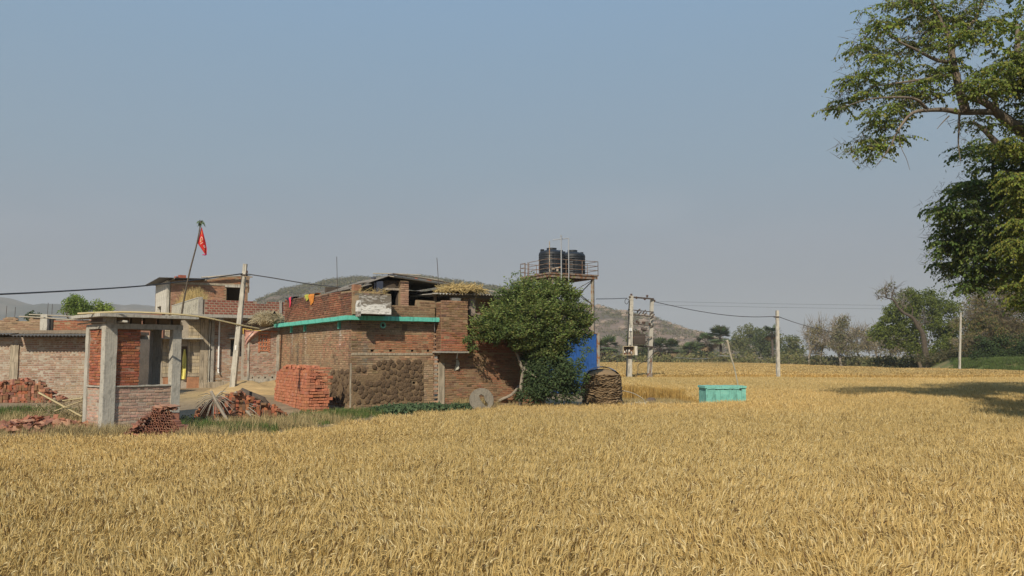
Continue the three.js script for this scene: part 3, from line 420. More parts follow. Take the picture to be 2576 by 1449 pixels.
// dung plaster under the drying cakes
{
  const t = thing('brick_annex', 'brick annex with a projecting brick box on a thin slab beside the toothed wall end', 'house extension', HOUSE, 31), B = new Bricks(t), r = rng(303);
  const low = mesh('wall', panel([[3.9, -.3], [9.2, -.3], [9.2, 4.75], [5.0, 4.75], [5.0, 3.7], [3.9, 3.7]], [], .24), MT.mud, t);
  B.face({ o: [4.1, -.02, 0], L: 4.9, H: 2.42, course: .0875, tone: (u, y, r) => vary(mixc(mixc(BR.mud, BR.brown, .4), mixc(BR.red, BR.orange, .5), sstep(.45, .65, fbm(u * 1.2 + 8, y, 3) + (r() - .5) * .3) * .5).map(v => v * .92), r, .24), parent: low, r, proud: .010 });
  B.face({ o: [5.0, 2.4, 0], L: 3.9, H: 2.3, course: .0875, skip: (u, y) => u < .82 && y > 1.9, tone: (u, y, r) => vary(mixc(BR.brown, BR.red, .6), r, .2), parent: low, r });
  mesh('plaster_column', rbox(.28, 1.95, .1, 3.96, .98, .0, .015, .1), MT.plasterTan, t);
  mesh('column', rbox(.2, 1.6, .2, 3.83, 3.12, -.06, .03, .08), MT.concrete, t);
  mesh('slab', rbox(1.46, .06, .75, 4.28, 2.42, .2, .01, .1), MT.concrete, t);
  const box = mesh('projecting_wall', [rbox(1.24, 2.05, .46, 4.33, 3.49, .24)], MT.mud, t);
  B.face({ o: [3.71, 2.46, .475], L: 1.26, H: 2.12, course: .101, len: .255, tone: (u, y, r) => vary(mixc(mixc(BR.brown, BR.mud, .5), BR.red, sstep(1.0, .6, y) * .7), r, .24), parent: box, r, proud: .008, wob: .006 });
  B.face({ o: [3.7, 2.46, .02], turn: -90, L: .45, H: 2.1, course: .101, tone: (u, y, r) => vary(BR.brown, r), parent: box, r });
  mesh('shadow_post', rbox(.1, 1.1, .1, 3.85, 4.4, -.4, .01, .1), MT.wood, t);
  mesh('brick_stub', [rbox(.25, .75, .3, 5.35, 4.35, .05, .03, .07), rbox(.3, .3, .3, 5.6, 3.95, .06, .03, .07)], brickMat([.34, .28, .22]), t);
  { const g = corrugated(4.9, 3.4, .146, .03); g.applyMatrix4(mat4([6.0, 4.93, -1.2], [.03, 0, .015])); mesh('roof_sheet', g, MT.sheetTop, t); }
  mesh('roof_pole', tube([[3.45, 4.86, .15], [5, 4.88, .2], [8.3, 4.95, .2]], .035, .03, 6), MT.woodGrey, t); mesh('roof_pole', tube([[5.6, 5.16, -.4], [8.4, 5.02, .0]], .03, .025, 6), MT.bambooGrey, t); mesh('roof_pole', tube([[4.4, 5.2, -.6], [6.2, 5.16, -.1]], .03, .025, 6), MT.bambooDark, t);
  mesh('stub_pipe', bar([4.64, 2.15, .1], [4.66, 2.38, .16], .025), MT.pvc, t);
  B.finish();
}
// ---------------------------------------------------------------- store with the red brick grille, left of the main house
{
  const t = thing('brick_store', 'pinkish brick store with a red brick ventilation grille under a slanted roof edge', 'store', HOUSE, 31), B = new Bricks(t, 260), r = rng(404), z = -10.45;
  const holes = []; for (let j = 0; j < 4; j++) for (let i = 0; i < 3; i++) holes.push([-.93 + i * .135, 2.58 + j * .2, -.86 + i * .135, 2.69 + j * .2]);
  for (const x of [-1.3, -.98, -.66, -.3]) holes.push([x - .045, 1.13, x + .045, 1.22]);
  const w = mesh('wall', xf(panel([[-1.8, -.1], [-.02, -.1], [-.02, 3.55], [-.9, 3.52], [-1.8, 3.3]], holes, .22), [0, 0, z]), MT.mortar, t);
  B.face({ o: [-1.74, .1, z], L: 1.62, H: 3.42, course: .0875, skip: (u, y, ww) => (y > .85 && y < 1.02) || holes.some(h => u - 1.74 + ww > h[0] - .02 && u - 1.74 - ww < h[2] + .02 && y + .14 > h[1] - .03 && y + .06 < h[3] + .03) || (u > .74 && u < 1.24 && y > 2.3), tone: (u, y, r) => vary(mixc(mixc(BR.pink, BR.pale, .5), BR.mud, sstep(1.4, .6, y) * .4), r, .18), parent: w, r, short: .6, proud: .005 });
  for (let j = 0; j < 5; j++) for (let i = 0; i < 4; i++) { B.add([-.985 + i * .135, 2.54 + j * .2 - .02, z + .03], [0, 0, rr(-.04, .04)], .13, .075, .07, vary(BR.fresh, r, .2), w); if (j < 4) B.add([-.985 + i * .135, 2.63 + j * .2, z + .03], [0, 0, 1.57], .1, .06, .07, vary(BR.fresh, r, .2), w); }
  for (let i = 0; i < 8; i++) B.add([-.98 + i * .12, 3.47 + rr(-.01, .01), z + .03], [0, 0, rr(-.05, .05)], .115, .085, .07, vary(BR.fresh, r, .2), w);
  for (let j = 0; j < 10; j++) for (const x of [-1.0, -.5]) B.add([x, 2.46 + j * .1, z + .025], [0, 0, 0], .1, .08, .07, vary(mixc(BR.fresh, BR.pink, .3), r, .2), w);
  B.finish();
  mesh('corner_plaster', [rbox(.13, 3.45, .06, -.07, 1.75, z + .03, .012, .1), rbox(.08, 3.2, .05, -1.52, 1.6, z + .02, .01, .1)], MT.plaster, t);
  mesh('cement_course', rbox(1.68, .19, .04, -.92, 1.03, z + .005, .006, .1), MT.plaster, t);
  mesh('plinth', rbox(1.85, .5, .3, -.93, .3, z - .02, .02, .15), MT.plasterTan, t);
  mesh('roof_board', beam([-1.75, 3.28, z + .12], [.05, 3.84, z + .1], .5, .045), MT.woodGrey, t);
  mesh('side_wall', rbox(.2, 3.2, 2.2, -.3, 1.6, z - 1.35), MT.mortar, t);
  mesh('stub_wall', [rbox(.9, .35, .3, -2.1, .35, z + .3, .02, .12)], MT.plaster, t);
}
// ---------------------------------------------------------------- two storey house behind, left
{
  const t = thing('two_storey_house', 'two storey brick house with a balcony parapet and tin roofed upper room', 'house', [-16.1, 0, -42], 31), B = new Bricks(t), r = rng(505), q = Math.PI / 2;
  const z0 = -1.25;
  mesh('balcony_slab', [rbox(7.3, .15, 2.2, 3.2, 4.315, -1.0, .012, .25), rbox(2.2, .148, 9.5, .55, 4.315, -5.6, .012, .25)], MT.concrete, t);
  for (const x of [-.1, 1.15, 2.4]) mesh('slab_bracket', rbox(.22, .12, .9, x, 4.19, -.45, .01, .1), MT.concrete, t);
  { // concrete side parapet scored with groups of diagonal strokes
    const c = document.createElement('canvas'); c.width = 1024; c.height = 128; const g = c.getContext('2d'); g.fillStyle = '#c9c3b2'; g.fillRect(0, 0, 1024, 128); let s = 5; const rn = rng(9);
    for (let i = 0; i < 900; i++) { g.fillStyle = `rgba(${rn() < .5 ? '90,84,72' : '226,220,205'},${rn() * .12})`; g.fillRect(rn() * 1024, rn() * 128, rn() * 40, 2 + rn() * 14); }
    g.lineWidth = 4; g.strokeStyle = '#5d584c'; for (const x of [330, 470, 640, 700, 905]) for (let k = 0; k < 3; k++) { g.beginPath(); g.moveTo(x + k * 13, 96); g.lineTo(x + 30 + k * 13, 34); g.stroke(); }
    g.beginPath(); g.arc(150, 50, 16, -1.4, 1.8); g.stroke(); for (let i = 0; i < 14; i++) g.strokeRect(240 + rn() * 740, 20 + rn() * 90, 3, 6); g.fillStyle = '#8d8677'; for (const x of [210, 440, 560, 790, 850, 960]) g.fillRect(x, 0, 5, 128);
    const tx = new THREE.CanvasTexture(c); tx.colorSpace = THREE.SRGBColorSpace;
    const p = new THREE.BoxGeometry(8.6, .84, .12); p.applyMatrix4(mat4([.06, 4.81, -4.35], [0, -q, 0])); mesh('concrete_parapet', p, std([.82, .80, .76], { map: tx, bump: 0 }), t);
    mesh('parapet_rail', rbox(.16, .05, 8.65, .06, 5.25, -4.35, .006, .2), MT.concretePale, t);
  }
  mesh('corner_post', rbox(.2, .9, .2, .1, 4.82, -.02, .012, .1), MT.concrete, t);
  const par = mesh('brick_parapet', [panel([[.18, 4.38], [6.7, 4.38], [6.7, 5.14], [3.47, 5.14], [3.47, 4.97], [2.95, 4.97], [2.95, 5.13], [.18, 5.16]], [], .1)], std([.40, .30, .22], { map: T.grain }), t);
  for (let j = 0; j < 6; j++) for (let i = 0; i < 27; i++) { const x = .42 + i * .235 + (j % 2) * .11; if (x > 6.6 || (j === 5 && x > 2.85 && x < 3.55)) continue; B.add([x, 4.455 + j * .128, .012], [0, 0, rr(-.02, .02)], .195, .092, .07, vary(mixc([.30, .10, .065], BR.dark, x > 3 && x < 3.6 ? .5 : .15), r, .2), par); }
  mesh('grey_post', rbox(.13, .85, .14, 4.2, 4.8, .0, .012, .1), MT.concrete, t);
  // ground floor
  const gf = mesh('ground_wall', xf(panel([[-4.6, -.1], [7.2, -.1], [7.2, 4.24], [-4.6, 4.24]], [[-2.3, .5, -1.5, 2.6], [-.58, .98, -.26, 2.75], [1.92, 2.22, 2.64, 3.1]], .22), [0, 0, z0]), MT.mortar, t);
  B.face({ o: [1.05, .9, z0], L: 5.5, H: 3.35, course: .0875, skip: (u, y, w) => u + w > .85 && u - w < 1.62 && y > 1.28 && y < 2.23, tone: (u, y, r) => vary(mixc(mixc(BR.pink, BR.pale, .4), BR.mud, sstep(1.3, .5, y) * .5 + Math.exp(-((u - .25) ** 2) / .05) * sstep(.9, .3, y) * .6), r, .17), parent: gf, r, proud: .004 });
  for (let j = 0; j < 16; j++) mesh('cladding_plank', rbox(.58, .165, .05, .06, 1.26 + j * .18, z0 + .028, 0, .3), j % 3 ? MT.plasterYellow : MT.plasterTan, t);
  for (let j = 0; j < 16; j++) mesh('cladding_plank', rbox(.86, .165, .05, -1.04, 1.26 + j * .18, z0 + .028, 0, .3), j % 3 ? MT.plasterYellow : MT.plasterTan, t);
  mesh('red_dado', [rbox(.6, .6, .06, .05, .85, z0 + .03, .01, .1), rbox(.8, .6, .06, -1.0, .85, z0 + .03, .01, .1), rbox(1.6, .6, .06, -3.2, .85, z0 + .03, .01, .1)], std([.48, .24, .13], { map: T.mottle }), t);
  mesh('pilaster', rbox(.4, 3.6, .16, .56, 2.4, z0 + .06, .01, .15), MT.plasterTan, t); mesh('pilaster', rbox(.16, 3.5, .14, .98, 2.35, z0 + .05, .01, .15), MT.concrete, t); mesh('pilaster', rbox(.05, 3.5, .2, .81, 2.35, z0 + .06, .01, .15), MT.plaster, t);
  mesh('awning', rbox(2.3, .07, .62, -.75, 3.155, z0 + .3, .008, .2), MT.concretePale, t); mesh('awning', rbox(1.0, .05, .5, 2.25, 3.2, z0 + .24, .008, .2), MT.concretePale, t); mesh('awning', rbox(1.5, .5, .6, -3.3, 2.9, z0 + .3, .03, .2), MT.plasterWhite, t);
  mesh('rain_pipe', [tube([[1.30, 4.15, z0 + .1], [1.30, 1.42, z0 + .1], [1.33, 1.33, z0 + .16]], .045, .045, 10)], MT.pvc, t); mesh('pipe_clip', cyl(.055, .055, .03, 1.3, 1.6, z0 + .1, 10), MT.dark, t);
  mesh('window', rbox(.74, .9, .02, 2.28, 2.66, z0 - .12), std([.03, .045, .05], { roughness: .4 }), t);
  for (let i = 0; i < 6; i++) mesh('window_bar', bar([1.98 + i * .12, 2.2, z0 - .04], [1.98 + i * .12, 3.1, z0 - .04], .009), MT.iron, t);
  for (const y of [2.45, 2.85]) mesh('window_bar', bar([1.92, y, z0 - .045], [2.64, y, z0 - .045], .009), MT.iron, t);
  mesh('open_shutter', rbox(.03, .88, .34, 2.64, 2.66, z0 + .17, .0), std([.30, .09, .05]), t);
  mesh('door_leaf', rbox(.34, 1.9, .04, -.42, 1.85, z0 - .14), std([.16, .11, .07]), t);
  mesh('plinth', [rbox(3.8, .34, .3, 2.7, .72, z0 + .1, .02, .15), rbox(.5, .5, .3, .6, .6, z0 + .12, .03, .12)], MT.plasterTan, t);
  mesh('back_wall', [rbox(11.5, 4.2, .22, 1.3, 2.1, -9.6), rbox(.22, 4.2, 8, -4.5, 2.1, -5.4)], MT.mortar, t);
  mesh('floor_slab', rbox(11.4, .14, 8.0, 1.3, 4.17, -5.55), MT.concrete, t);
  // upper room at the far end of the terrace
  const zu = -12, ur = mesh('upper_wall', [xf(panel([[.2, 4.3], [5.25, 4.3], [5.25, 7.0], [4.85, 7.62], [3.4, 7.42], [2.5, 7.2], [.2, 7.12]], [[3.86, 4.8, 4.8, 6.78]], .2), [0, 0, zu])], MT.mud, t);
  B.face({ o: [.42, 5.0, zu], L: 4.75, H: 2.6, course: .0875, skip: (u, y, w) => (u + w > 3.4 && u - w < 4.42 && y < 1.8) || (y > 1.86 && y < 2.03) || y + 5 > interp([[0, 7.02], [2, 7.1], [3, 7.32], [4.35, 7.54], [4.6, 7.1]], u), tone: (u, y, r) => vary(mixc(mixc(BR.orange, BR.mud, .25), y > 2 ? mixc(BR.mud, BR.brown, .5) : BR.pink, r() * .55 + .1 + (u < 1 ? .3 : 0)), r, .22), parent: ur, r, proud: .014, wob: .01 });
  mesh('lintel_band', rbox(4.7, .14, .06, 2.85, 6.95, zu + .03, .01, .12), MT.plasterTan, t); mesh('door_lintel', rbox(1.2, .13, .1, 4.35, 6.86, zu + .03, .01, .1), MT.plaster, t);
  mesh('side_plaster', xf(panel([[-17.2, 4.3], [-12, 4.3], [-12, 7.1], [-17.2, 7.1]], [[-16.3, 4.4, -14.5, 5.58]], .2), [.2, 0, 0], [0, -q, 0]), MT.plasterWhite, t);
  mesh('corner_plaster', rbox(.16, 2.7, .1, .24, 5.7, zu + .02, .02, .08), MT.plaster, t);
  mesh('rear_wall', [rbox(5.0, 3.2, .2, 2.7, 5.85, -17.2), rbox(.2, 3.1, 5.1, 5.13, 5.8, -14.6)], MT.mud, t);
  mesh('terrace_floor', rbox(6.2, .14, 8.0, 3.1, 4.17, -13.5), MT.concrete, t);
  { const g = corrugated(2.9, 7.0, .08, .012); g.applyMatrix4(mat4([1.05, 7.22, -14.8], [.0, 0, .02])); mesh('tin_roof', g, MT.sheetDark, t); const h = corrugated(3.0, 5.6, .08, .012); h.applyMatrix4(mat4([3.95, 7.46, -14.9], [0, 0, .14])); mesh('tin_roof', h, MT.sheetDark, t); }
  for (const x of [.5, 2.4]) mesh('roof_pole', bar([x, 7.14, -11.3], [x, 7.14, -17.5], .045), MT.woodGrey, t);
  mesh('roof_pole', tube([[2.2, 7.34, -11.7], [3.6, 7.52, -11.75], [4.9, 7.72, -11.7]], .045, .035, 6), MT.bambooGrey, t); mesh('roof_pole', tube([[2.6, 7.36, -11.7], [4.9, 7.58, -11.72]], .04, .035, 6), MT.woodGrey, t);
  mesh('roof_brick', [rbox(.42, .2, .3, 1.08, 7.36, -12.1, .006, .1, [0, .2, 0])], brickMat(BR.red), t); mesh('roof_brick', rbox(.3, .1, .14, .75, 7.30, -12.0, .006, .1, [0, .7, 0]), brickMat(BR.red), t);
  mesh('wall_stub', rbox(.22, 1.0, .3, 5.25, 7.0, zu - .2, .05, .07), brickMat([.3, .2, .13]), t);
  B.finish();
}
// ---------------------------------------------------------------- long low brick house at the left edge
{
  const t = thing('long_brick_house', 'long low brick house with a corrugated eave behind the small hut', 'house', [0, 0, -35], 0), B = new Bricks(t), r = rng(606);
  const w = mesh('front_wall', panel([[-27, .2], [-16.5, .2], [-16.5, 3.05], [-27, 3.05]], [], .24), MT.mortar, t);
  B.face({ o: [-24, .42, 0], L: 7.5, H: 2.62, course: .0875, tone: (u, y, r) => { const x = u - 24; let c = mixc(mixc(BR.pink, BR.pale, .35), BR.mud, .3 + .4 * fbm(u * .8, y * 1.3, 3)); c = mixc(c, BR.red, sstep(.55, .65, noise(u * .55 + 1, y * .9 + 4)) * .4); c = mixc(c, BR.mud, sstep(.9, .2, y) * .6); c = mixc(c, BR.pale, sstep(1, 1.7, y) * .35 * r()); return vary(mixc(c, BR.grey, .3), r, .15); }, parent: w, r, short: .7, proud: .004 });
  mesh('plaster_column', rbox(.34, 2.35, .12, -21.15, 1.55, .02, .015, .12), MT.plasterTan, t);
  mesh('plinth', rbox(10.2, .28, .3, -21.7, .42, .06, .02, .2), MT.plasterTan, t);
  { const g = corrugated(4.6, 1.3, .146, .03); g.applyMatrix4(mat4([-18.6, 3.17, .15], [.1, 0, .0])); mesh('eave_sheet', g, MT.sheet, t); const h = corrugated(5, 1.1, .146, .03); h.applyMatrix4(mat4([-23.5, 3.22, .05], [.1, 0, .0])); mesh('eave_sheet', h, MT.sheet, t); }
  mesh('roof_slab', rbox(9.9, .14, 3.4, -21.9, 3.28, -1.6, .015, .25), std([.30, .24, .18], { map: T.concrete }), t);
  const up = mesh('upper_wall', [xf(panel([[-27, 3.3], [-17.6, 3.3], [-17.6, 3.85], [-21.0, 3.88], [-21.05, 4.0], [-22.05, 4.02], [-22.1, 3.84], [-22.7, 3.85], [-22.75, 4.02], [-23.2, 4.02], [-23.25, 3.86], [-27, 3.9]], [], .22), [0, 0, -2.5])], MT.mud, t);
  B.face({ o: [-25, 3.36, -2.5], L: 7.4, H: .8, course: .0875, skip: (u, y) => y + 3.4 > interp([[0, 3.9], [1.74, 3.9], [1.76, 4.02], [2.3, 4.02], [2.32, 3.85], [2.9, 3.85], [2.92, 4.02], [3.95, 4.02], [4, 3.9], [8, 3.86]], u), tone: (u, y, r) => vary(u > 4 ? mixc(BR.brown, BR.red, .3 + r() * .5) : mixc(mixc(BR.mud, BR.grey, .4), BR.brown, r() * .6), r, .2), parent: up, r, proud: .01 });
  mesh('grey_column', rbox(.32, .86, .3, -21.3, 3.72, -2.4, .012, .12), MT.concretePale, t); mesh('dark_gap', rbox(.13, .56, .05, -21.05, 3.68, -2.47), MT.dark, t);
  mesh('rear_room', [rbox(3.0, 1.1, .2, -18.9, 3.7, -6), rbox(2.6, .10, .4, -18.7, 4.28, -5.9)], brickMat([.30, .15, .09]), t);
  for (const x of [-21.4, -21.2, -22.9, -23.3, -24.2]) mesh('rebar_rod', bar([x, 3.8, -2.7], [x + .02, 4.5 + noise(x, 1) * .4, -2.7], .01), MT.iron, t);
  mesh('parapet_pole', tube([[-22.0, 4.14, -2.3], [-20.5, 4.08, -2.3], [-19, 3.98, -2.3]], .03, .025, 6), MT.bambooGrey, t);
  mesh('back_wall', [rbox(10, 3, .2, -21.8, 1.7, -3.1), rbox(.24, 2.8, 2.6, -16.7, 1.6, -1.6)], MT.mortar, t);
  B.finish();
}
// ---------------------------------------------------------------- things
const toW = (x, y, z, o = HOUSE, turn = 31) => V3(x, y, z).applyAxisAngle(V3(0, 1, 0), turn * D2).add(V3(...o));
const gy = (x, d) => groundH(x, d);
function copy(o, label, group) { const c = o.clone(); c.name = numbered(o.name); c.userData = { ...o.userData }; if (label) c.userData.label = label; if (group) c.userData.group = group; scene.add(c); return c; }
const CAKE = [std([.165, .105, .058], { map: T.grain, bump: .01 }), std([.135, .085, .047], { map: T.grain, bump: .01 })];
{ // dung cakes drying on the walls of the house
  const r = rng(11);
  const smear = thing('dung_plaster', 'rough brown dung plaster smeared over the lower house wall round its corner', 'plaster coating', HOUSE, 31);
  const edge = (n, a, b, y0, y1, s) => { const o = []; for (let i = 0; i <= n; i++) o.push([lerp(a, b, i / n), y1 + (fbm(i * .6 + s, 2, 3) - .5) * .25]); for (let i = n; i >= 0; i--) o.push([lerp(a, b, i / n), y0 + (fbm(i * .6 + s, 9, 3) - .5) * .2]); return o; };
  const rough = g => { const p = g.attributes.position; for (let i = 0; i < p.count; i++) p.setZ(i, p.getZ(i) + (p.getZ(i) > -.001 ? (n3(p.getX(i) * 9, p.getY(i) * 9, 1) - .5) * .012 : 0)); g.computeVertexNormals(); return g; };
  mesh('plaster_patch', rough(panel(edge(30, 1.15, 3.15, .35, 1.95, 1), [[2.6, 1.06, 2.86, 1.26]], .016)), MT.dungPlaster, smear).position.z = .026;
  { const g = rough(panel(edge(20, .07, 1.2, .35, 1.5, 4), [[.74, 1.03, .98, 1.22]], .014)); g.translate(0, 0, .024); mesh('plaster_patch', g, MT.dungPlaster, smear); }
  { const g = rough(panel(edge(20, -2.4, -.08, .35, 1.62, 7), [], .014)); g.translate(0, 0, .024); mesh('plaster_patch', xf(g, [0, 0, 0], [0, -Math.PI / 2, 0]), MT.dungPlaster, smear); }
  const shapes = [0, 1, 2, 3].map(i => { const rn = rng(70 + i), pts = []; for (let k = 0; k <= 6; k++) { const a = k / 6 * Math.PI / 2; pts.push(new THREE.Vector2(.104 * Math.sin(a) ** .8, .034 * Math.cos(a) ** .8)); } const g = new THREE.LatheGeometry(pts.reverse(), 14), p = g.attributes.position; for (let k = 0; k < p.count; k++) { const x = p.getX(k), z = p.getZ(k), a = Math.atan2(z, x), s = 1 + .22 * (noise(Math.cos(a) * 2 + i * 9, Math.sin(a) * 2) - .5); p.setXYZ(k, x * s, p.getY(k) + .02 * (noise(x * 40 + i, z * 40) - .5), z * s); } g.computeVertexNormals(); g.applyMatrix4(mat4([0, 0, 0], [Math.PI / 2, 0, 0])); return clean(g); });
  const spots = [], lay = (x0, x1, y0, y1, want, dens, sideways) => { for (let k = 0; k < want * 40 && want > 0; k++) { const x = rr(x0, x1, r), y = rr(y0, y1, r); if (r() > dens(x, y)) continue; if (spots.some(s => s[2] === sideways && Math.hypot(s[0] - x, s[1] - y) < .153)) continue; spots.push([x, y, sideways]); want--; } };
  lay(1.3, 3.08, .5, 2.04, 190, (x, y) => (Math.abs(x - 2.73) < .2 && Math.abs(y - 1.16) < .16 ? 0 : y > 1.7 && x < 1.55 ? .1 : x < 1.7 ? .35 : 1), 0);
  lay(.1, 1.3, .45, 1.2, 34, (x, y) => x > .4 && y < 1.0 && !(x > .7 && x < 1.02 && y > .98) ? .8 : .06, 0);
  for (const [x, y] of [[.28, 1.74], [.52, 1.72], [.98, 1.82], [.12, 1.28], [.68, 1.2], [1.18, 1.95]]) spots.push([x, y, 0]);
  lay(-2.2, -.12, .5, 1.72, 46, (x, y) => y < 1.65 ? .8 : .3, 1);
  spots.forEach(([x, y, sd], i) => {
    const m = new THREE.Mesh(shapes[i % 4], i % 3 ? CAKE[0] : CAKE[1]); m.name = numbered('dung_cake'); m.castShadow = m.receiveShadow = true; scene.add(m);
    m.position.copy(sd ? toW(-.03, y, x) : toW(x, y, .03)); m.rotation.set(rr(-.1, .1, r), 31 * D2 - (sd ? Math.PI / 2 : 0), rr(0, 6, r)); m.rotation.order = 'YXZ'; m.rotation.set(rr(-.1, .1, r), (31 - (sd ? 90 : 0)) * D2, rr(0, 6, r)); const s = rr(.9, 1.15, r); m.scale.set(s, s, rr(.8, 1.2, r));
    tag(m, sd ? 'round brown dung cake stuck on the side wall between brick stack and house corner' : 'round brown dung cake stuck on the house wall above the green creeper', 'dung cake', sd ? 'dung cakes on the side wall' : 'dung cakes on the front wall');
  });
}
{ // stack of new bricks
  const t = thing('brick_stack', 'tall stack of new orange red bricks against the side of the main house', 'brick stack', [HOUSE[0] - .18, -.03, HOUSE[2] + .75], 31), r = rng(12), B = new Bricks(t, 300);
  const g0 = -.12, rows = 17, ch = .117;
  const core = mesh('stack_core', [rbox(.62, 1.72, 4.45, -.86, .74, -2.75), rbox(.6, .12, 4.0, -.86, 1.65, -2.7)], brickMat([.32, .10, .055]), t);
  for (let j = 0; j < rows; j++) { const y = g0 + (j + .5) * ch; const back = j > 14 ? -4.5 + (j - 14) * .25 : -5.1 + j * .025;
    let z = -.46; while (z > back) { const grp = r() < .3; const w = grp ? .225 : .078; const bow = -.06 * Math.sin(j / 5) + .03 * noise(z * 2, j); z -= w / 2; B.add([-1.24 + bow + rr(-.012, .022, r) + .003 * j, y + rr(-.004, .004, r), z], [rr(-.02, .02, r), -Math.PI / 2 + rr(-.03, .03, r), rr(-.03, .03, r)], w - .006, .108, .12, vary(mixc(BR.fresh, r() < .08 ? BR.pink : r() < .15 ? BR.red : BR.orange, r() * .5), r, .17), t); z -= w / 2 + .002; }
    let x = -1.2; while (x < -.42) { const w = r() < .6 ? .226 : .078; x += w / 2; B.add([x, y + rr(-.004, .004, r), -.42 + rr(-.03, .025, r) + (x < -.95 ? -.05 : 0)], [0, rr(-.06, .06, r), rr(-.03, .03, r)], w - .006, r() < .3 ? .075 : .108, .12, vary(mixc(BR.fresh, r() < .08 ? BR.pink : BR.red, r() * .4), r, .17), t); x += w / 2 + .004; }
  }
  for (let i = 0; i < 46; i++) { const z = rr(-4.2, -.6, r), x = rr(-1.15, -.6, r); B.add([x, g0 + rows * ch + rr(-.02, .03, r), z], [rr(-.1, .1, r), rr(0, 3, r), rr(-.1, .1, r)], .226, .075, .11, vary(BR.fresh, r, .15), t); }
  B.finish();
}
const looseBrick = [0, 1, 2, 3].map(i => chamfer(.228, .075, .11, .007, .004, rng(80 + i)));
function brickHeap(name, label, pos, turn, spots, tones, r) { const t = thing(name, label, 'brick pile', pos, turn); spots.forEach(([x, y, z, a, b, c], i) => { const m = new THREE.Mesh(looseBrick[i % 4], brickMat(vary(tones[Math.floor(r() * tones.length)], r, .18))); m.name = 'brick'; m.position.set(x, y, z); m.rotation.set(a ?? 0, b ?? 0, c ?? 0); m.castShadow = m.receiveShadow = true; t.add(m); }); return t; }
{ // old brick pile at the left edge
  const r = rng(13), s = [], H = x => interp([[-2.2, .62], [-.9, .78], [.2, .95], [1.0, .8], [1.5, .3], [2.2, .06]], x);
  for (let x = -1.4; x < 1.5; x += .118) for (let j = 0; j * .118 < H(x) - .05; j++) s.push([x + rr(-.012, .012, r), .06 + j * .118, rr(-.04, .05, r), Math.PI / 2 + rr(-.08, .08, r), Math.PI / 2 * (r() < .25 ? 0 : 1) + rr(-.1, .1, r), rr(-.07, .07, r)]);
  for (let i = 0; i < 60; i++) { const x = rr(-1.4, 2.0, r); s.push([x, H(x) + rr(-.04, .05, r), rr(-.5, .1, r), rr(-.4, .4, r), rr(0, 3, r), rr(-.4, .4, r)]); }
  const p = at(40, 1004, 33.4); brickHeap('old_brick_pile', 'weathered old brick pile before the long low house at the left edge', [p.x - .1, gy(p.x, 33.4) - .05, -33.4], 8, s, [BR.red, BR.brown, mixc(BR.red, BR.pink, .4)], r);
}
{ // brick pile under the palm fronds
  const r = rng(14), s = [], H = x => interp([[-1.1, .3], [-.5, .7], [.1, .95], [.5, 1.0], [.8, .72], [1.5, .5], [1.9, .2]], x);
  for (let x = -1.0; x < 1.9; x += .118) for (let j = 0; j * .117 < H(x) - .04; j++) s.push([x + rr(-.02, .02, r), .06 + j * .117, rr(-.08, .08, r) + (x < -.1 ? -.15 : 0), Math.PI / 2 + rr(-.08, .08, r), Math.PI / 2 + rr(-.15, .15, r), rr(-.08, .08, r)]);
  for (let i = 0; i < 36; i++) { const x = rr(-1.0, 1.9, r); s.push([x, H(x) + rr(-.03, .05, r), rr(-.4, .15, r), rr(-.3, .3, r), rr(0, 3, r), rr(-.3, .3, r)]); }
  const d = 28.4, p = at(572, 1060, d); brickHeap('brick_pile', 'low pile of old red bricks under the grey palm fronds', [p.x, gy(p.x, d) - .08, -d], 20, s, [BR.red, BR.orange, BR.brown], r);
}
// half round roof tiles
const tileG = (() => { const L = .24, n = 7, P = [], idx = [], N = 2 * (n + 1); for (const [z, r0] of [[-L / 2, .052], [L / 2, .066]]) { for (const th of [0, .012]) for (let k = 0; k <= n; k++) { const a = Math.PI * k / n; P.push(Math.cos(a) * (r0 - th), Math.sin(a) * (r0 - th) - .03, z); } } for (let k = 0; k < n; k++) { const a = k, b = k + 1; idx.push(a, b, a + N, b, b + N, a + N); const c = n + 1 + k, e = c + 1; idx.push(c, c + N, e, e, c + N, e + N); for (const f of [0, N]) idx.push(a + f, c + f, b + f, b + f, c + f, e + f); } const g = new THREE.BufferGeometry(); g.setAttribute('position', new THREE.Float32BufferAttribute(P, 3)); g.setIndex(idx); const q = g.toNonIndexed(); q.computeVertexNormals(); return uvBox(q); })();
const tileMats = [MT.clay, MT.clayDark, MT.clayPale, MT.clay, brickMat([.34, .15, .09]), brickMat([.30, .12, .07])];
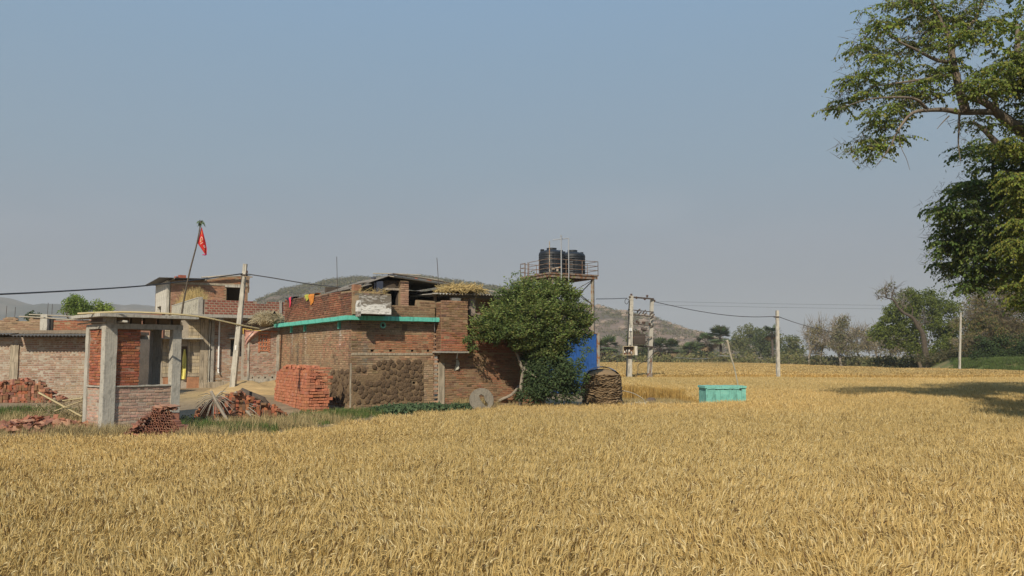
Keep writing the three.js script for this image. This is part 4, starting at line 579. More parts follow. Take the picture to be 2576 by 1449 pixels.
{
  const r = rng(15), d = 24.3, p = at(408, 1090, d), t = thing('roof_tile_stack', 'mound of stacked half round clay roof tiles before the hut', 'tile stack', [p.x, -.12, -d], 20);
  const put = (x, y, z, a, b, c) => { const m = new THREE.Mesh(tileG, tileMats[Math.floor(r() * 6)]); m.name = 'roof_tile'; m.position.set(x, y, z); m.rotation.set(a, b, c, 'YXZ'); m.castShadow = m.receiveShadow = true; t.add(m); };
  for (let j = 0; j < 11; j++) { const y = .05 + j * .075, x0 = -.62 + j * .035, x1 = .78 - j * .062, z = .38 - j * .035; for (let x = x0; x < x1; x += .062) put(x + rr(-.012, .012, r), y + rr(-.012, .012, r), z + rr(-.03, .03, r), rr(-.1, .1, r), -.25 + rr(-.08, .08, r) + (x > .3 ? -.55 : 0), (x < .1 ? -1.35 : -.6) + rr(-.15, .15, r)); }
  for (let i = 0; i < 34; i++) { const u = r(), x = lerp(-.95, -.45, u); put(x, .06 + u * .62 * r() + .05, rr(.0, .5, r), rr(-.5, .5, r), rr(-1.2, 1.6, r), rr(-.5, .5, r)); }
  for (let i = 0; i < 20; i++) { const x = rr(-.25, .35, r); put(x, .88 + rr(-.05, .04, r), rr(-.2, .15, r), rr(-.3, .3, r), rr(0, 3, r), rr(-.3, .3, r)); }
  mesh('tile_core', [rbox(1.3, .4, .5, .05, .15, -.05), rbox(.9, .38, .4, .0, .52, -.1)], MT.clayDark, t);
  for (let i = 0; i < 3; i++) mesh('flat_tile', rbox(.36, .02, .24, -.05 + i * .16, .93 + i * .012 - Math.abs(i - 1) * .03, .05, .006, .06, [.25, .4 * i, -.15]), MT.clayPale, t);
}
{ // heap of broken tiles, left
  const r = rng(16), d = 25.2, p = at(104, 1085, d), t = thing('broken_tile_heap', 'low heap of broken reddish clay tiles left of the hut', 'rubble heap', [p.x, gy(p.x, d), -d], 4);
  const sh = [0, 1, 2, 3, 4].map(i => { const rn = rng(90 + i); return chamfer(rr(.2, .36, rn), .026, rr(.14, .24, rn), .004, .03, rn); });
  for (let i = 0; i < 170; i++) { const x = rr(-1.35, 1.3, r), z = rr(-.75, .75, r), h = .34 * Math.max(0, 1 - (x / 1.5) ** 2) * Math.max(0, 1 - (z / .95) ** 2); const m = new THREE.Mesh(sh[i % 5], tileMats[Math.floor(r() * 6)]); m.name = 'tile_shard'; m.position.set(x, h * rr(.5, 1.1, r) + .02, z); m.rotation.set(rr(-.7, .9, r), rr(0, 6, r), rr(-.6, .6, r)); m.castShadow = m.receiveShadow = true; t.add(m); }
  mesh('heap_core', xf(new THREE.SphereGeometry(1, 16, 8), [0, -.08, 0], [0, 0, 0], [1.35, .32, .72]), MT.clayDark, t);
}
// poles and flags
function bambooPole(name, label, pts, r0, r1, mat, rings = 8) { const t = thing(name, label, 'pole', pts[0]); const o = pts[0]; const q = pts.map(p => p.clone().sub(o)); mesh('stem', tube(q, r0, r1, 7, 24), mat, t); const c = new THREE.CatmullRomCurve3(q, false, 'centripetal'); for (let i = 1; i < rings; i++) { const p = c.getPoint(i / rings), v = c.getTangent(i / rings); const g = new THREE.CylinderGeometry(1, 1, .02, 7); g.scale(lerp(r0, r1, i / rings) * 1.18, 1, lerp(r0, r1, i / rings) * 1.18); g.applyQuaternion(new THREE.Quaternion().setFromUnitVectors(V3(0, 1, 0), v)); g.translate(p.x, p.y, p.z); mesh('node_ring', clean(g), mat, t); } return t; }
bambooPole('bamboo_pole', 'long yellow bamboo pole lying along the edge of the hut roof', [at(196, 789, 24.9), at(300, 785, 24.9), at(420, 789, 25.0), at(505, 797, 25.4), at(600, 817, 26.2), at(652, 827, 26.8)], .035, .024, MT.bamboo, 12);
bambooPole('bamboo_pole', 'thin pale bamboo on the roof left of the hut', [at(48, 796, 27), at(120, 800, 27), at(180, 804, 27), at(262, 793, 26.5)], .024, .02, MT.bambooGrey, 6);
const flagShape = (pts, n, wave, z = 0) => { // pts: outline in metres; gently waved sheet with both faces
  const g = new THREE.ShapeGeometry(new THREE.Shape(pts.map(p => new THREE.Vector2(...p)))); return g; };
function clothSheet(corner, nu, nv, fn, thick = .004) { const P = [], U = [], idx = []; for (const s of [0, 1]) for (let j = 0; j <= nv; j++) for (let i = 0; i <= nu; i++) { const p = fn(i / nu, j / nv); P.push(p.x, p.y, p.z - s * thick); U.push(i / nu, j / nv); } const N = (nu + 1) * (nv + 1); for (let j = 0; j < nv; j++) for (let i = 0; i < nu; i++) { const a = j * (nu + 1) + i, b = a + 1, c = a + nu + 1, d = c + 1; idx.push(a, b, c, b, d, c, a + N, c + N, b + N, b + N, c + N, d + N); } const g = new THREE.BufferGeometry(); g.setAttribute('position', new THREE.Float32BufferAttribute(P, 3)); g.setAttribute('uv', new THREE.Float32BufferAttribute(U, 2)); g.setIndex(idx); g.computeVertexNormals(); return clean(g); }
{
  const D = 26.6, foot = at(455, 800, D), top = at(506, 556, D);
  bambooPole('flag_pole', 'thin dark leaning bamboo flag pole behind the hut roof', [foot, at(463, 752, D), at(478, 680, D), at(494, 618, D), top], .034, .018, MT.bambooDark, 10);
  const c = document.createElement('canvas'); c.width = 128; c.height = 256; const g = c.getContext('2d'); g.fillStyle = '#d8261c'; g.fillRect(0, 0, 128, 256); g.fillStyle = '#c81f4a'; g.fillRect(0, 0, 9, 256); g.fillRect(119, 0, 9, 256);
  g.strokeStyle = '#f3dcc8'; g.lineWidth = 7; g.beginPath(); g.arc(62, 104, 23, 2.2, 6.6); g.stroke(); g.lineWidth = 5; g.beginPath(); g.moveTo(30, 140); g.lineTo(86, 128); g.stroke(); g.fillStyle = '#b98a5a'; g.beginPath(); g.ellipse(60, 108, 11, 16, 0, 0, 7); g.fill();
  g.fillStyle = '#f4ece0'; g.fillRect(72, 158, 24, 24); g.strokeStyle = '#d8261c'; g.lineWidth = 3; g.beginPath(); g.moveTo(78, 164); g.lineTo(90, 176); g.moveTo(90, 164); g.lineTo(78, 176); g.stroke(); g.strokeStyle = '#f0a23a'; g.lineWidth = 7; g.beginPath(); g.moveTo(52, 188); g.lineTo(70, 206); g.lineTo(82, 210); g.lineTo(104, 232); g.stroke(); g.fillStyle = '#f0a23a'; g.fillRect(56, 34, 14, 26);
  const tx = new THREE.CanvasTexture(c); tx.colorSpace = THREE.SRGBColorSpace; tx.flipY = true;
  const t = thing('red_flag', 'red triangular flag with pale printed marks at the pole top', 'flag', top);
  const rel = (x, y, dz = 0) => at(x, y, D + dz).sub(top);
  const L = [[506, 572], [502, 590], [497, 612], [509, 630], [516, 640]], Rr = [[508, 572], [513, 592], [517, 608], [520, 624], [520, 641]];
  const geo = clothSheet(0, 10, 24, (u, v) => { const k = v * 4, i = Math.min(3, Math.floor(k)), f = k - i, a = [lerp(L[i][0], L[i + 1][0], f), lerp(L[i][1], L[i + 1][1], f)], b = [lerp(Rr[i][0], Rr[i + 1][0], f), lerp(Rr[i][1], Rr[i + 1][1], f)]; return rel(lerp(a[0], b[0], u), lerp(a[1], b[1], u), .05 * Math.sin(u * 5 + v * 4)); });
  { const uv = geo.attributes.uv; for (let i = 0; i < uv.count; i++) uv.setY(i, 1 - uv.getY(i)); }
  mesh('cloth', geo, new THREE.MeshPhysicalMaterial({ map: tx, side: 2, roughness: 1, transmission: .25, thickness: 0 }), t);
  mesh('curled_tip', tube([rel(518, 640), rel(515, 641.5, -.03), rel(509, 640.5, -.06)], .03, .015, 5), std([.5, .04, .16]), t);
  const gr = thing('leaf_tuft', 'small green leaf tuft tied to the flag pole tip', 'leaf bunch', top);
  mesh('leaves', leafBall(26, .09, .2, .035, [[.10, .16, .06], [.16, .22, .10], [.05, .08, .04]], rng(5), { droop: .8 }), DRYLEAF, gr);
}
{
  const D = 26.7, o = at(620, 826, D), rel = (x, y, dz = 0) => at(x, y, D + dz).sub(o), t = thing('faded_flag', 'faded pink triangular flag hanging from the bamboo pole end by the concrete pole', 'flag', o);
  const c = document.createElement('canvas'); c.width = c.height = 128; const g = c.getContext('2d'); g.fillStyle = '#cf9a86'; g.fillRect(0, 0, 128, 128); g.fillStyle = '#ecc9b4'; g.beginPath(); g.ellipse(66, 34, 22, 18, 0, 0, 7); g.fill(); g.strokeStyle = '#e9c6b2'; g.lineWidth = 5; g.beginPath(); g.arc(76, 38, 34, -.2, 2.4); g.stroke(); g.fillRect(60, 70, 8, 22);
  const tx = new THREE.CanvasTexture(c); tx.colorSpace = THREE.SRGBColorSpace;
  const geo = clothSheet(0, 10, 14, (u, v) => rel(lerp(lerp(613, 618, v), lerp(657, 622, v), u), lerp(lerp(828, 868, v), lerp(832, 866, v), u) + (1 - Math.abs(u * 2 - 1)) * 4 * (1 - v), .06 * Math.sin(u * 6 + v * 3)));
  { const uv = geo.attributes.uv; for (let i = 0; i < uv.count; i++) uv.setY(i, 1 - uv.getY(i)); }
  mesh('cloth', geo, new THREE.MeshPhysicalMaterial({ map: tx, side: 2, roughness: 1, transmission: .3, thickness: 0 }), t);
  mesh('gold_fringe', [tube([rel(612, 826, -.03), rel(612, 840, -.03)], .022, .012, 5), tube([rel(612, 827, -.03), rel(640, 831, -.03), rel(657, 832, -.03)], .012, .01, 5)], std([.75, .5, .12]), t);
  mesh('hem_tail', tube([rel(617, 866), rel(619, 890, .05), rel(621, 905, .08)], .012, .02, 5), std([.55, .3, .22]), t);
}
function concretePole(label, foot, top, w0, w1, extra) { const t = thing('concrete_pole', label, 'utility pole', foot), v = top.clone().sub(foot), n = 10; const g = new THREE.CylinderGeometry(w1 * .72, w0 * .72, v.length(), 4, 12); g.rotateY(Math.PI / 4); g.translate(0, v.length() / 2, 0); const p = g.attributes.position; for (let i = 0; i < p.count; i++) { p.setX(i, p.getX(i) + (noise(p.getY(i) * 3, 1) - .5) * .012); } g.applyQuaternion(new THREE.Quaternion().setFromUnitVectors(V3(0, 1, 0), v.clone().normalize())); const g2 = uvBox(g.toNonIndexed()); g2.computeVertexNormals(); mesh('shaft', g2, MT.plaster, t); extra?.(t, v); return t; }
{
  const D = 38, f = at(584, 992, D), tp = at(617, 664, D);
  concretePole('leaning concrete utility pole standing in sand before the brick store', f, tp, .25, .16, (t, v) => {
    const on = k => v.clone().multiplyScalar(k); mesh('clamp', rbox(.26, .05, .26, on(.915).x, on(.915).y, on(.915).z), MT.iron, t); mesh('bracket', beam(on(.90).add(V3(.05, 0, .1)), on(.90).add(V3(.42, -.02, .1)), .05), MT.wood, t); mesh('insulator', cyl(.05, .04, .12, on(.93).x + .12, on(.93).y + .05, on(.93).z, 8), MT.porcelain, t);
    mesh('wire_strap', tube([on(.52).add(V3(-.1, 0, .13)), on(.525).add(V3(.14, .03, .14)), on(.53).add(V3(.42, .06, .1))], .012, .012, 5), MT.iron, t); mesh('down_wire', tube([on(.9).add(V3(.1, 0, .12)), on(.85).add(V3(.06, 0, .13)), on(.81).add(V3(.16, 0, .13)), on(.77).add(V3(.13, 0, .12))], .01, .01, 4), MT.cable, t);
    mesh('paint_mark', rbox(.06, .22, .01, on(.355).x - .01, on(.355).y, on(.355).z + .125, 0, .1, [0, 0, -.1]), MT.white, t); });
  const cab = (name, label, pts, r = .022) => { const o = pts[0], t = thing(name, label, 'cable', o); mesh('cable', tube(pts.map(p => p.clone().sub(o)), r, r, 5, 30), MT.cable, t); return t; };
  const hook = at(613, 688, D);
  cab('power_cable', 'black twisted cable running from the left edge to the leaning concrete pole', [at(-60, 742, 24), at(0, 740, 25), at(180, 731, 29), at(372, 718, 33), at(500, 703, 35.5), hook], .028);
  cab('power_cable', 'black cable sagging from the leaning concrete pole to the house roof', [hook, at(680, 698, 38), at(770, 713, 38), at(850, 722, 38), at(893, 727, 37.8)], .026);
  cab('power_cable', 'dark cable between the water tower leg and the transformer poles', [at(1500, 752, 60), at(1540, 751.5, 68), at(1578, 750, 78)], .03);
  cab('power_cable', 'dark cable sagging between the transformer poles and the field pole', [at(1646, 759, 79.5), at(1700, 771, 80), at(1760, 783, 80), at(1830, 793, 80), at(1890, 797, 80), at(1957, 796, 80)], .034);
  cab('power_cable', 'dark cable running from the field pole towards the dry trees', [at(1957, 796, 80), at(1990, 808, 90), at(2040, 823, 110), at(2090, 834, 135), at(2140, 842, 165)], .036);
  for (const y of [766, 775]) cab('power_line', y === 766 ? 'upper of two faint high wires over the distant right trees' : 'lower of two faint high wires over the distant right trees', [at(1640, y - 8, 150), at(2000, y - 1, 150), at(2576, y + 6, 150), at(2700, y + 7, 150)], .018);
  cab('thin_wire', 'thin pale wire drooping from the blue shed to the fuse box', [at(1440, 862, 58), at(1490, 884, 65), at(1530, 893, 72), at(1566, 897, 78)], .014);
}
{
  const D = 80, f = at(1958, 985, D), tp = at(1955, 781, D); concretePole('straight pale concrete pole alone in the wheat field', f, tp, .34, .26, (t, v) => mesh('clamp', rbox(.42, .1, .42, 0, v.y * .92, 0), MT.iron, t));
  const f2 = at(2414, 928, 91), t2 = at(2417, 786, 91); concretePole('thin concrete pole before the brown thicket on the right', f2, t2, .18, .14);
}
{ // transformer on two poles
  const D = 79, o = at(1582, 975, D), t = thing('transformer_station', 'pole mounted transformer hung between two concrete poles with cross arms', 'transformer', o), rel = (x, y, dz = 0) => at(x, y, D + dz).sub(o);
  const P1 = [rel(1582, 985), rel(1588, 744)], P2 = [rel(1633, 975, 1.5), rel(1640, 752, 1.5)]; const sq = (a, b, w0, w1) => { const v = b.clone().sub(a), g = new THREE.CylinderGeometry(w1 * .7, w0 * .7, v.length(), 4, 6); g.rotateY(.9); g.translate(0, v.length() / 2, 0); g.applyQuaternion(new THREE.Quaternion().setFromUnitVectors(V3(0, 1, 0), v.clone().normalize())); g.translate(a.x, a.y, a.z); const q = uvBox(g.toNonIndexed()); q.computeVertexNormals(); return q; };
  mesh('pole', sq(...P1, .46, .36), MT.plaster, t); mesh('pole', sq(...P2, .42, .32), MT.concretePale, t);
  const arms = [[747, 752, .14], [779, 785, .08], [791, 797, .08], [814, 820, .08], [869, 873, .14]]; for (const [a, b, w] of arms) mesh('cross_arm', beam(rel(1583, a, -.2), rel(1644, b, 1.3), w, w), MT.iron, t);
  mesh('strap', beam(rel(1580, 850, -.3), rel(1640, 848, 1.2), .06, .1), MT.rust, t);
  const ins = (x, y, dz = .4, s = 1) => mesh('insulator', [cyl(.07 * s, .07 * s, .24 * s, rel(x, y, dz).x, rel(x, y, dz).y, rel(x, y, dz).z, 8), cyl(.13 * s, .13 * s, .05, rel(x, y, dz).x, rel(x, y, dz).y + .06, rel(x, y, dz).z, 8), cyl(.12 * s, .12 * s, .05, rel(x, y, dz).x, rel(x, y, dz).y - .04, rel(x, y, dz).z, 8)], MT.porcelain, t);
  for (const [x, y, z] of [[1588, 742, 0], [1601, 749, .2], [1622, 752, .8], [1628, 745, 1], [1646, 757, 1.5], [1592, 812, .1], [1602, 809, .3], [1606, 812, .4], [1617, 812, .7], [1621, 812, .9], [1634, 815, 1.2]]) ins(x, y, z);
  for (const [x, y] of [[1606, 781], [1620, 784], [1609, 788], [1623, 790], [1638, 788], [1642, 794]]) { const p = rel(x, y, .5); mesh('fuse_cutout', tube([[p.x - .12, p.y - .2, p.z], [p.x, p.y, p.z], [p.x + .18, p.y + .15, p.z]], .09, .06, 6), MT.iron, t); }
  const c = rel(1607, 862, .5); mesh('transformer_tank', [rbox(1.15, .95, .85, c.x, c.y + .28, c.z, 0, .3), rbox(1.28, .07, .98, c.x, c.y + .79, c.z)], MT.iron, t);
  for (let i = 0; i < 9; i++) mesh('radiator_fin', rbox(.03, .6, .14, c.x - .5 + i * .125, c.y + .25, c.z + .49), MT.iron, t);
  mesh('radiator', rbox(.36, .75, .6, c.x - .72, c.y + .35, c.z, 0, .2), MT.dark, t);
  for (const x of [-.35, -.12, .1]) mesh('bushing', [cyl(.06, .04, .4, c.x + x - .1, c.y + 1.0, c.z, 8), cyl(.1, .1, .04, c.x + x - .1, c.y + .98, c.z, 8), cyl(.09, .09, .04, c.x + x - .1, c.y + 1.07, c.z, 8)], MT.porcelain, t);
  mesh('conservator', [cyl(.16, .16, .55, c.x + .5, c.y + 1.3, c.z, 10, [0, 0, 1.3]), bar([c.x + .3, c.y + .8, c.z], [c.x + .42, c.y + 1.2, c.z], .05)], MT.iron, t);
  const b = rel(1581, 882, -.4), fb = mesh('fuse_box', [rbox(1.1, .06, .5, b.x, b.y + .41, b.z), rbox(1.1, .06, .5, b.x, b.y - .41, b.z), rbox(.06, .76, .5, b.x - .52, b.y, b.z), rbox(.06, .76, .5, b.x + .52, b.y, b.z), rbox(1, .76, .05, b.x, b.y, b.z - .22)], MT.plasterYellow, t);
  mesh('fuse_board', [rbox(.9, .7, .05, b.x - .02, b.y, b.z - .16)], MT.rust, fb); for (let i = 0; i < 7; i++) mesh('fuse', rbox(.09, .2, .08, b.x - .36 + i * .11, b.y + rr(-.2, .2), b.z - .1, 0, .1, [0, 0, rr(-.3, .3)]), i % 2 ? MT.dark : MT.white, fb);
  mesh('box_door', rbox(.34, .86, .05, b.x + .68, b.y, b.z + .16, 0, .1, [0, -.6, 0]), MT.plasterWhite, fb);
  mesh('number_plate', rbox(.24, .3, .02, rel(1586, 829, -.3).x, rel(1586, 829, -.3).y, rel(1586, 829, -.3).z), MT.white, t);
  mesh('service_cable', tube([rel(1618, 870, .6), rel(1640, 845, 1.6), rel(1646, 862, 1.5), rel(1643, 888, 1.2), rel(1626, 907, .7), rel(1606, 918, .4), rel(1604, 940, .2), rel(1588, 962, 0)], .035, .03, 5, 30), MT.cable, t);
  mesh('wire_coil', tube([rel(1584, 755), rel(1575, 752), rel(1572, 760), rel(1577, 765), rel(1583, 756), rel(1582, 775), rel(1574, 792)], .03, .025, 5, 30), MT.cable, t);
  mesh('cable_riser', tube([rel(1583, 755, -.3), rel(1579, 850, -.35), rel(1575, 960, -.3)], .05, .05, 5), MT.cable, t);
  mesh('stay_wire', bar(rel(1560, 880, 0), rel(1545, 955, -1), .012), MT.cable, t); mesh('foot_box', rbox(.5, .4, .4, rel(1634, 944, 1.3).x, rel(1634, 944, 1.3).y, rel(1634, 944, 1.3).z), MT.rust, t); mesh('side_channel', beam(rel(1638, 900, 1.2), rel(1633, 960, 1.2), .14), MT.rust, t);
}
{ // water tower: square steel staging seen corner on
  const D = 59, c = at(1409, 885, D), o = [c.x, -.35, -D - 1.2], t = thing('water_tower', 'steel water tower with railed platform carrying two black tanks', 'water tower', o, 29), H = at(1409, 694, D - 1.5).y + .35, W = 1.82;
  const legs = [[-W, -W], [W, -W], [W, W], [-W, W]];
  for (const [x, z] of legs) mesh('leg', [rbox(.30, H, .03, x, H / 2, z + Math.sign(-z) * .1), rbox(.03, H, .28, x + Math.sign(-x) * .1, H / 2, z)], x === -W && z === W ? MT.rust : MT.steelPale, t);
  for (let f = 0; f < 4; f++) { const a = legs[f], b = legs[(f + 1) % 4]; for (let k = 0; k < 4; k++) { const y0 = H - .1 - k * 1.95, y1 = y0 - 1.85; if (y1 < 0) continue; mesh('brace', beam([a[0], y0, a[1]], [b[0], y1, b[1]], .075, .03), k ? MT.rust : MT.iron, t); mesh('brace', beam([b[0], y0, b[1]], [a[0], y1, a[1]], .07, .03), MT.iron, t); mesh('tie', beam([a[0], y1 - .04, a[1]], [b[0], y1 - .04, b[1]], .1, .08), MT.rust, t); mesh('gusset', rbox(.22, .22, .22, (a[0] + b[0]) / 2, (y0 + y1) / 2, (a[1] + b[1]) / 2), MT.iron, t); } }
  const PW = 2.1; mesh('platform', [rbox(2 * PW, .1, 2 * PW, 0, H + .2, 0, .01, .5)], MT.rust, t);
  for (const s of [-1, 1]) { mesh('platform_beam', [rbox(2 * PW - .1, .22, .1, 0, H + .04, s * (PW - .12))], MT.rust, t); mesh('platform_beam', rbox(.1, .2, 2 * PW - .4, s * (PW - .12), H + .05, 0), MT.rust, t); }
  for (let i = -2; i <= 2; i++) mesh('joist', rbox(2 * PW - .5, .14, .08, 0, H + .08, i * .8), MT.iron, t);
  const py = H + .25, rail = (a, b, n) => { for (let i = 0; i <= n; i++) { const x = lerp(a[0], b[0], i / n), z = lerp(a[1], b[1], i / n); mesh('railing_post', bar([x, py, z], [x, py + .98, z], .024), MT.rust, t); } for (const h of [.32, .64, .97]) mesh('railing_bar', bar([a[0], py + h, a[1]], [b[0], py + h, b[1]], .022), MT.rust, t); };
  const q = PW - .03; rail([-q, -q], [q, -q], 3); rail([q, -q], [q, q], 3); rail([q, q], [-q, q], 3); rail([-q, q], [-q, q - 2.9], 2); rail([-q, -q], [-q, -q + .7], 1);
  for (const z of [-q + .74, -q + 1.2]) mesh('ladder_rail', bar([-q - .06, .2, z], [-q - .06, py + .98, z], .03), MT.rust, t); for (let i = 0; i < 24; i++) mesh('ladder_rung', bar([-q - .06, .6 + i * .32, -q + .74], [-q - .06, .6 + i * .32, -q + 1.2], .015), MT.rust, t);
  mesh('corner_post', bar([-q, py, q], [-q, py + 2.2, q], .035), MT.steelPale, t);
  const p1 = [-1.17, q + .12], p2 = [-.54, q + .12]; mesh('supply_pipe', [bar([p1[0], .3, p1[1]], [p1[0], py + 2.6, p1[1]], .042, 8), cyl(.07, .07, .1, p1[0], py + 2.62, p1[1], 8)], MT.galv, t); mesh('supply_pipe', [bar([p2[0], .3, p2[1]], [p2[0], py + 2.5, p2[1]], .038, 8), bar([p2[0], py + 2.5, p2[1]], [-1.6, py + 2.36, q - .3], .035, 6)], MT.galv, t);
  mesh('outlet_valve', [bar([-1.75, py + .28, q - .1], [-1.2, py + .38, q + .1], .05, 8), cyl(.09, .09, .2, -1.75, py + .25, q - .05, 8, [0, 0, 1.57]), cyl(.09, .09, .16, -1.4, py + .18, q - .02, 8)], MT.steelPale, t);
  mesh('junction_box', rbox(.5, .32, .14, -1.3, H - .75, W - .05), MT.steelPale, t);
  const prof = [[0, 0], [.93, 0], [.95, .06]]; for (let i = 0; i < 9; i++) { const y = .12 + i * .185; prof.push([.95, y], [.95, y + .10], [.925, y + .125], [.925, y + .16]); } prof.push([.93, 1.80], [.86, 1.9], [.55, 2.03], [.36, 2.05], [.36, 2.17], [.33, 2.19], [0, 2.2]);
  const mk = (x, z, label) => { const w = toW(x, 0, z, o, 29), k = thing('water_tank', label, 'water tank', [w.x, py - .35, w.z], 20); k.scale.y = .87; mesh('tank_body', clean(new THREE.LatheGeometry(prof.map(p => new THREE.Vector2(...p)), 40)), MT.tank, k); mesh('tank_lid', clean(new THREE.CylinderGeometry(.37, .37, .06, 24).translate(0, 2.2, 0)), MT.tank, k); for (const s of [-1, 1]) mesh('lifting_lug', rbox(.22, .24, .22, s * .74, 1.98, 0, 0, .2), MT.tank, k); mesh('lid_shine_band', clean(new THREE.ConeGeometry(.62, .14, 32, 1, true).translate(0, 2.02, .0)), std([.03, .033, .038], { roughness: .3 }), k); };
  mk(-.95, .55, 'black ribbed plastic water tank, nearer one beside the corner post on the tower'); mk(1.05, .25, 'black ribbed plastic water tank, farther one beside the two steel pipes on the tower');
  const s = thing('blue_shed', 'bright blue corrugated sheet cabin at the foot of the water tower', 'shed', [4.17, -.4, -58.8], 29);
  const sh = at(1500, 841, D).y + .4; for (let i = 0; i < 11; i++) mesh('wall_sheet', rbox(.27, sh, .03, -1.75 + i * .28, sh / 2, 1.55 - (i % 2) * .02), MT.blue, s); for (let i = 0; i < 12; i++) mesh('wall_sheet', rbox(.03, sh, .27, -1.88 + (i % 2) * .02, sh / 2, 1.45 - i * .28), MT.blue, s);
  mesh('roof_sheet', rbox(3.3, .04, 3.5, -.33, sh + .03, -.15), MT.rust, s); mesh('frame_post', rbox(.16, sh + .1, .16, 1.33, sh / 2, 1.55), MT.steelPale, s); mesh('rear_sheet', [rbox(3.1, sh, .03, -.3, sh / 2, -1.85), rbox(.03, sh, 3.3, 1.24, sh / 2, -.15)], MT.blue, s);
}
{ // round stack of dung cakes under a tarpaulin
  const D = 38, r = rng(21), c = at(1519, 1000, D), t = thing('dung_cake_stack', 'round stack of flat brown dung cakes beside the shrub tree', 'dung cake stack', [c.x, -.1, -D - .7]), shapes = [0, 1, 2, 3].map(i => { const g = new THREE.SphereGeometry(1, 9, 5), p = g.attributes.position; for (let k = 0; k < p.count; k++) { const x = p.getX(k), z = p.getZ(k), s = 1 + (noise(x * 2 + i * 7, z * 2) - .5) * .5; p.setXYZ(k, x * .15 * s, p.getY(k) * .03 + Math.sin(x * 3 + i) * .018, z * .12 * s); } g.computeVertexNormals(); return clean(g); });
  const RX = .84, rows = 26; mesh('stack_core', cyl(.80, .70, 1.5, 0, .75, 0, 20), std([.055, .036, .02]), t); mesh('top_plaster', [xf(new THREE.SphereGeometry(1, 24, 10), [0, 1.42, 0], [0, 0, 0], [.77, .34, .77])], MT.dungPale, t);
  const list = []; for (let j = 0; j < rows; j++) for (let k = 0; k < 34; k++) { const a = k / 34 * 6.283 + (j % 2) * .09 + rr(-.05, .05, r), y = .03 + j * .0575 + rr(-.015, .015, r), R0 = RX * (1 - .08 * sstep(.9, 1.5, y)); if (j > 21 && r() < .5 + .4 * Math.cos(a - 4.4)) continue; list.push([a, y, R0 + rr(-.05, .04, r)]); }
  list.sort((p, q) => Math.sin(q[0]) - Math.sin(p[0])); const put = (p, o) => { o.position.set(Math.cos(p[0]) * p[2], p[1], Math.sin(p[0]) * p[2]); o.rotation.set(rr(-.25, .25, r), -p[0] + Math.PI / 2 + rr(-.3, .3, r), rr(-.3, .3, r)); o.scale.setScalar(rr(.75, 1.1, r)); };
  list.slice(0, 298).forEach((p, i) => { const m = new THREE.Mesh(shapes[i % 4], i % 3 ? MT.dungPale : brickMat([.25, .175, .1])); m.name = 'dung_cake'; m.castShadow = m.receiveShadow = true; put(p, m); t.add(m); });
  const rest = list.slice(298), im = new THREE.InstancedMesh(shapes[1], MT.dungPale, rest.length); im.name = 'dung_cakes'; im.userData.kind = 'stuff'; im.castShadow = im.receiveShadow = true; rest.forEach((p, i) => { put(p, DUMMY); DUMMY.updateMatrix(); im.setMatrixAt(i, DUMMY.matrix); }); t.add(im);
  const tp = thing('tarpaulin', 'dark blue grey tarpaulin strip draped over the dung cake stack', 'tarpaulin', [c.x, -.1, -D - .7]);
  mesh('sheet', clothSheet(0, 40, 8, (u, v) => { const th = lerp(-.15, 1.06, u) * Math.PI, rx = .86 + .02 * Math.sin(u * 30), x = -Math.cos(th) * rx, drop = u < .22 ? (0.22 - u) * 1.4 : 0; return V3(x, 1.22 + Math.max(-.3, Math.sin(th)) * .62 - drop * .5 + .03 * Math.sin(u * 25 + v * 6), .32 - v * .8 + .03 * Math.sin(u * 18)); }, .012), std([.16, .165, .21], { roughness: .45, side: 2 }), tp);
  mesh('orange_rag', clothSheet(0, 4, 6, (u, v) => V3(-.93 - u * .08, .95 - v * .35, .1 - u * .2), .01), std([.5, .16, .04], { side: 2 }), tp);
}
const rockG = (s, seed) => { const g = new THREE.IcosahedronGeometry(1, 2), p = g.attributes.position; for (let i = 0; i < p.count; i++) { const v = V3().fromBufferAttribute(p, i), k = 1 + (n3(v.x * 1.4 + seed, v.y * 1.4, v.z * 1.4) - .5) * .9; p.setXYZ(i, v.x * k * s[0], v.y * k * s[1], v.z * k * s[2]); } g.computeVertexNormals(); return uvBox(g); };
function rock(label, x, d, y, s, mat, seed, cat = 'stone') { const m = mesh('stone', rockG(s, seed), mat); m.position.set(x, y, -d); tag(m, label, cat); return m; }
{ const p = at(1636, 993, 40.5); rock('dark grey boulder on the bare patch right of the dung stack', p.x, 40.5, -.05, [.32, .28, .26], std([.16, .12, .10], { map: T.concrete, bump: .02 }), 3); }
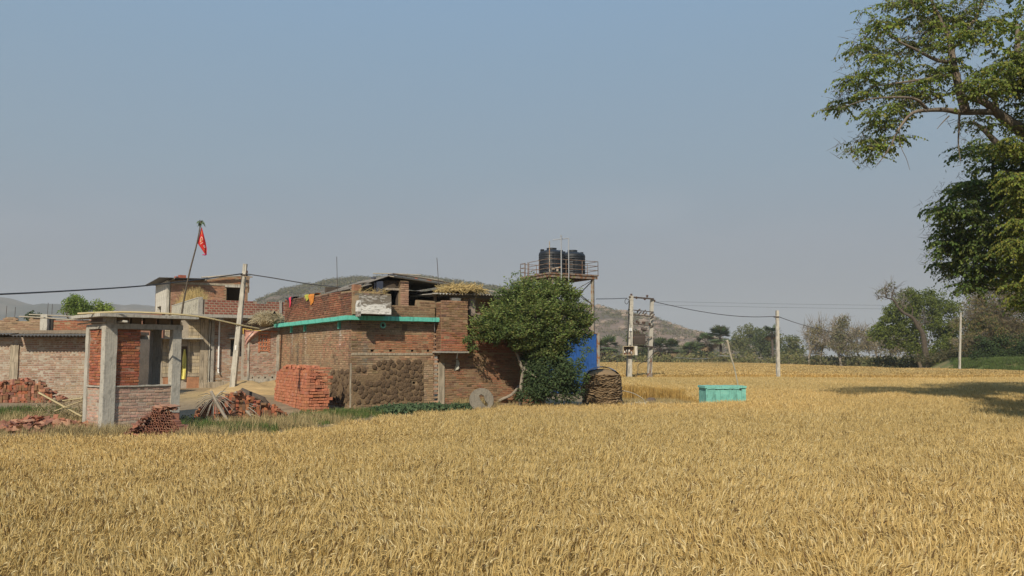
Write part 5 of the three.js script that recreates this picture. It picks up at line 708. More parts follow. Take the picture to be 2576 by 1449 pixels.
{ // things round the stack
  const p = at(1466, 985, 41), m = mesh('white_sack', rockG([.36, .16, .2], 8), MT.white); m.position.set(p.x, p.y - .02, p.z); tag(m, 'bright white sack on the ground between shrub tree and dung stack', 'sack');
  const q = at(1590, 1002, 39), t = thing('husk_litter', 'pale dry sheaths and leaf litter scattered right of the dung stack', 'litter', [q.x, -.12, q.z]); t.userData.kind = 'stuff'; const r = rng(33), gs = [];
  for (let i = 0; i < 60; i++) { const x = rr(-.9, 1.9, r), z = rr(-.6, .5, r); gs.push(xf(rbox(rr(.15, .5, r), .015, rr(.04, .12, r), 0, 0, 0, .01, .08), [x, .05 + rr(0, .12, r), z], [rr(-.3, .3, r), rr(0, 3, r), rr(-.3, .3, r)])); } mesh('dry_sheath', gs, std([.62, .53, .36], { map: T.wood, side: 2 }), t);
  const a = thing('bent_branch', 'thin arched pale branch on the bare patch beside the dung stack', 'branch', [q.x - .3, -.12, q.z]); mesh('branch', tube([[-.4, .75, 0], [0, .72, .1], [.5, .55, .1], [.85, .3, .1], [.95, .02, .1]], .025, .02, 5, 14), MT.bambooGrey, a);
  const h = mesh('soil_mound', (() => { const g = new THREE.SphereGeometry(1, 30, 12, 0, 6.283, 0, 1.57), P = g.attributes.position; for (let i = 0; i < P.count; i++) P.setXYZ(i, P.getX(i) * 1.9, P.getY(i) * .36 * (1 + .5 * (fbm(P.getX(i) * 3, P.getZ(i) * 3, 3) - .5)), P.getZ(i) * .9); g.computeVertexNormals(); return clean(g); })(), std([.33, .25, .15], { map: T.soil })); h.position.set(at(1640, 1000, 40).x, -.35, -40.6); tag(h, 'low bare soil mound right of the dung cake stack', 'mound');
}
{ // turquoise tank and leaning pole
  const D = 38, p = at(1824, 1010, D), t = thing('turquoise_tank', 'turquoise painted masonry water tank standing in the wheat', 'masonry tank', [p.x, -.65, -D - .5], 3), y = .65;
  mesh('tank_wall', [rbox(1.86, 1.42, .16, 0, .72, .5, .008, .12), rbox(1.86, 1.42, .16, 0, .72, -.5, .008, .12), rbox(.16, 1.418, .84, -.85, .72, 0, .008, .12), rbox(.16, 1.418, .84, .85, .72, 0, .008, .12)], MT.turqPale, t);
  mesh('tank_lid', [rbox(1.94, .10, 1.22, -.02, 1.48, .02, .012, .1)], MT.turqPale, t); mesh('lid_edge', rbox(1.5, .05, .05, -.14, 1.415, .6, .03, .06), std([.22, .52, .46]), t); mesh('vent_slot', rbox(.1, .06, .02, .68, 1.36, .585), MT.dark, t);
  for (const x of [-.45, -.05, .3]) mesh('vent_slot', rbox(.07, .05, .02, x, 1.38, .585), MT.dark, t);
  bambooPole('leaning_pole', 'thin grey bamboo pole leaning behind the turquoise tank', [at(1860, 985, D + 1), at(1848, 928, D + 1), at(1838, 893, D + 1), at(1829, 855, D + 1)], .022, .06, MT.bambooGrey, 6);
  const o = at(1782, 897, 39), w = thing('thin_wire', 'thin pale wire tied to the leaning grey bamboo pole', 'wire', o); mesh('wire', tube([at(1700, 900, 46), at(1782, 902, 41), at(1812, 895, D + 1), at(1840, 896, D + 1)].map(v => v.sub(o)), .012, .012, 4, 16), MT.galv, w);
}
{ // concrete well ring with ragged hole leaning on the annex, and branches
  const D = 33.7, c = at(1211, 1008, D), t = thing('concrete_ring', 'round grey concrete cover with a ragged hole leaning by the annex wall', 'concrete disc', c, 8);
  const s = new THREE.Shape(); { for (let i = 0; i < 40; i++) { const a = i / 40 * Math.PI * 2, q = .48 * (1 + (noise(i * .5, 2) - .5) * .03); i ? s.lineTo(Math.cos(a) * q, Math.sin(a) * q) : s.moveTo(Math.cos(a) * q, Math.sin(a) * q); } s.closePath(); } const h = new THREE.Path(); [[.02, .16], [.12, .1], [.15, -.04], [.24, -.16], [.2, -.26], [.1, -.2], [-.02, -.02], [-.06, .1]].forEach(([x, y], i) => i ? h.lineTo(x * 1.35 - .04, y * 1.35 + .03) : h.moveTo(x * 1.35 - .04, y * 1.35 + .03)); h.closePath(); s.holes.push(h);
  const g = new THREE.ExtrudeGeometry(s, { depth: .07, bevelEnabled: true, bevelSize: .02, bevelThickness: .02, bevelSegments: 2, curveSegments: 32 }); g.applyMatrix4(mat4([0, .02, 0], [-.30, 0, 0])); mesh('disc', uvBox(clean(g)), std([.25, .22, .175], { map: T.concrete, bump: .015 }), t);
  const b = thing('forked_branch', 'bare grey branch leaning from the concrete disc up to the shrub tree', 'branch', at(1232, 1020, 36)); const rel = (x, y, d) => at(x, y, d).sub(b.position);
  mesh('branch', tube([rel(1235, 1018, 36), rel(1262, 1005, 36), rel(1285, 994, 36), rel(1300, 978, 36.3), rel(1311, 952, 37)], .075, .045, 7, 16, .15), MT.barkPale, b); mesh('twig', tube([rel(1290, 990, 36.1), rel(1299, 986, 36)], .03, .02, 5), MT.barkPale, b);
}
{ // sand heap, log and fronds by the leaning pole
  const d = 39, p = at(640, 1000, d), g = new THREE.SphereGeometry(1, 40, 14, 0, 6.283, 0, 1.57), P = g.attributes.position; for (let i = 0; i < P.count; i++) { const x = P.getX(i), z = P.getZ(i); P.setXYZ(i, x * 2.6, P.getY(i) * .85 * (1 + .7 * (fbm(x * 3 + 4, z * 3, 4) - .5)), z * 1.6); } g.computeVertexNormals();
  const m = mesh('sand_heap', clean(g), MT.sand); m.position.set(p.x, .2, -d); tag(m, 'heap of yellow sand at the foot of the leaning concrete pole', 'sand heap');
  const D = 34, L = thing('log', 'dark weathered log lying across the sand heap beside the brick store', 'log', at(650, 990, D)); const rel = (x, y, dz = 0) => at(x, y, D + dz).sub(L.position);
  mesh('log_trunk', tube([rel(606, 983), rel(625, 992), rel(645, 998), rel(662, 1004), rel(672, 1018)], [.14, .15, .13, .11, .07].flatMap((v, i, a) => [v]), 0, 8, 0, .25), MT.barkDark, L); mesh('log_root', tube([rel(660, 1004), rel(672, 1014), rel(684, 1030, .2)], .09, .05, 6, 0, .2), MT.barkDark, L);
  const f = thing('bent_stump', 'thin crooked grey stump standing right of the palm fronds', 'stump', at(633, 1065, 30)); const r2 = (x, y) => at(x, y, 30).sub(f.position); mesh('stump_stem', tube([r2(631, 1078), r2(634, 1050), r2(629, 1020), r2(631, 985)], .07, .05, 6, 10, .2), MT.barkDark, f);
  const stick = thing('bamboo_stick', 'long thin pale stick lying in grass before the new brick stack', 'stick', at(640, 1045, 28)); const r3 = (x, y, dd) => at(x, y, dd).sub(stick.position); mesh('stick', tube([r3(633, 1042, 28.5), r3(690, 1064, 27.5), r3(740, 1082, 26.5)], .018, .012, 5), MT.bamboo, stick);
}
const FROND = [std([.33, .295, .24]), std([.20, .175, .14])];
function frond(label, D, stalk, fan, n, spread, len, seed) { // dry fan palm leaf: stalk and a fan of narrow grey blades
  const r = rng(seed), o = at(...stalk[0], D), t = thing('dry_palm_frond', label, 'palm frond', o), rel = (x, y, dz = 0) => at(x, y, D + dz).sub(o); mesh('stalk', tube(stalk.map(s => rel(...s)), .06, .05, 6, 10, .15), MT.woodGrey, t);
  const c = rel(...fan.at), blade = [];
  for (let i = 0; i < n; i++) { const a = fan.a + (i / (n - 1) - .5) * spread, l = len * rr(.7, 1.1, r), dz = rr(-.35, .35, r), w = .035, tip = V3(Math.cos(a) * l * .9, Math.sin(a) * l - l * .42, dz * l), mid = tip.clone().multiplyScalar(.5).add(V3(0, l * .16, 0)); const g = tube([c, c.clone().add(mid), c.clone().add(tip)], [.01, w * .5, .005], 0, 4); blade.push(g); const m = mesh('blade', g, i % 3 ? FROND[0] : FROND[1], t); }
}
frond('grey dry palm frond with its thick stalk propped on the brick pile, left one', 27.6, [[583, 1072], [562, 1042], [541, 1005], [530, 984]], { at: [541, 1000], a: Math.PI * 1.5 + .2 }, 24, 4.6, .7, 41);
frond('grey dry palm frond fallen against the crooked stump, right one', 28.6, [[632, 1046], [612, 1025], [598, 1000], [592, 985]], { at: [614, 1026], a: .9 }, 20, 3.4, .6, 42);
frond('small grey palm frond stub upright in the weeds before the brick pile', 26.2, [[548, 1090], [546, 1075], [546, 1070]], { at: [546, 1072], a: Math.PI / 2 }, 9, 1.6, .42, 43);
{ // dry brushwood and sticks left of the hut
  const d = 28, p = at(170, 1040, d), t = thing('brushwood_heap', 'tangled heap of dry brown brushwood left of the hut', 'brushwood', [p.x, .05, -d]); mesh('twigs', (() => { const g = twigBall(260, 1.0, .75, .012, [[.33, .25, .14], [.26, .19, .11], [.42, .33, .19]], rng(51), .2); g.scale(1.35, .55, .8); g.translate(0, .35, 0); return g; })(), DRYLEAF, t).userData.kind = 'stuff';
  const st = (label, a, b, D0, r) => { const o = at(...a, D0), k = thing('bamboo_stick', label, 'stick', o); mesh('stick', tube([V3(), at(...b, D0 - .4).sub(o)], r, r * .8, 6), MT.bamboo, k); };
  st('pale bamboo stick sloping down from the old brick pile to the hut', [98, 988], [206, 1048], 27, .035); st('short bamboo stick touching the hut wall, upper of two', [158, 1008], [208, 1002], 27, .025); st('short bamboo stick touching the hut wall, lower of two', [138, 1034], [208, 1008], 26.8, .022);
}
{ // straw, cloths and rags on the roofs
  const strawHeap = (label, pos, turn, s, n, mat, seed, group, upright) => { const r = rng(seed), t = thing('straw_heap', label, 'straw heap', pos, turn), core = xf(new THREE.SphereGeometry(1, 20, 10), [0, 0, 0], [0, 0, 0], [s[0] * .78, s[1] * .6, s[2] * .78]); mesh('straw_core', core, std([.26, .19, .09]), t); const gs = []; for (let i = 0; i < n; i++) { const a = r() * 6.283, q = rr(.3, 1.08, r), y = Math.sqrt(Math.max(0, 1 - Math.min(1, q * q))) * s[1], p = V3(Math.cos(a) * q * s[0], y * rr(.85, 1.1, r), Math.sin(a) * q * s[2]), dd = V3(rr(-1, 1, r), rr(-.5, .45, r), rr(-1, 1, r)).normalize().multiplyScalar(rr(.15, .4, r)); if (upright) dd.set(rr(-.25, .25, r), rr(.2, .7, r), rr(-.25, .25, r)); gs.push(tube([p.clone().sub(dd), p.clone().add(V3(0, .03, 0)), p.clone().add(dd)], .011, .007, 3)); } const m = mesh('straw', gs, mat, t); m.userData.kind = 'stuff'; return t; };
  strawHeap('yellow straw heaped on the annex roof sheet', toW(4.95, 5.02, -.1), 31, [1.0, .17, .8], 900, MT.straw, 61);
  strawHeap('grey brown straw mound on the store roof by the turquoise ledge', toW(-.55, 3.95, -10.6), 31, [.7, .42, .6], 900, MT.strawGrey, 62);
  strawHeap('upright yellow dry grass on the balcony of the two storey house', toW(1.1, 4.5, -8.2, [-16.1, 0, -42], 31), 31, [.7, 1.25, 4.0], 1300, MT.straw, 63, undefined, true);
  const tuft = thing('dry_grass_tuft', 'dry grass tuft growing on the whitewashed roof box', 'grass tuft', toW(.6, 4.7, .35), 31), r = rng(64), gs = []; for (let i = 0; i < 60; i++) { const p = V3(rr(-.5, .75, r), 0, rr(-.15, .2, r)); gs.push(tube([p, p.clone().add(V3(rr(-.1, .1, r), rr(.08, .2, r), .02)), p.clone().add(V3(rr(-.25, .25, r), rr(.12, .3, r), .05))], .008, .003, 3)); } mesh('blades', gs, MT.straw, tuft);
  const drape = (name, label, x, y, z, w, h1, h2, mat, seed) => { const o = toW(x, y, z), t = thing(name, label, 'cloth', o, 31 - 90); mesh('cloth', clothSheet(0, 10, 16, (u, v) => { const s = (v - .4) * (h1 + h2), over = clamp((v - .34) / .12), yy = v < .4 ? -(.4 - v) * h2 * 1.6 * (1 - .5 * u) : -(v - .4) * h1 * 1.7 * (.45 + .55 * Math.sin(u * 2.6 + .3)); return V3((u - .5) * w * (1 - .35 * Math.abs(v - .4)) + .03 * Math.sin(v * 9), yy + .03 + .02 * Math.sin(u * 14), lerp(-.24, .035, over) + .02 * Math.sin(u * 16 + v * 3)); }, .008), mat, t); return t; };
  drape('draped_cloth', 'orange and brown cloth hung over the side parapet', -.02, 5.03, -5.1, .8, .5, .2, std([.70, .25, .04], { side: 2, map: T.mottle }), 1); drape('draped_cloth', 'yellow green cloth hung over the side parapet beside the orange cloth', -.03, 5.045, -5.75, .6, .3, .2, std([.46, .44, .07], { side: 2, map: T.mottle }), 2);
  drape('draped_cloth', 'black cloth hung over the far end of the side parapet', -.02, 5.07, -8.6, 1.2, .16, .12, std([.03, .03, .05], { side: 2 }), 3); drape('draped_cloth', 'narrow pink red cloth hung over the far end of the side parapet', -.05, 5.085, -8.4, .22, .5, .1, std([.70, .05, .10], { side: 2 }), 4);
  const rag = thing('hanging_rag', 'pale rag hanging on the annex wall below the projecting slab', 'rag', toW(4.66, 2.1, .07), 31); mesh('cloth', clothSheet(0, 6, 10, (u, v) => V3((u - .45) * .22 * (.4 + v * .8) + .03 * Math.sin(v * 5), -.5 * v * (1 - .25 * u), .03 * Math.sin(u * 7 + v * 2)), .008), std([.55, .53, .44], { side: 2, map: T.mottle }), rag);
  const c = document.createElement('canvas'); c.width = 64; c.height = 256; const g = c.getContext('2d'); g.fillStyle = '#e9dd7a'; g.fillRect(0, 0, 64, 256); g.fillStyle = '#b9a645'; g.fillRect(40, 0, 8, 256); g.fillStyle = '#5b5320'; const rn = rng(5); for (let i = 0; i < 13; i++) { g.fillRect(12 + rn() * 4, 128 + i * 8, 5 + rn() * 5, 3); g.fillRect(14, 130 + i * 8, 3, 5); }
  const tx = new THREE.CanvasTexture(c); tx.colorSpace = THREE.SRGBColorSpace; const bn = thing('yellow_banner', 'narrow yellow cloth banner hanging in the shop doorway', 'banner', toW(-.42, 2.6, -1.12, [-16.1, 0, -42], 31), 31);
  const bg = clothSheet(0, 6, 12, (u, v) => V3((u - .5) * (v < .3 ? .08 + v * .4 : .2), -1.55 * v, .03 * Math.sin(u * 6 + v * 4)), .006); { const uv = bg.attributes.uv; for (let i = 0; i < uv.count; i++) uv.setY(i, 1 - uv.getY(i)); } mesh('cloth', bg, std([1, 1, 1], { map: tx, side: 2, bump: 0 }), bn);
}
// ---------------------------------------------------------------- trees
const vblobs = (list, dr = 1) => list.map(([x, y, a, b, d, n]) => { const c = at(x, y, d), k = d / FOC; return [c.x, c.y, c.z, a * k, b * k, (a + b) / 2 * k * dr, n]; });
const GREEN = [[.16, .205, .03], [.20, .24, .035], [.11, .16, .026], [.25, .27, .05]], DEEP = [[.05, .085, .024], [.07, .11, .03], [.04, .065, .022]], OLIVE = [[.16, .15, .07], [.20, .17, .09], [.12, .12, .05]], BROWN = [[.20, .14, .08], [.26, .19, .11], [.15, .105, .06]];
function treeThing(label, name, foot, cat = 'tree', group) { return thing(name, label, cat, foot, 0, group); }
const local = (t, pts) => pts.map(p => [p[0] - t.position.x, p[1] - t.position.y, p[2] - t.position.z, ...p.slice(3)]);
{ // big peepal like tree whose limbs reach in from the right
  const r = rng(901), D = 33, foot = V3(25.5, -.4, -36), t = treeThing('huge leafy tree reaching into the frame from the right over the field', 'overhanging_tree', foot), rel = (x, y, d) => at(2012.5 + x * .5208, y * .5208, d).sub(foot);
  mesh('trunk', tube([V3(0, -.3, 0), V3(-.1, 3, .1), rel(1420, 900, 36), rel(1250, 740, 35.5)], [1.1, .8, .7, .55], 0, 10, 0, .15), MT.bark, t);
  const limb = (pts, a, b) => mesh('limb', tube(pts.map(p => rel(...p)), a, b, 7, 24, .12), MT.bark, t);
  limb([[1250, 740, 35.5], [1150, 690, 35], [1060, 625, 34], [990, 580, 33.5], [900, 500, 33], [800, 470, 33]], .40, .09); limb([[1040, 600, 34], [960, 545, 33.5], [880, 540, 33], [780, 542, 33], [700, 530, 32.6], [620, 532, 32.4], [540, 548, 32], [480, 620, 31.8], [430, 720, 31.6], [370, 800, 31.5]], .17, .012);
  limb([[1250, 740, 35.5], [1090, 742, 36], [1010, 745, 36.5], [950, 690, 37], [880, 620, 37], [840, 590, 37]], .3, .05); limb([[800, 540, 33], [770, 430, 33], [740, 300, 33], [720, 180, 33], [660, 60, 33], [620, -40, 33]], .2, .05); limb([[960, 560, 33.5], [930, 470, 33.6], [820, 430, 33.6], [700, 460, 33.4], [600, 500, 33]], .1, .03);
  limb([[740, 300, 33], [660, 290, 32.6], [560, 240, 32.3], [460, 190, 32], [380, 120, 32]], .09, .02); limb([[620, 532, 32.4], [560, 480, 32], [440, 470, 31.7], [330, 480, 31.5], [200, 520, 31.2]], .07, .012); limb([[740, 360, 33], [620, 380, 32.5], [480, 400, 32.2], [340, 420, 32]], .08, .015); limb([[770, 545, 33], [768, 620, 33], [765, 700, 33], [775, 780, 33]], .05, .015); limb([[720, 560, 32.8], [690, 590, 32.6], [662, 622, 32.5]], .03, .012); limb([[800, 160, 33], [860, 60, 33.4], [900, -40, 33.6]], .09, .04); limb([[480, 620, 31.8], [485, 700, 31.8], [515, 770, 31.8], [530, 820, 31.8]], .015, .008); limb([[1250, 700, 35.5], [1130, 480, 35], [1060, 300, 35], [1050, 120, 35]], .35, .08);
  for (const e of [[17, 9, -18], [20, 9.5, -23], [25, 11, -28], [27, 14, -33]]) mesh('limb', tube([V3(-.1, 5, .1), V3((e[0] - 25.5) * .5, 8.2, (e[2] + 36) * .5), V3(e[0] - 25.5, e[1] + .4, e[2] + 36)], .35, .08, 7, 10, .1), MT.bark, t);
  const up = [[345, 110, 70, 80, 5], [300, 190, 55, 60, 4], [440, 55, 110, 80, 9], [570, 40, 120, 70, 10], [700, 50, 120, 80, 11], [820, 40, 90, 70, 8], [930, 110, 40, 55, 3], [880, 150, 60, 60, 3], [395, 210, 100, 70, 7], [340, 300, 60, 50, 4], [540, 150, 110, 80, 8], [680, 150, 110, 90, 9], [790, 190, 70, 80, 5], [430, 290, 90, 60, 5], [620, 270, 90, 70, 6], [720, 330, 70, 70, 5], [250, 385, 60, 38, 4], [310, 380, 60, 45, 4], [180, 490, 40, 40, 3], [210, 470, 40, 40, 2], [300, 470, 60, 40, 3], [360, 545, 60, 45, 4], [340, 600, 40, 40, 3], [430, 590, 55, 45, 3], [500, 380, 100, 70, 7], [480, 470, 90, 55, 6], [600, 400, 80, 60, 5], [560, 470, 60, 40, 3], [470, 640, 34, 36, 2], [360, 690, 32, 32, 2], [280, 720, 55, 30, 3], [235, 735, 24, 26, 1], [350, 750, 40, 25, 1], [290, 670, 25, 20, 1], [900, 350, 110, 80, 10], [1010, 330, 110, 90, 12], [1060, 400, 90, 80, 9], [880, 430, 90, 60, 7], [980, 450, 90, 60, 7], [770, 420, 70, 60, 5], [1060, 270, 60, 40, 4], [1110, 330, 90, 90, 8], [790, 590, 40, 30, 2], [900, 600, 60, 40, 3], [1050, 620, 50, 40, 4], [1075, 40, 40, 60, 2], [1070, 200, 30, 30, 1]];
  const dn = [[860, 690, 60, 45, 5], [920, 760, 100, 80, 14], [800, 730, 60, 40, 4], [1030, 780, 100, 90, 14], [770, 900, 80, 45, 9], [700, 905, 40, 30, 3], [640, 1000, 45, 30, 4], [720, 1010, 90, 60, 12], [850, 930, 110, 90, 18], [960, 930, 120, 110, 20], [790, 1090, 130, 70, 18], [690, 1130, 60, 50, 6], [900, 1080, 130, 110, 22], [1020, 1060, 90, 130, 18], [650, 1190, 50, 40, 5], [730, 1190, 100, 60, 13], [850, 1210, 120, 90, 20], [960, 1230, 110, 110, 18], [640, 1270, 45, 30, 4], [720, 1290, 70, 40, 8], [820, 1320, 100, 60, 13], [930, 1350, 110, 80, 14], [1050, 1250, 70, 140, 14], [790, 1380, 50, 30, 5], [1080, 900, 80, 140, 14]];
  const rt = [[1030, 880, 45, 60, 6], [1050, 1000, 50, 80, 8], [1030, 1170, 45, 60, 7], [1060, 1130, 50, 90, 8], [1070, 1320, 40, 90, 8], [1080, 1430, 40, 70, 6], [1000, 690, 60, 30, 4], [1070, 720, 60, 50, 5], [1075, 560, 50, 60, 5]];
  const mk = (l, d, j, k) => vblobs(l.map(([x, y, a, b, n]) => [2012.5 + x * .5208, y * .5208, a * .5208, b * .5208, d + rr(-j, j, r), Math.ceil(n * k)]), 1.3);
  scatter('crown', spray(15, .8, .15, .115, GREEN, rng(91), .75, 4), LEAF, t, local(t, cloudPts(mk(up.map(b => [b[0] + 22, ...b.slice(1)]), 33, 1.6, 1.25), .55, 1.15, r)));
  scatter('crown', spray(16, .85, .165, .125, [[.095, .145, .032], [.125, .175, .035], [.075, .12, .028], [.17, .22, .045]], rng(92), .8, 4), LEAF, t, local(t, cloudPts(mk(dn.map(b => [b[0] + 45, b[1], b[2] * .85, b[3] * .85, b[4]]), 38, 2.4, 1.3), .55, 1.2, r)));  // lower mass: shade from the crown above put into darker leaf colours
  scatter('crown', spray(15, .9, .15, .115, GREEN, rng(93), .85, 4), LEAF, t, local(t, cloudPts(mk(rt, 34, 1, 2.2), .65, 1.1, r)));
  scatter('twigs', twigBall(14, .5, .45, .010, [[.16, .13, .10], [.12, .10, .075]], rng(94), -.3), DRYLEAF, t, local(t, cloudPts([...mk(up, 33, 1.6, .55), ...mk(dn, 40, 2, .3)], .8, 1.4, r))).userData.kind = 'stuff';
  // outer crown out of the frame: it throws the long shadow over the wheat
  scatter('crown', leafBall(60, .9, .24, .17, GREEN, rng(95), { droop: .5 }), LEAF, t, local(t, cloudPts([[26, 15, -33, 4.2, 2.4, 4, 150], [29, 17, -35, 6, 4, 6, 240], [31, 13, -33, 6, 5, 6, 240], [24.6, 9.5, -27, 3.2, 2.4, 3.6, 190], [21.2, 9, -21, 2.8, 2, 4.0, 150], [16.8, 9.2, -18.3, 2.6, 2.2, 3.4, 110], [19.6, 9.6, -23.5, 3, 2.2, 3.2, 120], [28, 12, -24, 5, 4, 6, 160]], .9, 1.5, r)));
}
{ // shrub tree before the annex
  const r = rng(902), D = 35, foot = at(1308, 1012, D); foot.y = gy(foot.x, D) - .05; const t = treeThing('bushy green fruit tree with glossy leaves standing before the house end', 'fruit_tree', foot), rel = (x, y, d = D) => at(x, y, d).sub(foot);
  mesh('trunk', [tube([V3(0, -.1, 0), rel(1312, 960), rel(1318, 930), rel(1335, 890, 35.5), rel(1360, 840, 36)], .09, .05, 8, 14, .15), tube([rel(1316, 935), rel(1300, 890), rel(1275, 850, 34.6), rel(1245, 830, 34.4)], .07, .03, 6, 10, .1), tube([rel(1335, 890, 35.5), rel(1380, 870, 35.8), rel(1430, 820, 36)], .06, .03, 6, 10, .1), tube([rel(1318, 925), rel(1350, 950, 34.8), rel(1390, 960, 35)], .05, .03, 6, 8, .1)], MT.barkPale, t);
  const A = vblobs([[1218, 842, 34, 26, 34.3, 20], [1235, 815, 40, 30, 34.3, 24], [1268, 808, 48, 36, 34.6, 36], [1262, 845, 44, 18, 34.2, 18], [1300, 760, 46, 34, 35, 34], [1345, 745, 50, 32, 35.4, 36], [1395, 752, 48, 38, 35.8, 38], [1340, 800, 66, 46, 34.8, 62], [1320, 868, 40, 20, 34.6, 20], [1385, 868, 42, 24, 35.2, 24], [1370, 895, 42, 26, 35.0, 24], [1430, 785, 40, 40, 36, 26], [1448, 822, 32, 36, 36.2, 18], [1395, 840, 52, 32, 35.4, 26], [1300, 838, 60, 24, 34.4, 26], [1360, 850, 50, 26, 34.8, 26], [1462, 850, 22, 18, 36.2, 7], [1474, 800, 16, 28, 36.4, 5]], .75);
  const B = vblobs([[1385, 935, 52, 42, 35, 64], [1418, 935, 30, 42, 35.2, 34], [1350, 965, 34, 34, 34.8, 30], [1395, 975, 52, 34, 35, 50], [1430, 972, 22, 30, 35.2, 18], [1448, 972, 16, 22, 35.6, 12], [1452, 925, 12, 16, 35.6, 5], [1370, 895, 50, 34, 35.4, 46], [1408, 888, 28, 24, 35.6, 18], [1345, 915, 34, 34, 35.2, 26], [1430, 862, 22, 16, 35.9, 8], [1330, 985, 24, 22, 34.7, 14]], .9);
  const S = vblobs([[1296, 690, 3, 4, 35, 2], [1297, 722, 8, 14, 35, 6], [1258, 727, 8, 8, 34.8, 4], [1280, 742, 26, 10, 35, 10], [1247, 742, 10, 6, 34.8, 3], [1385, 715, 16, 8, 35.6, 5], [1406, 718, 10, 6, 35.6, 4], [1348, 718, 24, 8, 35.4, 7], [1480, 838, 10, 10, 36.3, 5], [1200, 808, 14, 10, 34.3, 6], [1178, 848, 8, 12, 34.2, 5], [1190, 872, 12, 8, 34.2, 5], [1320, 712, 14, 8, 35.2, 5], [1440, 735, 14, 8, 36, 6], [1470, 765, 10, 10, 36.3, 5], [1492, 800, 6, 10, 36.4, 3], [1462, 905, 10, 12, 35.6, 5], [1468, 950, 8, 14, 35.2, 6], [1240, 862, 14, 8, 34.2, 5], [1476, 880, 9, 10, 36, 4]]);
  scatter('crown', leafBall(40, .33, .15, .075, [[.10, .15, .04], [.13, .18, .05], [.08, .12, .032]], rng(96)), LEAF, t, local(t, cloudPts(A.map(b => [b[0], b[1], b[2], b[3] * .8, b[4] * .8, b[5] * .8, Math.ceil(b[6] * .55)]), .55, 1.2, r))); scatter('crown', spray(12, .5, .155, .08, [[.17, .22, .05], [.21, .26, .065], [.13, .18, .04], [.28, .32, .10]], rng(86), -.35, 4), LEAF, t, local(t, cloudPts(A, .6, 1.2, r)));  // inner leaf balls darker: shade inside the crown put into their colour
  scatter('sprigs', spray(9, .42, .14, .065, [[.18, .235, .06], [.14, .19, .045], [.24, .28, .09]], rng(99), -.5, 3), LEAF, t, local(t, cloudPts(A.filter(b => b[1] > 3.2).map(b => [b[0], b[1] + b[4] * .25, b[2], b[3] * 1.12, b[4] * .95, b[5] * 1.1, Math.ceil(b[6] / 2.6)]), .6, 1.1, r).map(p => [...p.slice(0, 6), rr(.8, 1.3, r)])));
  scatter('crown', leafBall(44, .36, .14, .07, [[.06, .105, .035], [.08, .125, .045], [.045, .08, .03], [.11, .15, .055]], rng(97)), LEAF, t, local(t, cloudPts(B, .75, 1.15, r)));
  scatter('sprigs', leafBall(14, .15, .13, .06, [[.14, .20, .06], [.10, .155, .035]], rng(98)), LEAF, t, local(t, cloudPts(S, .7, 1.2, r)));
}
function roundTree(label, name, px, py, D, blobs, cols, seed, o = {}) {
  const r = rng(seed), foot = at(px, py, D); foot.y = gy(foot.x, D) - .1; const t = treeThing(label, name, foot, o.cat, o.group), top = Math.min(...blobs.map(b => b[1]));
  const h = at(px, top, D).y - foot.y, w = grow(V3(0, 0, 0), V3(rr(-.15, .15, r), 1, 0), h * (o.stem ?? .38), h * .03 * (o.thick ?? 1), 3, r, { spread: .9 });
  mesh('trunk', w.wood, o.bark ?? MT.bark, t);
  const k = D / FOC, L = o.leaf ?? Math.max(.16, 5.5 * k), R0 = o.ball ?? 14 * k;
  scatter('crown', leafBall(o.n ?? 70, R0, L, L * .6, cols, rng(seed + 1), { flat: .8 }), o.mat ?? LEAF, t, local(t, cloudPts(vblobs(blobs.map(([x, y, a, b, n, d]) => [x, y, a, b, D + (d ?? 0), n]), o.deep ?? .9), .7, 1.2, r)));
  if (o.twigs) scatter('twigs', twigBall(26, R0 * 1.3, R0 * 1.6, k * .55, o.twigs, rng(seed + 2), .5), DRYLEAF, t, local(t, cloudPts(vblobs(blobs.map(([x, y, a, b, n]) => [x, y, a * .9, b * .9, D, Math.ceil(n * .5)]), .9), .7, 1.2, r)), 'stuff');
  return t;
}
roundTree('broad round green tree behind the leaning bare tree on the right', 'broad_tree', 2318, 915, 142, [[2300, 762, 62, 34, 50], [2345, 770, 50, 36, 40], [2262, 790, 42, 34, 30], [2385, 800, 36, 42, 34], [2300, 805, 90, 40, 60], [2232, 826, 36, 26, 26], [2215, 842, 24, 18, 12], [2275, 845, 60, 34, 40], [2350, 850, 70, 44, 60], [2400, 860, 30, 40, 26], [2330, 885, 60, 24, 30], [2390, 895, 40, 16, 16]], [[.145, .18, .03], [.105, .14, .026], [.185, .215, .04], [.075, .105, .022]], 910, { stem: .3 });
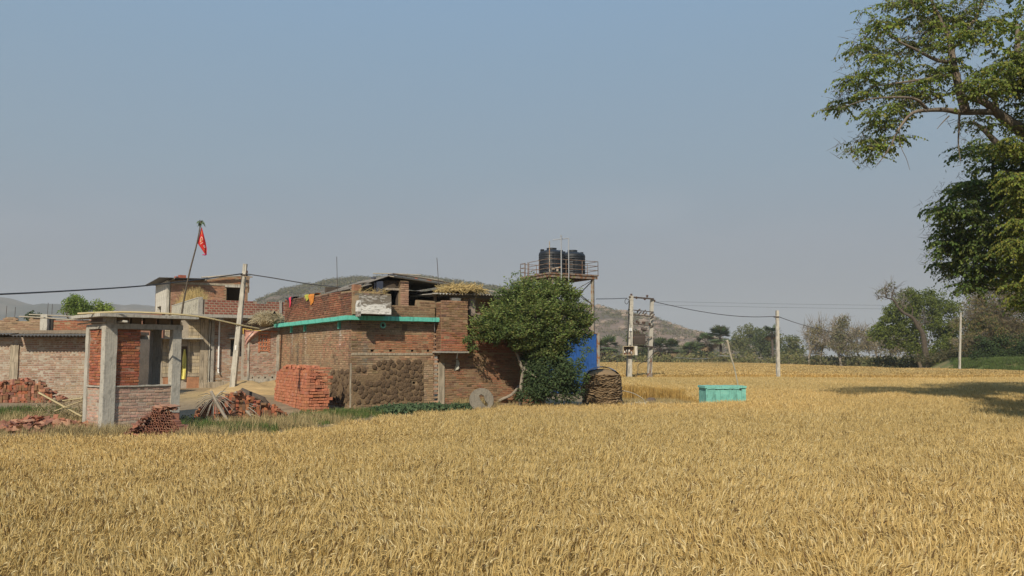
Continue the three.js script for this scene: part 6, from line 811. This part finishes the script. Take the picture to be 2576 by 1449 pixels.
{ // leaning bare tree
  const D = 128, f = [2113.2, 691.8, .1823], P = (x, y, d = D) => at(f[0] + x * f[2], f[1] + y * f[2], d), foot = P(1230, 1330), t = treeThing('leaning twisted almost bare tree before the broad green tree', 'leaning_tree', foot), rel = (x, y, d) => P(x, y, d).sub(foot), tb = (l, a, b, n = 7) => tube(l.map(p => rel(...p)), a, b, n, 20, .12);
  mesh('trunk', [tb([[1225, 1340], [1215, 1230], [1195, 1130], [1172, 1010], [1160, 900], [1130, 780], [1080, 720], [1040, 640], [990, 580], [880, 525], [800, 440], [760, 370], [720, 335]], .5, .14, 9), tb([[720, 335], [660, 320], [600, 300], [530, 332]], .12, .03), tb([[720, 335], [715, 270], [745, 200], [742, 130]], .11, .03), tb([[640, 310], [630, 240], [650, 165]], .12, .04), tb([[1090, 725], [1130, 680], [1215, 640]], .2, .06), tb([[1080, 715], [1100, 640], [1130, 590]], .15, .05), tb([[860, 480], [880, 390], [920, 330]], .15, .05), tb([[990, 580], [1000, 480], [960, 400]], .12, .05)], std([.15, .12, .09], { map: T.bark, bump: .02 }), t);
  mesh('root_stump', tube([rel(1190, 1340), rel(1215, 1280), rel(1260, 1340)], .7, .45, 8, 6, .3), MT.barkDark, t);
  const r = rng(912); scatter('sparse_leaves', leafBall(16, .55, .4, .22, [[.14, .13, .08], [.11, .12, .06], [.18, .16, .11]], rng(913)), DRYLEAF, t, local(t, [[742, 140], [752, 180], [650, 170], [640, 225], [570, 240], [600, 240], [560, 310], [700, 290], [800, 260], [790, 280], [870, 215], [960, 205], [880, 360], [820, 420], [1200, 650], [920, 340]].map(([x, y]) => { const p = P(x, y, D); return [p.x + rr(-.5, .5, r), p.y, p.z, rr(.8, 1.3, r), r() * 6]; })));
  scatter('twigs', twigBall(18, 1, 1.6, .035, [[.26, .22, .18], [.2, .17, .14]], rng(914), .3), DRYLEAF, t, local(t, [[560, 300], [650, 220], [740, 180], [600, 260], [780, 300], [900, 340], [1180, 640], [1130, 600], [860, 420]].map(([x, y]) => { const p = P(x, y, D); return [p.x, p.y, p.z, rr(.8, 1.2, r), r() * 6]; }))).userData.kind = 'stuff';
}
// dry scrub trees along the far edge of the field, right of the middle
[[2036, 906, 205, [[2036, 838, 14, 18, 6], [2050, 862, 22, 22, 9]], 'thin bare twiggy tree, leftmost of the dry trees behind the field'], [2064, 906, 205, [[2062, 826, 14, 16, 7], [2070, 850, 20, 24, 12], [2060, 880, 24, 16, 9]], 'bare grey twiggy tree beside the leftmost dry tree'], [2116, 906, 200, [[2116, 808, 12, 12, 8], [2118, 835, 22, 20, 18], [2112, 862, 34, 24, 26], [2130, 885, 26, 14, 10]], 'tall olive half leafed tree in the row of dry trees'], [2166, 906, 205, [[2165, 840, 18, 12, 10], [2160, 865, 28, 24, 20]], 'pale brown bushy tree between the olive tree and the grey tree'], [2205, 906, 210, [[2208, 838, 14, 16, 9], [2200, 865, 24, 24, 16]], 'grey twiggy tree left of the broad green tree'], [2248, 908, 185, [[2248, 862, 26, 24, 18], [2240, 885, 26, 14, 10]], 'brown scrubby tree below the left side of the broad tree'], [2290, 908, 170, [[2282, 870, 26, 22, 18], [2300, 888, 24, 14, 10]], 'brown scrubby tree close left of the leaning trunk']].forEach(([x, y, D, b, label], i) => roundTree(label, 'dry_tree', x, y, D, b, i % 3 === 2 ? OLIVE : [[.22, .185, .09], [.27, .22, .12], [.16, .15, .07]], 930 + i * 5, { n: 26, mat: DRYLEAF, twigs: [[.24, .19, .13], [.30, .25, .18]], bark: MT.barkPale, thick: 1.3, stem: .55, group: undefined }));
// darker scrub filling the gap below
{ const r = rng(960), o = []; for (let i = 0; i < 300; i++) { const x = rr(2005, 2440, r), D = lerp(x > 2180 ? 146 : 200, 235, r() ** 1.6), p = at(x, 898, D); o.push([p.x, gy(p.x, D) + rr(.1, 1.4, r), -D, rr(.6, 1.5, r), r() * 6, mixc([.8, .75, .6], [1.1, 1.1, .8], r())]); } const s = scatter('undergrowth', leafBall(50, 1.6, .55, .3, [[.12, .12, .06], [.17, .14, .08], [.08, .09, .04]], rng(961)), DRYLEAF, scene, o); tag(s, 'brown green undergrowth beneath the dry trees behind the field', 'undergrowth', null, 'stuff'); }
// green trees and palms far behind the field
[[1880, 905, 300, [[1868, 852, 26, 22, 16], [1895, 845, 24, 22, 14], [1885, 872, 40, 26, 26]], 'rounded grey green tree right of the tall fan palm'], [1930, 906, 290, [[1925, 855, 26, 30, 22], [1940, 875, 30, 24, 20]], 'dark green tree directly left of the straight field pole'], [1985, 906, 290, [[1975, 862, 26, 26, 18], [2000, 874, 18, 22, 12], [1990, 890, 24, 12, 10]], 'dark green spreading tree right of the straight field pole'], [1755, 905, 310, [[1750, 880, 30, 16, 16], [1765, 892, 24, 10, 10]], 'low green bushy tree left of the tall fan palm'], [1728, 905, 320, [[1725, 884, 16, 16, 10]], 'small grey green tree right of the transformer'], [1608, 905, 250, [[1606, 872, 24, 30, 20], [1600, 845, 12, 12, 6], [1620, 890, 20, 12, 10]], 'dark green tree seen between the transformer poles']].forEach(([x, y, D, b, label], i) => roundTree(label, 'green_tree', x, y, D, b, i % 2 ? [[.085, .115, .03], [.11, .135, .04], [.065, .085, .025]] : [[.15, .165, .05], [.11, .13, .04], [.18, .185, .065]], 970 + i * 5, { n: 60 }));
function fanPalm(x, yc, yb, D, rad, label, seed) {
  const r = rng(seed), c = at(x, yc, D), foot = V3(c.x, gy(c.x, D), -D), t = treeThing(label, 'fan_palm', foot, 'palm', undefined), h = c.y - foot.y, P = [], C = [];
  mesh('trunk', tube([V3(0, 0, 0), V3(.1, h * .5, 0), V3(0, h, 0)], .38, .3, 8), MT.barkDark, t);
  for (let i = 0; i < 34; i++) { const a = r() * 6.283, e = rr(-.9, 1.35, r), d = V3(Math.cos(a) * Math.cos(e), Math.sin(e), Math.sin(a) * Math.cos(e)), s = V3(-Math.sin(a), 0, Math.cos(a)), u = V3().crossVectors(s, d), o = d.clone().multiplyScalar(rad * .5), L = rad * rr(.45, .6, r), dry = e < -.55; const k = dry ? [.22, .16, .09] : [rr(.06, .1, r), rr(.09, .13, r), .04]; for (let b = 0; b < 9; b++) { const q0 = (b - 4.5) / 9 * 3.6, q1 = q0 + .34, tip = (q0 + q1) / 2, v = (q, l) => o.clone().addScaledVector(d, Math.cos(q) * l).addScaledVector(s, Math.sin(q) * l).addScaledVector(u, -.12 * l); const A = o, B1 = v(q0, L * .62), B2 = v(q1, L * .62), T2 = v(tip, L); for (const p of [A, B1, T2, A, T2, B2]) { P.push(p.x, p.y + h, p.z); C.push(...k); } } }
  const g = new THREE.BufferGeometry(); g.setAttribute('position', new THREE.Float32BufferAttribute(P, 3)); g.setAttribute('color', new THREE.Float32BufferAttribute(C, 3)); g.computeVertexNormals(); mesh('fronds', clean(g), DRYLEAF, t);
  const S = []; for (let i = 0; i < 20; i++) { const a = r() * 6.283, e = rr(-.9, 1.3, r); S.push(bar([0, h, 0], [Math.cos(a) * Math.cos(e) * rad * .5, h + Math.sin(e) * rad * .5, Math.sin(a) * Math.cos(e) * rad * .5], .05, 3)); } mesh('leaf_stalks', S, MT.barkDark, t);
}
fanPalm(1812, 850, 905, 220, 3.9, 'tall fan palm with round crown behind the turquoise tank', 1); fanPalm(1776, 862, 905, 225, 3.2, 'fan palm close left of the tall fan palm', 2); fanPalm(1942, 838, 905, 240, 3.1, 'fan palm rising above the trees left of the field pole', 3); fanPalm(1662, 876, 905, 225, 3.3, 'low fan palm right of the transformer, left one', 4); fanPalm(1690, 876, 905, 228, 3.1, 'low fan palm right of the transformer, right one', 5); fanPalm(1532, 872, 905, 215, 3.3, 'fan palm right beside the water tower leg', 6); fanPalm(1512, 876, 905, 220, 3.0, 'fan palm half hidden by the water tower leg', 7); fanPalm(1600, 862, 905, 220, 2.9, 'fan palm left of the transformer', 8); fanPalm(1735, 882, 905, 225, 2.7, 'small fan palm before the rocky hill foot', 9);
{ const r = rng(990), o = []; for (let i = 0; i < 210; i++) { const x = rr(1495, 2020, r), D = i < 90 ? rr(206, 218, r) : rr(288, 340, r), p = at(x, 898, D); o.push([p.x, gy(p.x, D) + rr(.2, 2.2, r), -D, rr(.6, 1.2, r), r() * 6]); } const s = scatter('far_bushes', leafBall(50, 2.0, .8, .45, [[.15, .145, .05], [.19, .16, .075], [.10, .11, .04]], rng(991)), DRYLEAF, scene, o); tag(s, 'hazy far bushes at the foot of the hill beyond the fields', 'bushes', null, 'stuff'); }
// brown thicket and hedge on the right
{ const r = rng(1001), D = 119, foot = at(2500, 905, D); foot.y = gy(foot.x, D); const t = treeThing('brown leafless thicket of drooping twigs at the right edge', 'dry_thicket', foot); const b = vblobs([[2470, 790, 40, 50, D, 14], [2510, 770, 55, 60, D, 24], [2550, 790, 45, 70, D, 20], [2450, 830, 30, 40, D, 9], [2495, 840, 50, 40, D, 18], [2545, 850, 50, 40, D, 16], [2440, 870, 24, 30, D, 8], [2470, 880, 30, 24, D, 10], [2520, 885, 40, 22, D, 12], [2565, 890, 30, 20, D, 10], [2590, 800, 40, 80, D, 14]], 1); const w = grow(V3(0, 0, 0), V3(.1, 1, 0), 4.5, .3, 3, r); mesh('trunk', w.wood, MT.bark, t); b.forEach(p => { p[6] = Math.ceil(p[6] * 1.7); }); scatter('twigs', twigBall(90, 1.1, .8, .015, [[.25, .20, .13], [.19, .15, .10], [.31, .25, .16]], rng(1002), -.2), DRYLEAF, t, local(t, cloudPts(b, .8, 1.3, r)), 'stuff'); scatter('crown', leafBall(80, 1.1, .24, .14, [[.22, .16, .06], [.17, .13, .05], [.11, .12, .04], [.08, .11, .03]], rng(1003), { droop: .5 }), DRYLEAF, t, local(t, cloudPts(b, .8, 1.3, r))); }
for (const [x, y, a, n, label, seed] of [[2478, 885, 26, 20, 'dark green hedge bush at the right edge, left one behind the grassy bank', 1], [2522, 880, 30, 24, 'dark green hedge bush at the right edge, middle one behind the grassy bank', 2], [2572, 882, 32, 26, 'dark green hedge bush at the right edge, right one behind the grassy bank', 3]]) roundTree(label, 'hedge_bush', x, 905, 117, [[x, y - 8, a, 30, n * 1.6], [x + 8, y + 10, a, 16, n * 1.4], [x - 6, y + 16, a, 12, n]], DEEP, 1010 + seed * 5, { cat: 'bush', n: 60, stem: .3 });
for (const [x, y, a, n, label, seed] of [[2385, 908, 26, 16, 'brown green shrub right of the leaning tree foot', 1], [2330, 915, 20, 12, 'brown green shrub at the foot of the leaning tree', 2], [2425, 900, 16, 9, 'brownish shrub beside the thin concrete pole', 3]]) roundTree(label, 'field_shrub', x, 920, 126, [[x, y - 10, a, 12, n]], [[.13, .12, .05], [.17, .14, .07], [.09, .095, .04]], 1030 + seed * 5, { cat: 'bush', n: 46, stem: .3 });
// bright trees behind the low house, left
roundTree('bright green leafy tree behind the low house, larger left one', 'leafy_tree', 200, 800, 75, [[184, 760, 15, 15, 16], [200, 766, 18, 16, 16], [178, 778, 16, 14, 12], [206, 782, 18, 12, 12], [192, 786, 22, 10, 12]], [[.20, .28, .05], [.26, .34, .07], [.15, .22, .04]], 1050, { stem: .45, n: 46 }); roundTree('bright yellow green tree behind the low house, smaller right one', 'leafy_tree', 254, 800, 76, [[252, 768, 14, 14, 12], [264, 778, 14, 12, 10], [244, 784, 14, 12, 9], [258, 788, 18, 8, 9]], [[.26, .33, .06], [.31, .38, .08], [.20, .26, .05]], 1056, { stem: .45, n: 46 });
roundTree('small green shrub top showing above the low house parapet', 'small_shrub', 82, 806, 60, [[82, 799, 16, 8, 10]], DEEP, 1062, { cat: 'bush', stem: .3 });
// scrub and boulders on the hill
{ const r = rng(1100), o = [], b = []; while (o.length < 5200) { const x = rr(-330, 290, r), d = rr(575, 815, r), h = hillH(x, d); if (h < 1) continue; const dense = sstep(.42, .58, fbm(x * .045, d * .045, 4)); if (r() > .25 + dense * .6 + (x < 60 ? .35 : .12)) continue; o.push([x, h + .6, -d, rr(.5, 1.25, r) * (x < 40 ? 1.25 : 1), r() * 6, mixc([.85, .8, .75], [1.15, 1.2, 1], r())]); }
  const s = scatter('hill_scrub', leafBall(40, 2.6, 1.0, .7, [[.15, .13, .085], [.12, .115, .07], [.18, .15, .10], [.10, .11, .055]], rng(1101), { flat: .7 }), DRYLEAF, scene, o); tag(s, 'grey brown leafless scrub scattered over the rocky hill', 'scrub', null, 'stuff');
  while (b.length < 420) { const x = rr(20, 280, r), d = rr(580, 800, r), h = hillH(x, d); if (h < 1.5) continue; b.push([x, h, -d, rr(.4, 1, r) ** 3 * 4, r() * 6]); } const q = scatter('hill_boulders', rockG([1, .7, 1], 4), std([.36, .27, .205], { map: T.concrete, bump: .1 }), scene, b); tag(q, 'pale boulders strewn over the flank of the rocky hill', 'boulders', null, 'stuff'); }
// ---------------------------------------------------------------- grass, weeds, creeper
function bladeTuft(n, rad, h, w, cols, r, lean = .4) { const P = [], C = []; for (let i = 0; i < n; i++) { const a = r() * 6.283, q = Math.sqrt(r()) * rad, x = Math.cos(a) * q, z = Math.sin(a) * q, H = h * rr(.45, 1.15, r), la = r() * 6.283, l = H * lean * rr(.2, 1.2, r), dx = Math.cos(la), dz = Math.sin(la), sx = -dz * w / 2, sz = dx * w / 2, k = cols[Math.floor(r() * cols.length)], m = [x + dx * l * .35, H * .6, z + dz * l * .35]; const q4 = [[x - sx, 0, z - sz], [x + sx, 0, z + sz], [m[0] + sx * .8, m[1], m[2] + sz * .8], [m[0] - sx * .8, m[1], m[2] - sz * .8], [x + dx * l, H, z + dz * l]]; for (const j of [0, 1, 2, 0, 2, 3, 3, 2, 4]) { P.push(...q4[j]); C.push(...k); } } const g = new THREE.BufferGeometry(); g.setAttribute('position', new THREE.Float32BufferAttribute(P, 3)); g.setAttribute('color', new THREE.Float32BufferAttribute(C, 3)); g.computeVertexNormals(); return clean(g); }
function patch(name, label, cat, geo, list, mat, seed) { const r = rng(seed), o = []; for (const [px, py, D, rx, rd, n, s0, s1] of list) { const c = at(px, py, D); for (let i = 0; i < n; i++) { const a = r() * 6.283, q = Math.sqrt(r()), x = c.x + Math.cos(a) * q * rx, d = D + Math.sin(a) * q * rd; o.push([x, gy(x, d) - .02, -d, rr(s0, s1, r), r() * 6]); } } return tag(scatter(name, geo, mat, scene, o), label, cat, null, 'stuff'); }
const GRASS = bladeTuft(46, .22, .28, .012, [[.09, .14, .03], [.13, .18, .045], [.07, .11, .025], [.26, .22, .09]], rng(1201)), DRYG = bladeTuft(40, .22, .36, .011, [[.36, .27, .12], [.28, .21, .10], [.42, .33, .16]], rng(1202)), WEED = leafBall(46, .26, .09, .045, [[.05, .075, .03], [.07, .095, .04], [.10, .11, .06], [.04, .06, .025]], rng(1203), { flat: 1 });
patch('grass', 'green grass strip between the wheat and the brick stack', 'grass', GRASS, [[700, 1060, 27.8, 1.7, 1.3, 100, .4, .75], [760, 1056, 28.8, 1.8, 1.2, 120, .4, .75], [850, 1046, 30.4, 1.7, 1.1, 110, .5, .95], [920, 1040, 31.2, 1.2, .7, 90, .5, .95], [640, 1075, 25.6, 1.4, 1.0, 70, .4, .7]], DRYLEAF, 1);
patch('grass', 'short green and dry grass in the yard before the hut', 'grass', GRASS, [[40, 1050, 29.5, 1.9, 1.8, 150, .6, 1.1], [520, 1080, 25.5, 1.2, .9, 120, .7, 1.2], [590, 1082, 25.2, 1.3, .8, 120, .7, 1.2]], DRYLEAF, 2);
patch('dry_grass', 'dry yellow grass fringe at the foot of hut and rubble', 'dry grass', DRYG, [[240, 1088, 24.0, 1.3, .7, 130, .6, 1.1], [60, 1080, 24.2, 3, 1.6, 260, .5, 1.0], [130, 1040, 27.5, 2.0, 1.5, 110, .6, 1.1], [540, 1088, 24.2, 1.6, .8, 110, .6, 1.1], [1660, 1000, 41, 2, 1.8, 160, .5, .9], [660, 1070, 26.2, 1.6, 1.0, 90, .7, 1.3], [760, 1060, 28.4, 2.2, 1.4, 70, .6, 1.2], [1230, 1012, 35, 1.5, .8, 90, .6, 1.1], [1390, 1008, 35.5, 2, .9, 130, .6, 1.0]], DRYLEAF, 3);
patch('weeds', 'dark grey green weeds between the hut and the brick pile', 'weeds', WEED, [[494, 1050, 26.4, .75, .6, 46, .7, 1.2], [500, 1030, 27, .5, .4, 26, .8, 1.4], [560, 1085, 25.2, .9, .5, 40, .6, 1.0], [625, 1080, 26, .8, .6, 36, .7, 1.1], [20, 1035, 30, .9, .7, 34, .6, 1.0], [64, 1040, 29.6, .7, .5, 24, .6, .9]], LEAF, 4);
patch('creeper', 'leafy green creeper covering the ground before the house front wall', 'creeper', leafBall(40, .3, .15, .12, [[.10, .155, .07], [.13, .185, .085], [.075, .12, .05]], rng(1204), { flat: .9 }), [[985, 1022, 31.6, .75, .8, 70, .7, 1.25], [1050, 1020, 32.2, 1.0, .7, 70, .6, 1.1], [1120, 1018, 33, 1.0, .6, 60, .5, .95], [1180, 1016, 33.6, .8, .5, 36, .5, .8]], LEAF, 5);
patch('bank_grass', 'green grass on the raised bank at the right edge', 'grass', bladeTuft(60, .5, .3, .04, [[.06, .10, .02], [.09, .14, .03], [.12, .15, .05]], rng(1205)), [[2520, 915, 114, 7, 6, 1100, .7, 1.3], [2590, 915, 108, 8, 7, 900, .7, 1.3], [2465, 916, 118, 3, 5, 260, .6, 1.1]], DRYLEAF, 6);
patch('bund_weeds', 'dark green weeds at the feet of the transformer poles', 'weeds', leafBall(44, .5, .16, .08, [[.09, .11, .035], [.13, .135, .05], [.06, .08, .03]], rng(1206)), [[1612, 940, 79.6, 1.3, .5, 34, .7, 1.2], [1570, 944, 79.5, .6, .4, 12, .6, 1.0], [1670, 948, 80, 1.2, .4, 12, .5, .8]], LEAF, 7);
patch('dry_weeds', 'dark dry weed strip inside the far wheat field', 'weeds', DRYG, [[1800, 918, 190, 5, .8, 150, 2.4, 3.4], [1740, 918, 192, 7, .6, 120, 2.2, 3.0]], DRYLEAF, 8);
// ---------------------------------------------------------------- wheat
function wheatPatch(size, n, lod, r) {
  const P = [], C = [], V = (p, c) => { P.push(p.x, p.y, p.z); C.push(c[0], c[1], c[2]); }, tri = (a, b, c, k) => { V(a, k); V(b, k); V(c, k); };
  const up = V3(0, 1, 0);
  for (let i = 0; i < n; i++) {
    const x = rr(-.5, .5, r) * size, z = rr(-.5, .5, r) * size, h = rr(.70, .86, r) * (r() < .06 ? 1.08 : 1), tone = rr(.8, 1.15, r), rip = r();
    const stem = mixc([.56, .365, .11], [.70, .495, .18], r()).map(v => v * tone), ear = rip < .06 ? [.22, .13, .055] : (rip < .82 ? mixc([.68, .48, .18], [.80, .60, .26], rip) : mixc([.82, .63, .30], [.93, .76, .42], r())).map(v => v * tone), leafc = mixc([.58, .40, .15], [.72, .54, .25], r()).map(v => v * tone);
    const la = lod < 2 ? rr(-.9, 1.2, r) + (r() < .3 ? rr(0, 6.28, r) : 0) : r() * 6.28, lx = Math.cos(la), lz = Math.sin(la), ln = rr(.01, .08, r), sa = r() * 6.28, w = lod === 0 ? .0026 : lod === 1 ? .006 : .028;
    const at3 = t => V3(x + lx * ln * t * t, h * t, z + lz * ln * t * t), side = V3(Math.cos(sa) * w, 0, Math.sin(sa) * w), ns = lod ? 1 : 3;
    if (lod === 2) { const a = at3(0), top = at3(1), s2 = side.clone().multiplyScalar(.9); tri(a.clone().sub(side), a.clone().add(side), top.clone().add(s2), stem); tri(a.clone().sub(side), top.clone().add(s2), top.clone().sub(s2), stem); const tp = top.clone().add(V3(lx * .1, rr(.03, .12, r), lz * .1)); tri(top.clone().sub(s2.clone().multiplyScalar(1.4)), top.clone().add(s2.clone().multiplyScalar(1.4)), tp, ear); continue; }
    for (let k = 0; k < ns; k++) { const a = at3(k / ns), b = at3((k + 1) / ns); tri(a.clone().sub(side), a.clone().add(side), b.clone().add(side), stem); tri(a.clone().sub(side), b.clone().add(side), b.clone().sub(side), stem); }
    // ear: nods over to the leaning side
    const nod = r() < .6 ? rr(.05, .7, r) : rr(.7, 2.3, r), L = rr(.075, .115, r), rad = lod ? .0095 : .0075, seg = lod ? 2 : 4, ring = lod ? 3 : 4; let p = at3(1), ang = ln * 1.5; const pts = [p.clone()], dir = []; for (let k = 0; k < seg; k++) { ang += nod / seg; const d = V3(lx * Math.sin(ang), Math.cos(ang), lz * Math.sin(ang)); dir.push(d); p = p.clone().addScaledVector(d, L / seg); pts.push(p); }
    const s1 = V3(-lz, 0, lx), R2 = k => rad * (k === 0 ? .5 : k === seg ? .25 : 1.05 - .15 * k / seg), rg = k => { const d = dir[Math.min(k, seg - 1)], s2 = V3().crossVectors(s1, d), q = R2(k), o = []; for (let j = 0; j < ring; j++) { const a = j / ring * 6.2832; o.push(pts[k].clone().addScaledVector(s1, Math.cos(a) * q).addScaledVector(s2, Math.sin(a) * q)); } return o; };
    let prev = rg(0); for (let k = 1; k <= seg; k++) { const cur = rg(k); for (let j = 0; j < ring; j++) { const j2 = (j + 1) % ring; tri(prev[j], prev[j2], cur[j], ear); tri(cur[j], prev[j2], cur[j2], ear); } prev = cur; }
    const na = lod ? 2 : 9; for (let k = 0; k < na; k++) { const q = pts[lod ? seg : 1 + (k % seg)], d = dir[Math.min(seg - 1, k % seg)].clone().addScaledVector(s1, rr(-.35, .35, r)).add(V3(rr(-.2, .2, r), rr(-.1, .3, r), rr(-.2, .2, r))).normalize(), l = rr(.045, .085, r), ww = lod ? .004 : .0014; tri(q.clone().addScaledVector(s1, -ww), q.clone().addScaledVector(s1, ww), q.clone().addScaledVector(d, l), ear); }
    if (r() < (lod ? .3 : .35)) { // dry hanging leaf
      const t0 = rr(.45, .9, r), b = at3(t0), a2 = r() * 6.28, dx = Math.cos(a2), dz = Math.sin(a2), l = rr(.10, .24, r), w2 = rr(.004, .008, r) * (lod ? 1.4 : 1), q = [b, b.clone().add(V3(dx * l * .45, l * .16, dz * l * .45)), b.clone().add(V3(dx * l * .8, -l * .15, dz * l * .8)), b.clone().add(V3(dx * l * .95, -l * .55, dz * l * .95))], sd = V3(-dz * w2, 0, dx * w2), m = lod ? 2 : 3;
      for (let k = 0; k < m; k++) { const A = q[k], B = q[lod && k === 1 ? 3 : k + 1], f = k === m - 1 ? .15 : 1; tri(A.clone().sub(sd), A.clone().add(sd), B.clone().addScaledVector(sd, f), leafc); tri(A.clone().sub(sd), B.clone().addScaledVector(sd, f), B.clone().addScaledVector(sd, -f), leafc); }
    }
  }
  const g = new THREE.BufferGeometry(); g.setAttribute('position', new THREE.Float32BufferAttribute(P, 3)); g.setAttribute('color', new THREE.Float32BufferAttribute(C, 3)); g.computeVertexNormals(); return clean(g);
}
const WHEATM = new THREE.MeshPhysicalMaterial({ vertexColors: true, roughness: 1, side: THREE.DoubleSide, transmission: .22, thickness: 0, specularIntensity: .3 });
const farLimit = x => d => d < interp([[.1, 286], [.345, 286], [.37, 198], [.48, 156], [.56, 116], [.66, 96]], x / d);
function inWheat(x, d) {
  if (Math.abs(x) > .67 * d + 5 || bankDist(x, d) > -1.5) return false;
  const hx = x - 9.88, hd = d - 38.5; if (Math.abs(hx) < 1.05 && Math.abs(hd) < .85) return false;
  if (d < interp(EDGE, x) - .15) return d < 78.6;
  if (x > 9.6) return d < 78.6 || (d > 80.2 && farLimit(x)(d));
  if (x > 5.4 && d > 44.5 && x > .118 * d) return d < 78.6 || (d > 80.2 && farLimit(x)(d));
  return d > 80.2 && x > .09 * d && farLimit(x)(d);
}
{
  const crop = thing('wheat_crop', 'ripe golden wheat crop filling the foreground and the fields behind', 'wheat crop'); crop.userData.kind = 'stuff';
  const r = rng(1300), put = (geos, step, d0, d1, yk) => { const lists = geos.map(() => []); for (let d = d0 + step / 2; d < d1; d += step) for (let x = -Math.ceil((.67 * d + 5) / step) * step; x < .67 * d + 5; x += step) { if (!inWheat(x, d)) continue; const hv = .84 + .26 * fbm(x * .13 + 8, d * .2, 3) + .07 * (noise(x * .9, d * .9) - .5), n = noise(x * .11 + 30, d * .11) - .5, far = d > 80 ? 1 : 0, k = (.92 + n * .2) * (far ? .93 : 1); lists[Math.floor(r() * geos.length)].push([x + rr(-.1, .1, r) * step * .3, groundH(x, d) - .02, -d, 1, Math.floor(r() * 2) * Math.PI + rr(-.25, .25, r), [k, k * (1 - n * .05 - far * .04), k * (1 - n * .1 - far * .08)], hv * yk]); } lists.forEach((l, i) => l.length && scatter('wheat', geos[i], WHEATM, crop, l, 'stuff')); };
  put([0, 1, 2, 3].map(i => wheatPatch(1.12, 430, 0, rng(1310 + i))), 1, 3.5, 17, 1);
  put([0, 1, 2].map(i => wheatPatch(1.12, 340, 1, rng(1320 + i))), 1, 17, 48, 1);
  put([0, 1].map(i => wheatPatch(2.2, 900, 1, rng(1330 + i))), 2, 48, 80.2, 1);
  put([0, 1].map(i => wheatPatch(6.5, 3000, 2, rng(1340 + i))), 6, 80.5, 300, .9);
}
scene.traverse(o => { if (o.isMesh && o.userData.kind === 'stuff' && o.parent !== scene && o.parent.userData.kind !== 'stuff') delete o.userData.label; });
renderer.render(scene, camera);
